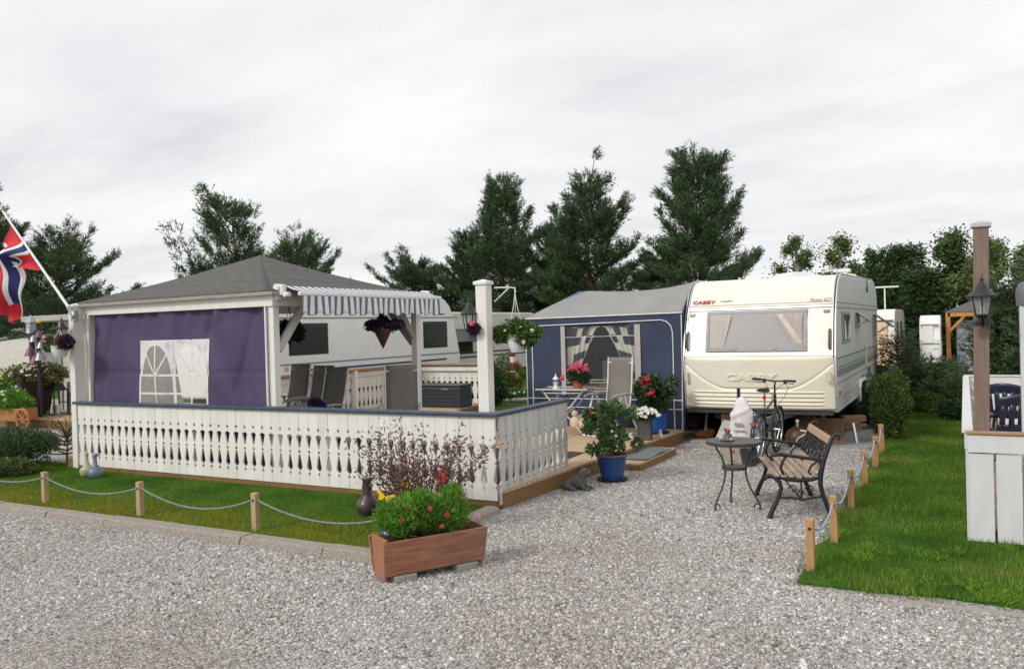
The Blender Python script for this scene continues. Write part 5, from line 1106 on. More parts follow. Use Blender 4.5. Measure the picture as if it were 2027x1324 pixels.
def purple_shrub():
    t = thing('purple_shrub', 'wiry shrub with purple-brown leaves behind the flower box', 'shrub', (-4.82, 6.80, .03)); rng = np.random.default_rng(8); mb = MB(); P = []; D = []
    for i in range(66):
        a = rng.uniform(0, 2*PI); e = rng.uniform(0, 1)**.6; ln = rng.uniform(.65, 1.22)*(1.0-.2*e); b = np.array([.07*math.cos(a), .07*math.sin(a), .0]); d = np.array([math.cos(a)*e*.8, math.sin(a)*e*.8, .95]); pts = []
        for k in range(7): s = k/6; pts.append(b+d*ln*s+np.array([0, 0, -.10*e*s*s])+rng.normal(size=3)*.012*s)
        mb.tube([tuple(p) for p in pts], [.006, .005, .004, .0035, .003, .002, .0015], 4, cap=False)
        for k in range(1, 7):
            for q in range(int(8+9*(k/6))):
                f = rng.random(); p = pts[k-1]*(1-f)+pts[k]*f if k > 0 else pts[0]; off = rng.normal(size=3)*.028*(.5+k/6); P.append(p+off); D.append(rng.normal(size=3)*.6+d*.6)
    mb.build('stems', STEMB, t); V, F = leaf_quads(np.array(P), np.array(D), .040*rng.uniform(.7, 1.3, len(P)), .019, rng); np_mesh('foliage', V, F, LEAFP, t)
purple_shrub()
def pick(name, label, cat, x, y, z0, z1, col, kind, r=.05, rz=0):
    t = thing(name, label, cat, (x, y, z0), rz=rz); mb = MB(); mb.tube([(0, 0, 0), (0, 0, z1-z0)], .003, 5); mb.build('stick', BLACKM, t); h = z1-z0; mb = MB()
    if kind == 'fly':
        for s in (-1, 1):
            mb.prism([(0, 0), (s*r*.9, r*.55), (s*r*1.15, r*.25), (s*r*.75, -.0)], 'y', -.003, .003); mb.prism([(0, 0), (s*r*.7, -.05*r), (s*r*.6, -r*.6), (s*r*.2, -r*.45)], 'y', -.003, .003)
    elif kind == 'wheel':
        for k in range(8):
            a = 2*PI*k/8; b = a+.5; mb.add([(0, 0, 0), (r*math.cos(a), -.012, r*math.sin(a)), (r*.8*math.cos(b), .012, r*.8*math.sin(b))], [(0, 1, 2)])
    m = Matrix.Translation((0, 0, h)) @ Matrix.Rotation(.35, 4, 'Y'); mb.v = [tuple(m @ Vector(v)) for v in mb.v]; w = mb.build('ornament', col, t, solid=.002); mb = MB(); mb.tube([(0, 0, h-r*.4), (0, 0, h+r*.4)], .005, 6); mb.build('hub', BLACKM, t)
YO = M('yellow_plastic', (.8, .52, .04), .4, rnd=.1); RO = M('red_plastic', (.62, .07, .04), .4, rnd=.2); PO = M('pink_plastic', (.70, .25, .50), .4, rnd=.2)
pick('butterfly_pick', 'lower yellow butterfly on a stick in the purple shrub', 'garden ornament', -4.80, 6.22, .03, .41, YO, 'fly', .085, .4)
pick('butterfly_pick', 'upper yellow butterfly on a stick in the purple shrub', 'garden ornament', -4.72, 6.42, .03, .50, YO, 'fly', .06, 1.0)
pick('pinwheel', 'red pinwheel on a stick in the right side of the purple shrub', 'garden ornament', -4.42, 6.60, .03, .56, RO, 'wheel', .07, .3)
pick('butterfly_pick', 'pink butterfly on a stick below the red pinwheel', 'garden ornament', -4.40, 6.50, .03, .42, PO, 'fly', .05, .5)
def vase(name, label, x, y, prof, m, head=None, rz=0, h=None):
    t = thing(name, label, 'vase', (x, y, .03), rz=rz); mb = MB(); mb.lathe(prof, n=22); mb.build('body', m, t, smooth=60)
    if head:
        mb = MB(); zt = prof[-1][1]; mb.sphere((.01, 0, zt+.02), (.032, .028, .028)); mb.build('head', m, t, smooth=60); mb = MB(); mb.add([(.03, -.012, zt+.03), (.03, .012, zt+.03), (.085, 0, zt+.012), (.03, 0, zt+.0)], [(0, 1, 2), (0, 2, 3), (1, 3, 2), (0, 3, 1)]); mb.build('beak', M('horn', (.3, .22, .12), .6), t)
    return t
GP_ = [(.05, 0), (.085, .03), (.10, .08), (.09, .125), (.055, .16), (.028, .20), (.022, .27), (.026, .31)]
vase('goose_vase', 'pale cream and yellow goose-necked vase, left of two beside the white fence', -10.86, 7.32, GP_, M('cream_glaze', (.52, .47, .36), .35, col2=(.33, .30, .14), scale=9), True, 2.6)
vase('goose_vase', 'blue-grey goose-necked vase, right of two beside the white fence', -10.62, 7.28, [(r*1.08, z) for r, z in GP_], M('blue_grey_glaze', (.22, .28, .33), .3, col2=(.10, .13, .17), scale=9), True, .4)
vase('gourd_vase', 'dark bronze round-bellied vase on the lawn left of the purple shrub', -5.52, 6.85, [(.05, 0), (.10, .035), (.125, .095), (.11, .155), (.06, .20), (.045, .24), (.055, .30), (.045, .36), (.06, .40)], M('bronze_glaze', (.085, .06, .055), .35, col2=(.04, .03, .035), scale=12))

# ---------------------------------------------------------------- pots, rose, puppy on the gravel and deck
BPOT = M('blue_glaze', (.015, .065, .20), .25, var=.25, scale=5, bump=.3, bscale=30, spec=.6)
def pot(t, r, h, m, z=0, rim=None, saucer=True, wavy=0):
    mb = MB(); mb.lathe([(r*.68, z+.02), (r*.74, z+h*.25), (r*.86, z+h*.6), (r*.97, z+h*.93), (r*1.05, z+h*.95), (r*1.05, z+h), (r*.93, z+h), (r*.9, z+h*.9)], n=32); mb.build('pot', m, t, smooth=45)
    if rim: mb = MB(); mb.tube([(r*math.cos(a), r*math.sin(a), z+h) for a in [2*PI*i/32 for i in range(32)]], .011, 8, closed=True); mb.build('rim', rim, t, smooth=60)
    if saucer: mb = MB(); mb.lathe([(r*.75, z), (r*.95, z+.005), (r*1.0, z+.035), (r*.9, z+.02)], n=28); mb.build('saucer', DARK, t, smooth=40)
    mb = MB(); mb.lathe([(r*.9, z+h*.9-.01), (r*.4, z+h*.9+.005), (.01, z+h*.9+.01)], n=20); mb.build('soil', SOIL, t)
def rose():
    t = thing('potted_rose', 'rose bush with a few red blooms in the large blue pot beside the puppy statue', 'potted plant', (-3.93, 9.72, 0)); pot(t, .195, .33, BPOT, rim=TERRA); stalks('stems', STEMG, t, (0, 0, .3), 22, .62, .30, .006, 3)
    rng = np.random.default_rng(9); bl = []
    for i in range(34): a = rng.uniform(0, 2*PI); f = rng.random(); d = (.31-.16*max(0, f-.5))*rng.uniform(.25, 1.1); bl.append((1.15*d*math.cos(a)-.04, d*math.sin(a), .40+.56*f, .07, .07, .06, 1.))
    foliage('foliage', M('rose_leaf', (.10, .17, .06), .45, rnd=.55, var=.3, scale=6, trans=.25, spec=.45), t, bl, 3600, .058, .034, 9, up=.2, shell=.1)
    flowers('red_bloom', [RED, RED], t, [(-.26, -.22, .63), (-.27, -.20, .65), (-.25, -.24, .64), (-.20, -.16, .86), (.02, -.10, .78)], .034, 3, 9)
    flowers('white_bloom', [WPET, YEL], t, [(-.05, -.30, .68), (.12, -.26, .66), (.16, -.24, .60), (-.1, -.32, .48), (.05, -.3, .46), (-.18, -.25, .72), (.17, -.2, .73)], .018, 5, 5)
rose()
def puppy():
    m = M('grey_stone', (.115, .11, .10), .85, var=.25, scale=30, bump=.6, bscale=70)
    t = thing('puppy_statue', 'grey stone statue of a reclining puppy with raised head facing right beside the blue pot', 'statue', (-4.10, 9.02, 0), rz=.12)
    me = bpy.data.meshes.new('body'); bm = bmesh.new(); sk = bm.verts.layers.skin.verify()
    def v(p, r, ry=None): q = bm.verts.new(p); q[sk].radius = (r, ry or r); return q
    rump = v((-.115, 0, .085), .082); mid = v((-.03, 0, .095), .080); ch = v((.05, 0, .115), .072); nk = v((.075, 0, .175), .050); hd = v((.085, 0, .232), .058); br = v((.115, 0, .232), .045); mz = v((.158, 0, .212), .030); nose = v((.176, 0, .212), .024)
    for a, b in ((rump, mid), (mid, ch), (ch, nk), (nk, hd), (hd, br), (br, mz), (mz, nose)): bm.edges.new((a, b))
    for s in (-1, 1):
        a = v((.075, s*.055, .065), .034); b = v((.11, s*.06, .026), .025); c = v((.185, s*.06, .022), .026); bm.edges.new((ch, a)); bm.edges.new((a, b)); bm.edges.new((b, c))
        a = v((-.10, s*.085, .06), .052); b = v((-.03, s*.105, .028), .028); c = v((.03, s*.105, .022), .024); bm.edges.new((rump, a)); bm.edges.new((a, b)); bm.edges.new((b, c))
        a = v((.075, s*.058, .250), .018); b = v((.078, s*.074, .205), .022); c = v((.085, s*.074, .175), .014); bm.edges.new((hd, a)); bm.edges.new((a, b)); bm.edges.new((b, c))
    a = v((-.19, .02, .03), .022); b = v((-.23, .05, .02), .012); bm.edges.new((rump, a)); bm.edges.new((a, b))
    bm.verts.ensure_lookup_table(); rump[sk].use_root = True; bm.to_mesh(me); bm.free(); me.materials.append(m); o = bpy.data.objects.new('body', me); COL.objects.link(o); o.parent = t
    q = o.modifiers.new('skin', 'SKIN'); q.use_smooth_shade = True; q.branch_smoothing = .3; s = o.modifiers.new('sub', 'SUBSURF'); s.levels = 2; s.render_levels = 2
    mb = MB(); mb.sphere((.196, 0, .222), .014, 8, 6); mb.build('nose', DARK, t)
    for s in (-1, 1): mb = MB(); mb.sphere((.140, s*.034, .246), .009, 8, 6); mb.build('eye', DARK, t)
puppy()
def blue_pot2():
    t = thing('potted_shrub', 'leafy shrub with vivid red geranium heads in a smaller blue pot by the tent flap', 'potted plant', (-4.36, 12.75, .2)); pot(t, .19, .33, M('bright_blue_glaze', (.012, .075, .32), .25, var=.2), saucer=True); stalks('stems', STEMG, t, (0, 0, .28), 20, .6, .28, .006, 8)
    rng = np.random.default_rng(19); bl = [((.30*math.cos(a))*q, (.26*math.sin(a))*q, .42+.46*f, .11, .11, .1, 1.) for a, q, f in zip(rng.uniform(0, 2*PI, 28), rng.random(28)**.5, rng.random(28))]
    foliage('foliage', M('geranium_leaf', (.045, .085, .03), .5, rnd=.5, trans=.15), t, bl, 6000, .05, .035, 10, up=.2, shell=.1)
    P = [(c[0]+rng.normal()*.035, c[1]+rng.normal()*.03, c[2]+rng.normal()*.02) for c in ((-.08, -.26, .88), (-.02, -.26, .89), (-.03, -.24, .80), (-.11, -.24, .74)) for k in range(8)]
    P += [(.02+rng.normal()*.04, -.30+rng.normal()*.03, .68+rng.normal()*.022) for k in range(22)]
    flowers('red_bloom', [RED, RED], t, P, .024, 3, 6)
blue_pot2()
def daisies():
    t = thing('wire_planter', 'square grey mesh planter heaped with white daisies on the deck edge', 'planter', (-4.30, 12.0, .2), rz=.2); m = M('dark_mesh', (.10, .105, .11), .5, var=.3, metal=.4); mb = MB(); w = .095
    for s in (-1, 1):
        for q in (-1, 1): mb.bar((s*w, q*w, 0), (s*w, q*w, .34), .012)
        for z in (.0, .335): mb.bar((-w, s*w, z), (w, s*w, z), .012); mb.bar((s*w, -w, z), (s*w, w, z), .012)
    mb.build('frame', m, t); mb = MB()
    for k in range(4):
        for i in range(9):
            a = -w+2*w*i/8
            if k < 2: mb.bar((a, (-w, w)[k], 0), (a, (-w, w)[k], .33), .003)
            else: mb.bar(((-w, w)[k-2], a, 0), ((-w, w)[k-2], a, .33), .003)
        for i in range(14):
            zz = .33*i/13; q = [(-w, -w), (w, -w), (w, w), (-w, w)]; A_, B_ = q[k], q[(k+1) % 4]; mb.bar((A_[0], A_[1], zz), (B_[0], B_[1], zz), .003)
    mb.build('mesh_sides', m, t); mb = MB(); mb.box(-.085, .085, -.085, .085, .004, .30); mb.build('liner', M('glassy_grey', (.16, .17, .17), .3), t); rng = random.Random(5)
    foliage('foliage', LEAFD, t, [(0, 0, .36, .17, .17, .06, 1.)], 1400, .04, .015, 4); P = []
    for i in range(110): a = rng.uniform(0, 2*PI); d = rng.random()**.5; P.append((.24*d*math.cos(a), .20*d*math.sin(a), .37+.12*(1-d*d)+rng.uniform(-.015, .015)))
    flowers('daisy', [WPET, WPET], t, P, .026, 6, 7)
daisies()
def statuette(label, x, y, z, h, m):
    t = thing('stone_figure', label, 'ornament', (x, y, z)); mb = MB(); mb.lathe([(h*.28, 0), (h*.34, h*.2), (h*.30, h*.45), (h*.15, h*.6), (h*.1, h*.64)], n=14); mb.build('body', m, t, smooth=60); mb = MB(); mb.sphere((0, -.005, h*.8), h*.21); mb.build('head', m, t, smooth=60); mb = MB(); mb.sphere((-h*.2, -h*.1, h*.35), (h*.08, h*.08, h*.2)); mb.sphere((h*.2, -h*.1, h*.35), (h*.08, h*.08, h*.2)); mb.build('arms', m, t, smooth=60)
PLA = M('white_plaster', (.66, .60, .48), .7, var=.1)
statuette('small white plaster figure right of the mesh planter, in front of the blue pot', -4.14, 12.25, .2, .13, PLA)
statuette('small white plaster figure left of the mesh planter', -4.47, 11.85, .2, .12, PLA)
statuette('cream figurine behind the end of the fence, left of a pair', -5.55, 12.2, .34, .26, M('cream_ceramic', (.66, .54, .36), .5)); statuette('cream figurine behind the end of the fence, right of a pair', -5.42, 12.2, .34, .20, M('cream_ceramic', (.66, .54, .36), .5))

# ---------------------------------------------------------------- deck furniture
MESHG = M('taupe_mesh', (.215, .20, .175), .85, var=.06, bump=.5, bscale=300)
def recliner(label, x, y, rz, z=.2, dark=False, group='reclining garden chairs', lean=.30):
    t = thing('reclining_chair', label, 'chair', (x, y, z), rz=rz, group=group); w = .25
    # local: faces -y; backrest goes up and back (+y)
    B = lambda s: (0, .16+s*math.sin(lean)*.82, .42+s*math.cos(lean)*.82)
    mb = MB(); mb.grid(lambda u, v: (-w+.5*u, B(v)[1]+.02*math.sin(PI*v), B(v)[2]), 4, 12); mb.build('backrest', MESHG, t, smooth=60, solid=.006)
    mb = MB(); mb.grid(lambda u, v: (-w+.5*u, -.32+.46*v, .43-.02*math.sin(PI*v)-.0*v), 4, 8); mb.build('seat', MESHG, t, smooth=60, solid=.006)
    mb = MB(); 
    for s in (-1, 1): mb.tube([(s*w, B(0)[1], B(0)[2]), (s*w, B(.5)[1]+.02, B(.5)[2]), (s*w, B(1)[1], B(1)[2])], .013, 8)
    mb.tube([(-w, B(.9)[1], B(.9)[2])]+[(-w+2*w*i/6, B(.9)[1]+.035*math.sin(PI*i/6), B(.9)[2]-.02*math.sin(PI*i/6)) for i in range(1, 6)]+[(w, B(.9)[1], B(.9)[2])], .012, 8); mb.build('back_frame', WHITEM, t, smooth=60)
    mb = MB()
    for s in (-1, 1): mb.tube([(s*w, B(0)[1], .43), (s*w, -.32, .43), (s*w, -.36, .36)], .013, 8)
    mb.tube([(-w, -.33, .425), (w, -.33, .425)], .012, 8); mb.build('seat_frame', WHITEM, t, smooth=60)
    for s in (-1, 1):
        X = s*(w+.045); mb = MB(); mb.tube([(X, -.10, .64), (X, -.22, .30), (X, -.34, .012)], .015, 8); mb.build('leg', WHITEM, t, smooth=60); mb = MB(); mb.tube([(X, -.02, .64), (X, .12, .36), (X, .32, .012)], .015, 8); mb.build('leg', WHITEM, t, smooth=60)
        mb = MB(); mb.tube([(X, -.30, .635), (X, -.2, .66), (X, .02, .665), (X, .22, .65)], [.014, .02, .022, .014], 8); mb.build('armrest', M('armrest_grey', (.35, .37, .36), .5), t, smooth=60)
    mb = MB(); mb.tube([(-w-.045, -.34, .014), (w+.045, -.34, .014)], .012, 8); mb.tube([(-w-.045, .32, .014), (w+.045, .32, .014)], .012, 8); mb.build('stretcher', WHITEM, t, smooth=60)
    return t
recliner('reclining chair with taupe mesh back on the deck in front of the tent window', -4.98, 12.35, -.33, lean=.12)
recliner('reclining chair showing its taupe back inside the pavilion next to the purple wall', -9.50, 10.35, -.12, lean=.24)
recliner('reclining chair with curved white head bar inside the pavilion, second from the purple wall', -8.72, 9.75, -.12, lean=.26)
recliner('reclining chair with wide taupe back in the pavilion just left of the rear post', -7.45, 10.1, .55, lean=.08)
recliner('reclining chair edge seen between the pavilion front post and the nearest taupe back', -10.35, 10.75, -.12, lean=.2)
NPL = M('navy_plastic', (.012, .018, .045), .35, var=.15)
def plastic_chair(label, x, y, z, rz, group='navy plastic chairs'):
    t = thing('plastic_chair', label, 'chair', (x, y, z), rz=rz, group=group)
    # faces -y; slatted back with curved top
    mb = MB(); mb.grid(lambda u, v: (-.22+.44*u, -.2+.42*v, .42-.025*math.sin(PI*v)*math.sin(PI*u)), 8, 8); mb.build('seat', NPL, t, smooth=60, solid=.012)
    bk = lambda u, z: (-.23+.46*u, .22+.12*(z-.42)/.45+.05*math.sin(PI*u), z+.05*math.sin(PI*u)*(z-.42)/.45)
    mb = MB(); mb.grid(lambda u, v: bk(u, .72+.12*v), 12, 3)
    mb.grid(lambda u, v: bk(u, .42+.10*v), 12, 3)
    for i in range(5): mb.grid(lambda u, v, i=i: bk((i+.05)/5+.13*u, .50+.24*v), 2, 3)
    mb.build('backrest', NPL, t, smooth=60, solid=.012)
    for sx in (-1, 1):
        for y0, y1 in ((-.18, -.24), (.18, .26)): m = MB(); m.tube([(sx*.2, y0, .42), (sx*.25, y1, 0)], [.022, .016], 8); m.build('leg', NPL, t)
        m = MB(); m.grid(lambda u, v: (sx*(.25+.03*u), -.22+.46*v, .63+.015*math.sin(PI*v)), 2, 6); m.tube([(sx*.25, -.2, .62), (sx*.235, -.2, .43)], .018, 8); m.build('armrest', NPL, t, solid=.012)
plastic_chair('navy plastic chair whose curved top shows above the rail beside the pavilion front post', -8.75, 9.0, .212, 2.6)
plastic_chair('navy plastic chair whose top shows above the rail right of the curved head bar', -7.72, 8.95, .212, 2.9)
plastic_chair('navy plastic chair with slotted back standing nearest inside the right fence', .50, 11.7, .12, .15+PI)
plastic_chair('navy plastic chair with broad rounded back behind the slotted one on the right plot', .50, 12.9, .17, PI-.2)
def storage_box():
    m = M('navy_grey_plastic', (.028, .035, .05), .45, var=.1); t = thing('storage_box', 'low dark blue-grey plastic storage box against the rear deck fence', 'storage box', (-10.4, 15.9, .2)); 
    x0, x1, y0, y1 = -.68, .50, -.25, .25; mb = MB(); mb.box(x0, x1, y0, y1, 0, .46); mb.build('body', m, t, bevel=.02)
    mb = MB(); mb.box(x0-.02, x1+.02, y0-.02, y1+.02, .465, .53); mb.build('lid', m, t, bevel=.025)
    for i in range(5): mb = MB(); mb.box(x0+.02, x1-.02, y0-.008, y0+.0, .05+i*.08, .06+i*.08); mb.build('panel_groove', DARK, t)
    mb = MB(); mb.box(.02, .20, y0-.03, y0-.005, .40, .44); mb.build('catch', M('grey_catch', (.12, .2, .17), .4), t)
storage_box()
def glass_table():
    t = thing('glass_table', 'folding glass-topped table with white metal frame in front of the tent window', 'table', (-5.75, 12.35, .2), rz=.1); mb = MB(); mb.box(-.44, .44, -.28, .28, .735, .745); mb.build('table_top', glassy('table_glass', (.30, .36, .36), .05, alpha=.55), t)
    fr = M('grey_white_enamel', (.56, .58, .57), .4); mb = MB(); mb.tube([(-.44, -.28, .74), (.44, -.28, .74), (.44, .28, .74), (-.44, .28, .74)], .011, 8, closed=True); mb.tube([(-.30, -.24, .68), (.30, -.24, .68), (.30, .24, .68), (-.30, .24, .68)], .009, 8, closed=True); mb.build('frame', fr, t, smooth=60)
    for s in (-1, 1):
        for q in (-1, 1): mb = MB(); mb.tube([(q*.36, s*.22, .73), (q*.12, s*.22, .45), (-q*.05, s*.22, .33), (-q*.34, s*.22, .012)], .013, 8); mb.build('leg', fr, t, smooth=60)
    for s in (-1, 1): mb = MB(); mb.tube([(s*.34, -.22, .015), (s*.34, .22, .015)], .011, 8); mb.build('stretcher', fr, t)
glass_table()
def geranium():
    t = thing('potted_geranium', 'pink geranium in a terracotta pot on the glass table', 'potted plant', (-5.52, 12.3, .947)); mb = MB(); mb.lathe([(.07, 0), (.095, .10), (.105, .10), (.105, .13), (.09, .13)], n=20); mb.build('pot', TERRA, t, smooth=40)
    foliage('foliage', M('geranium_leaf2', (.035, .075, .03), .5, rnd=.4, trans=.1), t, [(0, 0, .20, .15, .15, .10, 1.), (.1, 0, .17, .1, .1, .07, .5)], 1500, .05, .045, 5); rng = np.random.default_rng(3)
    P = [(c[0]+rng.normal()*.045, c[1]+rng.normal()*.045, c[2]+rng.normal()*.03) for c in ((-.05, -.05, .33), (.04, -.06, .30), (.12, -.03, .33), (-.02, 0, .37)) for k in range(16)]+[(-.24+rng.normal()*.022, -.06+rng.normal()*.02, .17+rng.normal()*.02) for k in range(12)]
    flowers('pink_bloom', [M('hot_pink_petal', (.75, .06, .14), .5, rnd=.35, trans=.2), PINK], t, P, .024, 4, 6); stalks('stems', STEMG, t, (0, 0, .1), 8, .22, .1, .004)
geranium()
def lighthouse():
    t = thing('table_lantern', 'small white lighthouse-shaped lantern on the glass table', 'lantern', (-5.85, 12.15, .947)); mb = MB(); mb.lathe([(.06, -.0), (.06, .015), (.038, .02), (.034, .09), (.05, .095), (.05, .105)], n=14); mb.build('base', WHITEM, t, smooth=40); mb = MB(); mb.lathe([(.03, .105), (.03, .155)], n=12); mb.build('glass', glassy('lantern_glass', (.5, .55, .6), .1, .6), t); mb = MB(); mb.lathe([(.052, .155), (.045, .17), (.02, .20), (.008, .22), (.012, .235), (.002, .25)], n=14); mb.build('roof', WHITEM, t, smooth=40)
lighthouse()
# ---------------------------------------------------------------- bench, table, bicycle
def bench():
    t = thing('garden_bench', 'cast iron garden bench with wooden seat slats and lattice back facing left on the gravel', 'bench', (-1.64, 9.0, 0), rz=R(199)); L = .55
    IR = M('cast_iron', (.014, .015, .016), .5, var=.3, scale=20, bump=.4, bscale=60); SL = wood('bench_slat', (.44, .34, .25), (.30, .22, .16), st=(8, 1, 8), sc=4); TP = wood('bench_rail_wood', (.46, .33, .22), (.34, .23, .14), st=(8, 1, 8), sc=4)
    for s in (-1, 1):
        y = s*L; mb = MB(); T = lambda pts, r: mb.tube([(a, y, b) for a, b in pts], r, 8)
        T([(-.31, 0), (-.27, .10), (-.225, .22), (-.20, .34), (-.205, .44), (-.235, .56), (-.285, .70), (-.325, .80), (-.355, .825), (-.385, .815), (-.385, .785), (-.36, .78)], [.028, .024, .021, .023, .026, .023, .020, .019, .018, .017, .014, .010])
        T([(.29, 0), (.25, .10), (.20, .20), (.17, .30), (.185, .36), (.235, .41), (.29, .425), (.32, .40), (.315, .375)], [.028, .024, .020, .021, .022, .021, .020, .018, .012])
        T([(-.20, .41), (-.12, .385), (0, .375), (.10, .385), (.185, .41)], .020)
        T([(-.235, .57), (-.16, .585), (-.05, .60), (.08, .62), (.19, .635), (.25, .625), (.27, .595), (.25, .575), (.228, .585)], [.019, .018, .017, .018, .021, .021, .018, .014, .009])
        T([(.08, .39), (.145, .43), (.17, .50), (.15, .56), (.12, .61)], .014); T([(-.19, .44), (-.13, .42), (-.09, .46), (-.12, .52), (-.17, .56)], .011)
        T([(-.225, .22), (-.12, .205), (-.03, .185), (.07, .205), (.20, .20)], .011)
        for cx, cz, r in ((-.10, .29, .045), (.06, .29, .045), (-.02, .255, .03)): T([(cx+r*math.cos(a)*(1-a/9), cz+r*math.sin(a)*(1-a/9)) for a in [i*.5 for i in range(12)]], .007)
        T([(-.02, .37), (-.02, .19)], .009); mb.build('end_frame', IR, t, smooth=60)
    for i in range(6):
        x = -.145+i*.072; z = .418-.012*math.sin(PI*(i+.5)/6)+.0; m = MB(); m.box(x-.028, x+.028, -L-.02, L+.02, z, z+.02); m.build('seat_slat', SL, t, bevel=.004)
    bk = lambda z: -.205-.125*(z-.44)/.36
    def rail(nm, z0, z1, m_): mb = MB(); mb.add([(bk(z0)+.035, -L+.01, z0), (bk(z0)+.035, L-.01, z0), (bk(z1)+.035, L-.01, z1), (bk(z1)+.035, -L+.01, z1), (bk(z0)+.013, -L+.01, z0), (bk(z0)+.013, L-.01, z0), (bk(z1)+.013, L-.01, z1), (bk(z1)+.013, -L+.01, z1)], [(0, 1, 2, 3), (4, 7, 6, 5), (0, 4, 5, 1), (1, 5, 6, 2), (2, 6, 7, 3), (3, 7, 4, 0)]); mb.build(nm, m_, t, bevel=.004)
    rail('top_rail', .735, .805, TP); rail('bottom_rail', .46, .515, TP)
    mb = MB(); z0, z1 = .515, .735; n = 11
    P = lambda u, v: (bk(z0+(z1-z0)*v)+.024, -L+.02+(2*L-.04)*u, z0+(z1-z0)*v)
    for k in range(-3, n+1):
        for sg in (1, -1):
            a = []
            for v in (0, .25, .5, .75, 1):
                u = (k+(v if sg > 0 else 1-v)*3)/n
                if -.001 <= u <= 1.001: a.append(P(u, v))
            if len(a) > 1: mb.tube(a, .0055, 5)
    for u in (0, .333, .667, 1): mb.tube([P(u, 0), P(u, 1)], .011, 6)
    for u in (.167, .5, .833): mb.tube([P(u+.045*math.cos(a), .5+.36*math.sin(a)) for a in [2*PI*i/16 for i in range(16)]], .008, 5, closed=True)
    mb.build('lattice', IR, t)
    mb = MB(); mb.tube([(-.02, -L, .19), (-.02, L, .19)], .009, 6); mb.build('tie_rod', IR, t)
bench()
def round_table():
    m = M('pewter_metal', (.055, .052, .052), .5, var=.2, scale=14, bump=.2); t = thing('round_table', 'small round dark metal table with curled legs on the gravel beside the bench', 'table', (-2.15, 8.72, 0), rz=1.99)
    mb = MB(); mb.lathe([(.0, .675), (.27, .672), (.285, .68), (.287, .705), (.28, .712), (.0, .712)], n=40); mb.build('table_top', m, t, smooth=35); mb = MB(); mb.lathe([(.0, .41), (.125, .41), (.13, .42), (.13, .445), (.0, .448)], n=28); mb.build('lower_shelf', m, t, smooth=35)
    for k in range(3):
        a = 2*PI*k/3; c, s = math.cos(a), math.sin(a); pr_ = [(.235, .675), (.225, .64), (.165, .56), (.13, .46), (.122, .40), (.13, .32), (.17, .22), (.225, .13), (.262, .06), (.268, .02), (.262, .008)]; mb = MB(); mb.tube([(r*c, r*s, z) for r, z in pr_], .0105, 8)
        mb.tube([((.232+.03*math.cos(q))*c, (.232+.03*math.cos(q))*s, .038+.03*math.sin(q)) for q in [-.9+i*.5 for i in range(10)]], .008, 6); mb.build('leg', m, t, smooth=60)
    t2 = thing('table_ornament', 'small figurine with red and glass beads standing on the round table', 'ornament', (-2.20, 8.68, .712)); mb = MB(); mb.lathe([(.0, 0), (.06, .0), (.07, .01), (.05, .03), (.045, .06), (.03, .075)], n=16); mb.build('bowl', M('mottled_clay', (.12, .09, .07), .5, var=.5, scale=40), t2, smooth=50)
    for i, (x, y, z, r, c) in enumerate(((-.07, -.02, .022, .022, (.45, .45, .44)), (-.04, -.05, .02, .02, (.30, .2, .17)), (.045, -.04, .02, .02, (.35, .3, .3)), (0, 0, .095, .026, (.16, .10, .07)), (-.02, -.01, .115, .018, (.35, .02, .04)), (.02, -.015, .11, .016, (.3, .05, .06)))): mb = MB(); mb.sphere((x, y, z), r, 10, 8); mb.build('bead', M('bead%d' % i, c, .2, var=.2), t2, smooth=80)
round_table()
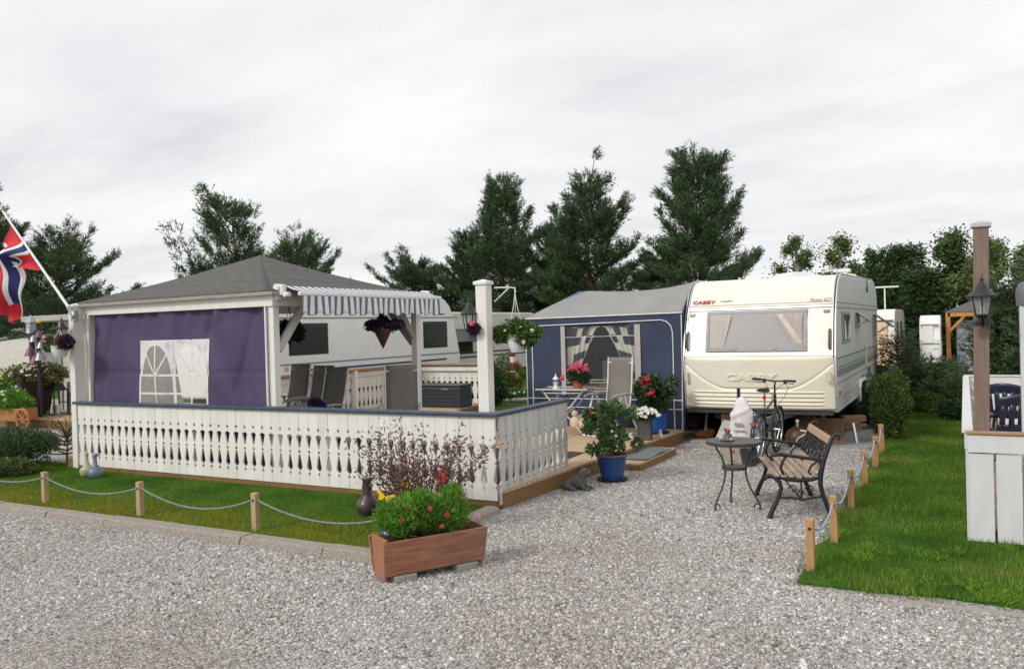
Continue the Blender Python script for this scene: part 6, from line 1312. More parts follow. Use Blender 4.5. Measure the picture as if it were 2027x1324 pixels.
def bicycle():
    a = Vector((-2.545, 11.66, 0)); b = Vector((-2.50, 12.72, 0)); d = b-a; t = thing('bicycle', 'dark bicycle seen from behind, parked on the gravel in front of the caravan', 'bicycle', ((a.x+b.x)/2, (a.y+b.y)/2, 0), rot=(0, 0, 0)); t.rotation_euler = (R(0), R(3), math.atan2(d.y, d.x)-PI/2)
    # local: +y forward, wheels at y=-.53, +.53
    Rw = .335; FR = M('black_blue_frame', (.02, .022, .03), .3, var=.2); y0, y1 = -.53, .53
    def whl(y, steer=0):
        mb = MB(); mb.tube([(0, y+Rw*math.cos(q)*.965, Rw+Rw*math.sin(q)*.965) for q in [2*PI*i/40 for i in range(40)]], .021, 8, closed=True); w = mb.build('wheel', DARK, t, smooth=60)
        mb = MB(); mb.tube([(0, y+Rw*math.cos(q)*.90, Rw+Rw*math.sin(q)*.90) for q in [2*PI*i/40 for i in range(40)]], .010, 6, closed=True); mb.build('rim', CHROME, w, smooth=60)
        mb = MB()
        for i in range(28): q = 2*PI*i/28; s = .03*(1 if i % 2 else -1); mb.tube([(s, y+.02*math.cos(q+.6*(1 if i % 4 < 2 else -1)), Rw+.02*math.sin(q+.6*(1 if i % 4 < 2 else -1))), (0, y+Rw*.9*math.cos(q), Rw+Rw*.9*math.sin(q))], .0018, 3, cap=False)
        mb.tube([(-.05, y, Rw), (.05, y, Rw)], .018, 10); mb.build('spokes', CHROME, w)
        mb = MB(); A = [R(-30)+i*R(12) for i in range(15)] if y < 0 else [R(20)+i*R(10) for i in range(15)]
        if y < 0: A = [R(20)+i*R(12) for i in range(15)]
        else: A = [R(10)+i*R(13) for i in range(15)]
        P = []
        for q in A: P.append([(s, y+(Rw+.022)*math.cos(q), Rw+(Rw+.022-abs(s)*.2)*math.sin(q)) for s in (-.028, 0, .028)])
        vs = [p for r_ in P for p in r_]; fs = [(i*3+j, i*3+j+1, i*3+j+4, i*3+j+3) for i in range(len(P)-1) for j in range(2)]; mb.add(vs, fs)
        mb.build('mudguard', FR, t, solid=.002, smooth=60)
        mb = MB()
        for s in (-1, 1): mb.tube([(s*.055, y, Rw), (s*.03, y+(Rw+.02)*math.cos(R(150 if y < 0 else 165)), Rw+(Rw+.02)*math.sin(R(150 if y < 0 else 165)))], .003, 4)
        mb.build('mudguard_stay', CHROME, t)
    whl(y0); whl(y1); bb = (0, -.10, .29); st = (0, -.25, .72); hd0 = (0, .33, .82); hd1 = (0, .37, .68)
    mb = MB(); mb.tube([bb, hd1], .021, 8); mb.tube([(0, -.235, .68), hd0], .016, 8); mb.tube([bb, st], .016, 8); mb.tube([(0, .315, .87), (0, .375, .65)], .022, 8)
    for s in (-1, 1): mb.tube([(s*.015, -.10, .29), (s*.06, y0, Rw)], .010, 6); mb.tube([(s*.012, -.235, .66), (s*.06, y0, Rw)], .009, 6)
    mb.build('frame', FR, t, smooth=60); mb = MB()
    for s in (-1, 1): mb.tube([(s*.012, .38, .66), (s*.05, .41, .58), (s*.052, y1, Rw)], [.016, .014, .010], 8)
    mb.tube([(-.05, .39, .645), (.05, .39, .645)], .016, 8); mb.build('fork', FR, t, smooth=60)
    mb = MB(); mb.tube([(0, .315, .87), (0, .285, 1.02), (0, .32, 1.07)], .014, 8); mb.build('stem', BLACKM, t); mb = MB(); mb.tube([(-.30, .22, 1.09), (-.16, .27, 1.085), (-.04, .32, 1.07), (.04, .32, 1.07), (.16, .27, 1.085), (.30, .22, 1.09)], .012, 8); mb.build('handlebar', BLACKM, t, smooth=60)
    for s in (-1, 1):
        mb = MB(); mb.tube([(s*.19, .26, 1.088), (s*.31, .216, 1.092)], .018, 8); mb.build('grip', DARK, t); mb = MB(); mb.tube([(s*.15, .28, 1.08), (s*.16, .33, 1.05), (s*.27, .31, 1.04)], .006, 6); mb.box(s*.15-.02, s*.15+.02, .26, .30, 1.04, 1.10); mb.build('brake_lever', BLACKM, t)
    mb = MB(); mb.tube([(-.14, .29, 1.05), (-.13, .42, .95), (-.05, .44, .82), (0, .41, .68)], .004, 5); mb.tube([(.14, .29, 1.05), (.17, .44, .98), (.10, .46, .83), (.02, .42, .70)], .004, 5); mb.tube([(.16, .29, 1.05), (.05, .50, 1.0), (-.06, .42, .88), (-.02, .2, .80)], .004, 5); mb.build('cables', BLACKM, t)
    mb = MB(); mb.tube([st, (0, -.285, .94)], .013, 8); mb.build('seat_post', CHROME, t)
    def sd(u, v): a_ = 2*PI*u; w = .075*(1-v)**.8+.018; y = -.38+.27*v; return (w*math.cos(a_), y, .965+.03*math.sin(a_)*(1.2 if math.sin(a_) > 0 else .6)+.012*(1-v)+.012*v)
    mb = MB(); mb.grid(sd, 16, 12); mb.add([sd(i/16, 0) for i in range(16)], [tuple(range(16))]); mb.add([sd(i/16, 1) for i in range(16)], [tuple(range(16))]); mb.build('saddle', DARK, t, smooth=60)
    mb = MB(); mb.box(-.02, .02, -.30, -.275, .85, .90); mb.build('rear_reflector', M('red_lens', (.5, .02, .01), .3), t, bevel=.004); mb = MB(); mb.box(-.03, .03, y0-.36, y0-.345, .55, .59); mb.build('tail_light', M('orange_red_lens', (.5, .07, .02), .3), t)
    mb = MB()
    for s in (-1, 1): mb.tube([(s*.045, -.30, .71), (s*.05, -.72, .70)], .005, 6); mb.tube([(s*.05, -.66, .70), (s*.06, y0, Rw)], .005, 6)
    for k in range(4): mb.tube([(-.05, -.36-.11*k, .705), (.05, -.36-.11*k, .705)], .004, 5)
    mb.build('rack', BLACKM, t)
    mb = MB(); mb.lathe([(.085, -.003), (.09, 0), (.085, .003)], n=28, mat=Matrix.Translation((.045, -.10, .29)) @ Matrix.Rotation(PI/2, 4, 'Y')); mb.tube([(.06, -.10, .29), (.06, -.02, .15)], .009, 6); mb.tube([(-.06, -.10, .29), (-.06, -.18, .43)], .009, 6); mb.tube([(-.06, -.10, .29), (.06, -.10, .29)], .014, 8); mb.build('crank', CHROME, t)
    for s, p in ((1, (.11, -.02, .15)), (-1, (-.11, -.18, .43))): mb = MB(); mb.box(p[0]-.045, p[0]+.045, p[1]-.035, p[1]+.035, p[2]-.012, p[2]+.012); mb.build('pedal', DARK, t, bevel=.004)
    mb = MB(); mb.tube([(.04, -.19, .29), (.045, y0, Rw+.045)], .003, 4); mb.tube([(.04, -.1, .20), (.045, y0, Rw-.04)], .003, 4); mb.build('chain', BLACKM, t); mb = MB(); mb.tube([(-.05, -.30, .28), (-.17, -.28, .01)], .008, 6); mb.build('kickstand', CHROME, t)
bicycle()
# ---------------------------------------------------------------- odds and ends by and under the caravan
def carton():
    t = thing('carton', 'beige box with red marks standing on the gravel seen under the round table', 'box', (-2.86, 11.78, 0), rz=.35); mb = MB(); mb.box(-.17, .17, -.12, .12, 0, .25); mb.build('body', M('beige_card', (.42, .37, .27), .8, var=.12, scale=6), t, bevel=.006)
    mb = MB(); mb.box(.07, .10, -.126, -.121, .05, .22); mb.box(.02, .045, -.126, -.121, .10, .14); mb.box(-.08, -.05, -.126, -.121, .12, .15); mb.build('red_mark', M('red_print', (.45, .04, .05), .6), t)
    mb = MB(); mb.box(-.175, .175, -.125, .125, .25, .262); mb.build('lid', M('beige_card', (.42, .37, .27)), t)
carton()
def bucket():
    t = thing('bucket', 'dark bucket between the beige box and the bicycle wheel', 'bucket', (-2.60, 11.36, 0)); mb = MB(); mb.lathe([(.09, 0), (.12, .22), (.125, .225), (.11, .22), (.08, .02)], n=20); mb.build('body', M('charcoal_plastic', (.05, .05, .05), .5), t, smooth=40); mb = MB(); mb.tube([(.12*math.cos(a), .02, .22+.10*math.sin(a)) for a in [PI*i/12 for i in range(13)]], .004, 5); mb.build('handle', CHROME, t)
bucket()
def plywood():
    t = thing('plywood_sheet', 'brown plywood sheet propped on edge under the front right of the caravan', 'board', (-2.0, 13.72, 0)); mb = MB(); mb.add([(-.42, 0, 0), (.33, 0, 0), (.33, .08, .40), (-.42, .08, .40), (-.42, .02, 0), (.33, .02, 0), (.33, .10, .40), (-.42, .10, .40)], [(0, 1, 2, 3), (4, 7, 6, 5), (0, 4, 5, 1), (1, 5, 6, 2), (2, 6, 7, 3), (3, 7, 4, 0)]); mb.build('sheet', wood('stained_plywood', (.22, .12, .07), (.13, .07, .045), st=(2, 2, 1)), t)
    mb = MB(); mb.bar((-.1, -.01, .42), (.02, -.03, 0), .025); mb.build('batten', BROWNW, t)
plywood()
def loose(name, label, cat, fn, loc, m, rz=0, **k): mb = MB(); fn(mb); o = mb.build(name, m, None, **k); o.location = loc; o.rotation_euler = (0, 0, rz); tag(o, label, cat); return o
def leaning(mb): mb.add([(-.12, 0, 0), (.20, 0, 0), (.26, .16, .34), (.02, .16, .38), (-.12, .02, 0), (.20, .02, 0), (.26, .18, .34), (.02, .18, .38)], [(0, 1, 2, 3), (4, 7, 6, 5), (0, 4, 5, 1), (1, 5, 6, 2), (2, 6, 7, 3), (3, 7, 4, 0)])
loose('leaning_panel', 'pale grey panel leaning in the shade left of the white hitch cover', 'board', leaning, (-3.48, 13.25, 0), M('pale_panel', (.50, .50, .47), .6, dirt=.2))
loose('panel_offcut', 'brown board behind the top of the pale grey leaning panel', 'board', lambda mb: mb.box(-.02, .24, .20, .22, .0, .46), (-3.47, 13.25, 0), PINE, .1)
def sack(mb):
    mb.sphere((0, 0, .075), (.17, .13, .085), 16, 10); mb.sphere((.1, .03, .12), (.09, .08, .06), 12, 8)
loose('orange_sack', 'orange-brown sack lying in the shade below the left front corner of the caravan', 'sack', sack, (-3.88, 13.75, 0), M('orange_sacking', (.33, .14, .05), .8, var=.4, scale=14, bump=1), .2, smooth=80)
loose('paving_slab', 'pale paving slab on the gravel beside the deck end', 'paving slab', lambda mb: mb.box(-.26, .26, -.16, .16, 0, .045), (-3.72, 13.35, 0), CONC, .1, bevel=.008)
loose('paving_slab', 'grey paving slab lying on the gravel behind the bicycle', 'paving slab', lambda mb: mb.box(-.2, .2, -.2, .2, 0, .05), (-2.22, 12.15, 0), CONC, .3, bevel=.008)
def kettle():
    t = thing('copper_pot', 'brownish copper pot with a white knob under the middle of the caravan front', 'pot', (-2.30, 13.35, .0)); mb = MB(); mb.lathe([(.12, 0), (.19, .08), (.20, .17), (.15, .25), (.07, .30), (.03, .31)], n=22); mb.build('body', M('old_copper', (.12, .06, .035), .5, var=.3), t, smooth=60); mb = MB(); mb.tube([(0, 0, .31), (0, 0, .37)], .012, 6); mb.sphere((0, 0, .39), .026); mb.build('knob', WHITEM, t, smooth=60)
kettle()
def trestle():
    t = thing('metal_stand', 'white bent metal stand left of the plywood sheet under the caravan', 'stand', (-2.18, 12.95, 0)); mb = MB(); mb.tube([(-.15, 0, 0), (-.05, 0, .18), (.06, 0, .25), (.09, 0, .24), (.08, 0, 0)], .010, 6); mb.build('frame', WHITEM, t); mb = MB(); mb.bar((-.02, .02, .30), (.18, .04, .27), .03, .02); mb.build('top_bar', WHITEM, t)
trestle()
loose('timber_block', 'short wooden block stacked by the caravan wheel', 'block', lambda mb: mb.box(-.12, .12, -.2, .2, 0, .16), (-1.78, 15.6, 0), PINE, .2, bevel=.005)
loose('timber_block', 'upper wooden block lying crosswise by the caravan wheel', 'block', lambda mb: mb.box(-.2, .2, -.09, .09, 0, .10), (-1.75, 15.55, .16), PINE, .5, bevel=.005)
loose('plastic_sheet', 'crumpled pale plastic sheet beside the caravan wheel', 'sheet', lambda mb: mb.grid(lambda u, v: (-.18+.36*u+.04*math.sin(v*9), -.3+.6*v, .02+.42*math.sin(PI*u)*(.6+.4*math.sin(v*7))+.03*math.sin(u*23+v*17)), 16, 16), (-1.55, 16.9, 0), M('pale_plastic', (.5, .5, .52), .35), 0, smooth=70)
loose('steel_prop', 'galvanised corner prop leaning beside the plywood sheet', 'prop', lambda mb: (mb.bar((0, 0, 0), (-.06, .1, .30), .035), mb.box(-.06, .06, -.05, .05, 0, .012)), (-1.52, 13.95, 0), CHROME, 0)
loose('underside_shade', 'black sheet added under the caravan to deepen its shade', 'underside_shade', lambda mb: mb.grid(lambda u, v: (-1.15+2.2*u, -2.8+5.8*v, .018+.008*math.sin(u*31+v*23)+.006*math.sin(v*61)), 30, 60), (-2.88, 16.7, 0), M('black_sheet', (.02, .02, .02), .8, spec=.2), 0, smooth=80)  # black sheet added so the ground under the caravan reads as deep shade
loose('light_block_skirt', 'unseen dark fabric added to block light below the far side and rear of the caravan', 'skirt', lambda mb: (mb.grid(lambda u, v: (-1.15+.01*math.sin(u*90), -2.6+5.9*u, .02+.56*v), 60, 3), mb.grid(lambda u, v: (-1.15+2.25*u, 3.25, .02+.56*v), 8, 3)), (-2.9, 16.55, 0), M('black_fabric', (.015, .015, .018), .9), 0)  # unseen skirt added to keep light out from the far side and rear

# ---------------------------------------------------------------- lanterns and hanging baskets
LG = glassy('lantern_pane', (.55, .56, .55), .08, .35)
def lantern(name, label, x, y, z, h, r, rz=0, arm=None, style='wall', group=None):
    """z = underside of the glass body; arm = vector to the bracket"""
    t = thing(name, label, 'lantern', (x, y, z), rz=rz, group=group); n = 6; gh = h*.42
    P = lambda rr, zz: [(rr*math.cos(2*PI*i/n+.5), rr*math.sin(2*PI*i/n+.5), zz) for i in range(n)]
    mb = MB(); b, tp = P(r*.55, 0), P(r*.85, gh)
    for i in range(n): mb.tube([b[i], tp[i]], r*.06, 5)
    mb.tube(b, r*.07, 5, closed=True); mb.tube(tp, r*.07, 5, closed=True); mb.build('cage', BLACKM, t)
    mb = MB(); q = P(r*.53, .002)+P(r*.82, gh-.002); mb.add(q, [(i, (i+1) % n, n+(i+1) % n, n+i) for i in range(n)]); mb.build('glass', LG, t)
    mb = MB(); mb.lathe([(r*1.12, gh-.005), (r*1.14, gh+.006), (r*.9, gh+h*.08), (r*.6, gh+h*.16), (r*.42, gh+h*.25), (r*.2, gh+h*.33), (r*.12, gh+h*.36), (r*.2, gh+h*.39), (r*.05, gh+h*.44), (.001, gh+h*.52)], n=12); mb.build('roof', BLACKM, t, smooth=30)
    mb = MB(); mb.lathe([(r*.1, -h*.16), (r*.2, -h*.13), (r*.12, -h*.1), (r*.45, -h*.04), (r*.6, 0)], n=12); mb.build('base', BLACKM, t, smooth=40)
    mb = MB(); mb.tube([(0, 0, .01), (0, 0, gh*.5)], r*.16, 8); mb.build('bulb', M('frosted_bulb', (.75, .74, .7), .4), t, smooth=60)
    if arm:
        ax, ay, az = arm; mb = MB(); mb.tube([(0, 0, -h*.1), (ax*.35, ay*.35, -h*.26), (ax*.8, ay*.8, -h*.20+az*.2), (ax, ay, az*.6-h*.1)], r*.12, 6)
        mb.tube([(ax*.55+.03*math.cos(a)*(1-a/8), ay*.55, -h*.18+.03*math.sin(a)*(1-a/8)) for a in [i*.6 for i in range(10)]], r*.08, 5)
        mb.lathe([(.035, -.004), (.035, .004)], n=12, mat=Matrix.Translation((ax, ay, az*.6-h*.1)) @ Matrix.Rotation(math.atan2(ay, ax), 4, 'Z') @ Matrix.Rotation(PI/2, 4, 'Y')); mb.build('bracket', BLACKM, t, smooth=60)
    return t
lantern('wall_lantern', 'black glass lantern on the left side of the white corner post', -4.815, 7.84, 1.95, .40, .09, arm=(.07, .03, 0))
lantern('wall_lantern', 'black glass lantern on the capped post at the left end of the fence', -11.80, 7.62, 1.98, .36, .085, arm=(.02, .12, 0))
lt = lantern('wall_lantern', 'black glass lantern with ornate base on the brown lamp post', .135, 8.04, 1.95, .37, .098, arm=(0, .08, 0))
mb = MB()
rngl = random.Random(4)
for i in range(26): a = rngl.uniform(0, 2*PI); mb.tube([(.02*math.cos(a), .02*math.sin(a), -.02), (.07*math.cos(a), .05*math.sin(a)-.01, -.05-.03*rngl.random()), (.075*math.cos(a), .055*math.sin(a)-.01, -.10+.04*rngl.random())], .007, 5)
mb.build('iron_leaves', BLACKM, lt)
def basket(name, label, x, y, z, potr, poth, m, blobs, leaf, n, flw, hook, L=.035, cone=False, sd=5, fr=.024):
    t = thing(name, label, 'hanging basket', (x, y, z)); mb = MB()
    mb.lathe([(.006, -poth), (potr, 0), (potr*.9, 0), (potr*.5, -.02)] if cone else [(potr*.55, -poth), (potr*.62, -poth+.01), (potr*.9, -poth*.45), (potr, 0), (potr*1.04, .008), (potr*.92, .008), (potr*.85, -.02)], n=24); mb.build('pot', m, t, smooth=45)
    foliage('foliage', leaf, t, blobs, n, L, L*.75, sd, up=-.1, shell=.25); 
    if hook:
        mb = MB()
        for a in (0, 2.1, 4.2): mb.tube([(potr*.95*math.cos(a), potr*.95*math.sin(a), 0), (hook[0]*.7+.02*math.cos(a), hook[1]*.7+.02*math.sin(a), hook[2]*.72), (hook[0], hook[1], hook[2])], .004, 5)
        mb.tube([(hook[0], hook[1], hook[2]), (hook[0], hook[1], hook[2]+.06)], .006, 6); mb.build('hanger', WHITEM if not cone else DARK, t)
    rng = random.Random(sd)
    for nm, ms, cnt, pet in flw:
        P = []
        for i in range(cnt):
            b = rng.choice(blobs); a = rng.uniform(0, 2*PI); P.append((b[0]+b[3]*.8*math.cos(a), b[1]-abs(b[4]*.95*math.sin(a)), b[2]+b[5]*rng.uniform(-.6, 1.1)))
        flowers(nm, ms, t, P, fr, sd+3, pet)
    return t
basket('hanging_basket', 'white hanging pot of trailing greenery with dark-eyed white pansies on the corner post bracket', -4.40, 8.15, 1.87, .105, .19, WHITEM, [(-.04, -.02, .05, .17, .14, .09, 1), (.16, -.03, -.02, .12, .12, .11, 1), (-.16, 0, .0, .12, .11, .08, .8), (.05, -.05, .10, .14, .12, .08, .8), (-.24, 0, .03, .07, .07, .06, .3), (.25, 0, .03, .06, .07, .08, .4)], LEAFG, 5200, [('white_pansy', [WPET, DPET], 15, 5), ('dark_pansy', [DPET, YEL], 8, 5)], (0, 0, .48))
mb = MB((-4.40, 8.15, 1.87)); mb.tube([(-4.57, 7.98, 2.405), (-4.43, 8.12, 2.405), (-4.40, 8.15, 2.395), (-4.395, 8.155, 2.35)], .009, 8); mb.tube([(-4.57, 7.98, 2.25), (-4.45, 8.10, 2.40)], .007, 6); brk = mb.build('basket_bracket', WHITEM, None, smooth=60); brk.location = (-4.40, 8.15, 1.87); tag(brk, 'thin white iron bracket on the right side of the white corner post', 'bracket')
basket('hanging_basket', 'white hanging bowl of mixed red and green trailing plants by the left lantern', -11.76, 7.56, 1.88, .13, .17, WHITEM, [(-.12, 0, .06, .18, .15, .10, 1), (.10, 0, .05, .16, .13, .09, 1), (-.26, 0, .0, .08, .08, .09, .4)], LEAFG, 3000, [('pink_bloom', [PINK, PINK], 8, 6), ('red_bloom', [CRIM, CRIM], 8, 6), ('pale_bloom', [LPINK, YEL], 5, 6)], (0, .0, .30), fr=.028)
foliage('dark_foliage', DPET, bpy.data.objects['hanging_basket.001'], [(.17, -.02, .05, .10, .10, .09, 1)], 600, .04, .035, 3)
PL = M('dark_petunia', (.035, .018, .035), .6, rnd=.6, trans=.1)
basket('hanging_cone', 'dark cone basket of near-black petunias hanging under the striped awning', -7.72, 10.06, 2.0, .15, .30, M('dark_wicker', (.085, .035, .03), .8, var=.4, scale=30, bump=1), [(0, 0, .08, .16, .16, .06, 1), (-.17, .05, .06, .09, .10, .07, .7), (-.07, -.16, .05, .10, .10, .07, .7), (.16, .12, .06, .12, .12, .07, .8), (-.02, .22, .04, .08, .1, .08, .6), (0, 0, .16, .06, .06, .06, .4)], PL, 2300, [('dark_bloom', [DPET, DPET], 14, 5)], (-.0, .0, .33), L=.045, cone=True)
basket('hanging_cone', 'dark hanging plant half hidden by the front brace of the pavilion', -8.22, 8.62, 2.02, .11, .24, M('dark_wicker', (.055, .032, .028)), [(0, 0, .04, .14, .14, .09, 1), (.10, .05, -.05, .09, .09, .12, .7), (.0, -.12, .0, .1, .1, .1, .7)], PL, 1800, [('dark_bloom', [DPET, DPET], 8, 5)], (0, 0, .32), L=.045, cone=True)
basket('wall_pot', 'small dark leafy pot with one pink flower on the white corner post beside the lantern', -4.73, 7.80, 1.96, .035, .09, DARK, [(0, -.01, .0, .065, .045, .06, 1)], PL, 350, [], None, L=.035, cone=True)
flowers('pink_bloom', [PINK, LPINK], bpy.data.objects['wall_pot'], [(.02+.014*math.cos(i*1.1), -.06, .055+.014*math.sin(i*1.1)) for i in range(6)], .024, 3, 7)
# ---------------------------------------------------------------- right plot: fence, lamp post, deck
COOLW = M('cool_white_paint', (.66, .665, .68), .6, var=.05, scale=4, bump=.25, bscale=30, st=(3, 3, .6), dirt=.14)
def right_fence():
    t = thing('board_fence', 'plain white fence of wide vertical boards with tan top rail at the right edge', 'fence', (.005, 8.06, 0)); o = t.location-Vector((.035, 0, 0)); mb = MB(o); x = -.03; rk = random.Random(5)
    while x < 3.4: mb.box(x, x+.186, 8.06, 8.08, .02+rk.uniform(0, .01), .775); x += .205
    mb.build('front_boards', COOLW, t, bevel=.002); mb = MB(o); mb.box(-.034, 3.4, 8.045, 8.085, .785, .935); mb.build('top_board', COOLW, t, bevel=.003)
    mb = MB(o); mb.box(-.045, 3.4, 8.03, 8.11, .94, .965); mb.build('cap_rail', PINE, t, bevel=.004); mb = MB(o); y = 8.09
    while y < 15.4: mb.box(-.05, -.03, y, y+.178, .02, .80); y += .205
    mb.build('side_boards', COOLW, t); mb = MB(o); mb.box(-.056, -.028, 8.09, 15.5, .805, .935); mb.box(-.075, .01, 8.112, 15.5, .94, .962); mb.build('side_rail', COOLW, t)
    mb = MB(o); x = .0
    while x < 3.4: mb.box(x, x+.178, 15.5, 15.52, .02, .80); x += .205
    mb.box(-.05, 3.4, 15.48, 15.54, .80, .95); mb.box(-.06, 3.4, 15.46, 15.56, .955, .975); mb.build('rear_boards', COOLW, t)
    for y in (9.9, 11.8, 13.6): mb = MB(o); mb.box(.0, .09, y, y+.09, .02, .93); mb.build('post', WHITE2, t)
    mb = MB(o); mb.box(-.02, 3.3, 8.10, 8.14, .25, .33); mb.box(-.02, 3.3, 8.10, 8.14, .62, .70); mb.build('crosspiece', COOLW, t)
right_fence()
deck('timber_deck', [(0.0, 8.15), (3.4, 8.15), (3.4, 15.45), (0.0, 15.45)], .12, .1, 'dark timber deck inside the right board fence under the blue chairs', y0=8.15, y1=15.4)
LP = wood('mauve_brown_wood', (.24, .165, .13), (.17, .115, .095), st=(9, 9, 1), sc=5, dirt=.2)
lpst = cap_post('lamp_post', 'tall weathered brown square post with pale cap behind the right fence', .10, 8.19, .118, .118, .12, 2.76, LP, capm=M('pale_zinc', (.45, .44, .42), .5))
lpst.rotation_euler = (0, R(.9), 0)
def parasol_post():
    t = thing('canopy_post', 'white post with a grey rounded cap at the far right edge', 'post', (.475, 8.42, .12)); mb = MB(); mb.box(-.055, .055, -.055, .055, 0, 1.95); mb.build('shaft', COOLW, t, bevel=.01); mb = MB(); mb.lathe([(.075, 1.90), (.08, 1.93), (.08, 2.03), (.06, 2.09), (.02, 2.11)], n=20); mb.build('cap', M('grey_cap', (.16, .16, .17), .7), t, smooth=50)
parasol_post()
def grill():
    t = thing('side_table', 'small pale blue side table next to the blue chairs inside the right fence', 'table', (.24, 9.55, .12)); mb = MB(); mb.box(-.09, .22, -.2, .2, .62, .645); mb.build('table_top', M('pale_blue_plastic', (.22, .26, .36), .5), t, bevel=.01)
    for x, y in ((-.07, -.17), (.2, -.17), (-.07, .17), (.2, .17)): mb = MB(); mb.box(x-.012, x+.012, y-.012, y+.012, 0, .62); mb.build('leg', WHITEM, t)
    mb = MB(); mb.box(-.07, .20, -.18, .18, .30, .315); mb.build('shelf', WHITEM, t)
grill()
# ---------------------------------------------------------------- totem on the back lawn
def totem():
    t = thing('painted_pole', 'dark red carved pole with a white band and butterflies on the back lawn', 'pole', (-11.31, 20.7, 0)); MR = M('maroon_paint', (.20, .035, .05), .6, var=.2); mb = MB(); mb.lathe([(.085, 0), (.08, 1.5), (.10, 1.52), (.10, 1.6), (.02, 1.66)], n=12); mb.build('shaft', MR, t, smooth=40); mb = MB(); mb.lathe([(.088, .98), (.088, 1.14)], n=12); mb.lathe([(.088, .70), (.088, .74)], n=12); mb.build('band', WHITEM, t)
    for s, z, m in ((1, .95, CRIM), (-1, .68, YO), (1, .60, YEL)): mb = MB(); mb.sphere((s*.16, -.06, z), (.09, .02, .07)); mb.build('butterfly', m, t)
totem()
def stone_heap(label, x, y, r, h, seed):
    rng = random.Random(seed); t = thing('flower_bed', label, 'flower bed', (x, y, 0)); mb = MB()
    for i in range(40): a = rng.uniform(0, 2*PI); mb.sphere((r*math.cos(a)*rng.uniform(.85, 1.05), r*math.sin(a)*rng.uniform(.85, 1.05), .05), (rng.uniform(.06, .11),)*2+(.07,), 7, 5)
    mb.build('stones', CONC, t, smooth=60); mb = MB(); mb.lathe([(r, .0), (r*.7, h*.5), (.05, h)], n=18); mb.build('soil', SOIL, t, smooth=60); foliage('foliage', LEAFG, t, [(0, 0, h*.6, r*.8, r*.8, h*.5, 1)], 2500, .08, .05, seed)
    flowers('blooms', [WPET, YEL], t, [(r*.8*math.cos(a)*q, r*.8*math.sin(a)*q, h*.9) for a, q in [(rng.uniform(0, 6.3), rng.random()) for _ in range(40)]], .05, 4, 6)
stone_heap('round stone-edged bed with white flowers at the foot of the dark red pole', -10.9, 19.6, .75, .25, 4)
shrub('low_bush', 'dark leafy bush left of the dark red pole on the back lawn', -10.6, 18.0, .55, 1.0, 31, LEAFD, 6000, .07)
# ---------------------------------------------------------------- the neighbouring terrace at the left edge
def kiosk():
    t = thing('white_shed', 'small pale shed with flat overhanging roof behind the left hanging basket', 'shed', (-18.6, 13.2, .2)); o = t.location; PW = M('pale_shed_wall', (.52, .50, .46), .7, var=.1, dirt=.2)
    mb = MB(o); mb.box(-20.2, -17.4, 13.0, 14.4, .2, 2.45); mb.build('wall', PW, t); mb = MB(o); mb.box(-21.2, -17.2, 12.6, 14.6, 2.46, 2.60); mb.build('roof', M('roof_fascia', (.40, .40, .37), .6), t, bevel=.01); mb = MB(o); mb.box(-20.24, -20.14, 12.96, 13.02, .2, 2.45); mb.build('corner_trim', M('grey_trim', (.3, .3, .28), .6), t); mb = MB(o); mb.box(-21.05, -20.95, 12.7, 12.8, .2, 2.46); mb.build('roof_post', BLACKM, t)
    mb = MB(o); mb.sphere((-19.9, 13.2, 2.66), .06); mb.build('roof_bird', WHITEM, t)
kiosk()
def bells():
    t = thing('ornament_pole', 'dark pole hung with grey metal bells and little bird houses at the left edge', 'pole', (-18.85, 11.6, .2)); SV = M('dull_pewter', (.30, .30, .32), .4, var=.3, metal=.5)
    mb = MB(); mb.tube([(0, 0, 0), (0, 0, 2.25)], .05, 8); mb.build('pole', BLACKM, t); rng = random.Random(5)
    for i, (x, z, r) in enumerate(((-.20, 1.62, .13), (.18, 1.52, .13), (-.05, 1.95, .10), (.15, 2.05, .09), (-.18, 2.15, .09), (.22, 1.80, .10), (-.02, 1.45, .12))):
        mb = MB(); mb.lathe([(r, 0), (r*.85, r*.4), (r*.55, r*1.2), (r*.3, r*1.5), (.01, r*1.7)], (x, -.08, z-.2), 12); mb.build('bell', SV if i % 3 else M('plum_glaze', (.16, .05, .09), .4), t, smooth=50)
    mb = MB(); mb.box(-.34, -.18, -.08, .08, 2.0, 2.2); mb.add([(-.38, -.1, 2.2), (-.14, -.1, 2.2), (-.14, .1, 2.2), (-.38, .1, 2.2), (-.26, 0, 2.38)], [(0, 1, 4), (1, 2, 4), (2, 3, 4), (3, 0, 4)]); mb.build('bird_house', M('pale_blue_paint', (.36, .4, .45), .6), t)
    mb = MB(); mb.sphere((.12, -.06, 2.22), .05); mb.build('yellow_ball', YO, t, smooth=60)
bells()
def barrel():
    t = thing('barrel_planter', 'tall dark wicker barrel overflowing with small white flowers on the terrace', 'planter', (-19.48, 11.9, .2)); mb = MB(); mb.lathe([(.26, 0), (.33, .5), (.40, .85), (.42, .9), (.36, .9)], n=22, rib=.03); mb.build('barrel', M('dark_rattan', (.035, .018, .016), .6, var=.5, scale=20, bump=1), t)
    foliage('foliage', M('olive_leaf', (.14, .14, .05), .6, rnd=.5, trans=.2), t, [(0, 0, 1.02, .75, .6, .20, 1), (.45, 0, .95, .45, .4, .2, .6), (-.5, 0, .92, .4, .4, .2, .5)], 6000, .07, .05, 5, shell=.3); rng = random.Random(6)
    flowers('white_bloom', [WPET, YEL], t, [(rng.uniform(-.85, .85), rng.uniform(-.6, -.1), 1.02+rng.uniform(-.05, .22)) for _ in range(110)], .035, 4, 6)
barrel()
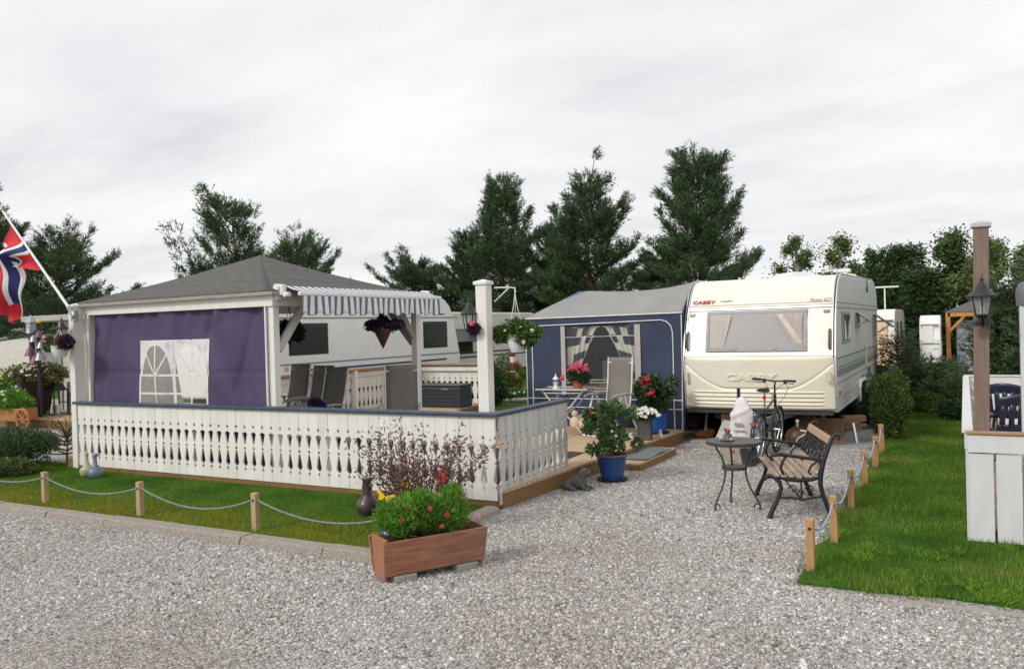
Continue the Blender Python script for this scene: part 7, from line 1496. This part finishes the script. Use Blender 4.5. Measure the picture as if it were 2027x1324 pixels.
def trough():
    t = thing('wheeled_trough', 'orange-brown wooden trough of yellow and white flowers with a wooden wheel, at the left edge', 'planter', (-18.9, 11.0, .2)); OR = wood('orange_trough_wood', (.42, .18, .06), (.30, .12, .04)); mb = MB(); mb.box(-.9, .55, -.22, .22, .0, .28); mb.build('box', OR, t, bevel=.01)
    mb = MB(); mb.tube([(.78+.22*math.cos(a), -.26, .06+.22*math.sin(a)) for a in [2*PI*i/20 for i in range(20)]], .035, 6, closed=True)
    for k in range(4): a = PI*k/4; mb.tube([(.78-.2*math.cos(a), -.26, .06-.2*math.sin(a)), (.78+.2*math.cos(a), -.26, .06+.2*math.sin(a))], .02, 5)
    mb.build('wheel', OR, t); foliage('foliage', LEAFB, t, [(-.3, 0, .42, .75, .35, .28, 1), (.2, 0, .38, .4, .3, .2, .6), (-.6, 0, .75, .4, .3, .3, .6)], 8000, .06, .03, 5, shell=.2); rng = random.Random(7)
    flowers('yellow_bloom', [YEL, WPET], t, [(rng.uniform(-.95, -.2), rng.uniform(-.35, -.1), rng.uniform(.6, 1.1)) for _ in range(70)], .035, 4, 6); flowers('pale_bloom', [WPET, WPET], t, [(rng.uniform(-.9, .2), rng.uniform(-.4, -.2), rng.uniform(.4, .9)) for _ in range(25)], .04, 5, 6)
trough()
def floor_lantern(label, x, y, h, w):
    t = thing('floor_lantern', label, 'lantern', (x, y, .2)); mb = MB()
    for s in (-1, 1):
        for q in (-1, 1): mb.bar((s*w, q*w, 0), (s*w, q*w, h*.72), .025)
    for z in (0, h*.35, h*.72): mb.box(-w, w, -w-.01, -w+.01, z, z+.02); mb.box(-w, w, w-.01, w+.01, z, z+.02)
    mb.build('frame', BLACKM, t); mb = MB(); mb.add([(w*s, w*q, h*.72) for s, q in ((-1, -1), (1, -1), (1, 1), (-1, 1))]+[(w*s*.5, w*q*.5, h*.95) for s, q in ((-1, -1), (1, -1), (1, 1), (-1, 1))], [(0, 1, 5, 4), (1, 2, 6, 5), (2, 3, 7, 6), (3, 0, 4, 7), (4, 5, 6, 7)]); mb.sphere((0, 0, h*.98), w*.2); mb.build('roof', M('dark_green_metal', (.02, .03, .03), .5), t)
    for dx in (-.5, .3): mb = MB(); mb.tube([(dx*w, 0, .02), (dx*w, 0, h*.3)], w*.3, 10); mb.build('candle', WHITEM, t, smooth=60)
floor_lantern('black floor lantern with white candles, taller, on the terrace right of the barrel', -19.02, 12.1, .80, .17); floor_lantern('black floor lantern with white candles, smaller, right beside the taller one', -18.55, 12.3, .62, .13)
def cloth_table():
    t = thing('covered_table', 'small table under a white cloth beside the pale shed', 'table', (-18.8, 12.6, .2)); mb = MB(); mb.grid(lambda u, v: ((.34+.03*math.sin(u*50)*(1-v))*math.cos(2*PI*u)*(1.0), (.30+.03*math.sin(u*50)*(1-v))*math.sin(2*PI*u), .06+.70*v), 80, 6); mb.lathe([(.0, .76), (.33, .76), (.34, .755)], n=24); mb.build('cloth', M('white_cloth', (.66, .65, .63), .9, var=.05), t, smooth=60); mb = MB(); mb.tube([(0, 0, 0), (0, 0, .7)], .03, 6); mb.build('leg', BLACKM, t)
    t = thing('fruit_bowl', 'dark bowl of yellow flowers on the white cloth', 'bowl', (-18.78, 12.5, .97)); mb = MB(); mb.lathe([(.05, 0), (.14, .07), (.12, .07)], n=16); mb.build('bowl', NPL, t, smooth=50); flowers('yellow_bloom', [YEL, YEL], t, [(.08*math.cos(i), .08*math.sin(i), .09) for i in range(8)], .05, 4, 6)
cloth_table()
def far_tent(name, label, x, y, w, h0, h1, m):
    t = thing(name, label, 'tent', (x, y, 0)); mb = MB(); mb.add([(-w, -1.5, h0), (w, -1.5, h0), (w, 1.5, h0), (-w, 1.5, h0), (0, 0, h1)], [(0, 1, 4), (1, 2, 4), (2, 3, 4), (3, 0, 4)]); mb.build('roof', m, t)
    mb = MB(); mb.grid(lambda u, v: (-w+2*w*u, -1.5, h0*v), 10, 4); mb.grid(lambda u, v: (w, -1.5+3*u, h0*v), 6, 4); mb.build('wall', m, t)
    for sx in (-1, 1): mb = MB(); mb.tube([(sx*w, -1.52, 0), (sx*w, -1.52, h0)], .03, 6); mb.build('pole', CHROME, t)
far_tent('party_tent', 'white pointed party tent at the left edge behind the dark motorhome', -36.0, 21.5, 1.8, 2.15, 2.6, M('bluish_white_canvas', (.60, .62, .68), .8)); far_tent('party_tent', 'cream canvas tent between the motorhome and the ornament pole', -32.6, 20.5, 1.45, 1.95, 2.25, M('cream_canvas', (.62, .60, .54), .8))
def motorhome():
    t = thing('motorhome', 'dark-windowed grey motorhome front at the left edge', 'motorhome', (-35.2, 19.4, 0)); mb = MB(); mb.prism([(-1.1, .4), (1.05, .4), (1.1, 1.7), (.95, 2.05), (-1.1, 2.1)], 'y', 0, 2.); mb.build('body', M('dark_grey_body', (.10, .105, .11), .4), t, bevel=.06); mb = MB(); mb.prism([(-1.0, 1.3), (.9, 1.3), (.95, 1.7), (.85, 1.95), (-1.0, 1.98)], 'y', -.03, 0); mb.build('windscreen', DGLASS, t); mb = MB(); mb.tube([(1.08, -.03, .4), (1.13, -.03, 1.7), (.97, -.03, 2.08), (-1.1, -.03, 2.13)], .03, 6); mb.box(-.8, .2, -.06, -.03, 1.2, 1.26); mb.build('trim', ALU, t)
    for s in (-.8, .8): mb = MB(); mb.tube([(s, -.02, .35), (s, .2, .35)], .33, 16); mb.build('wheel', DARK, t)
motorhome()
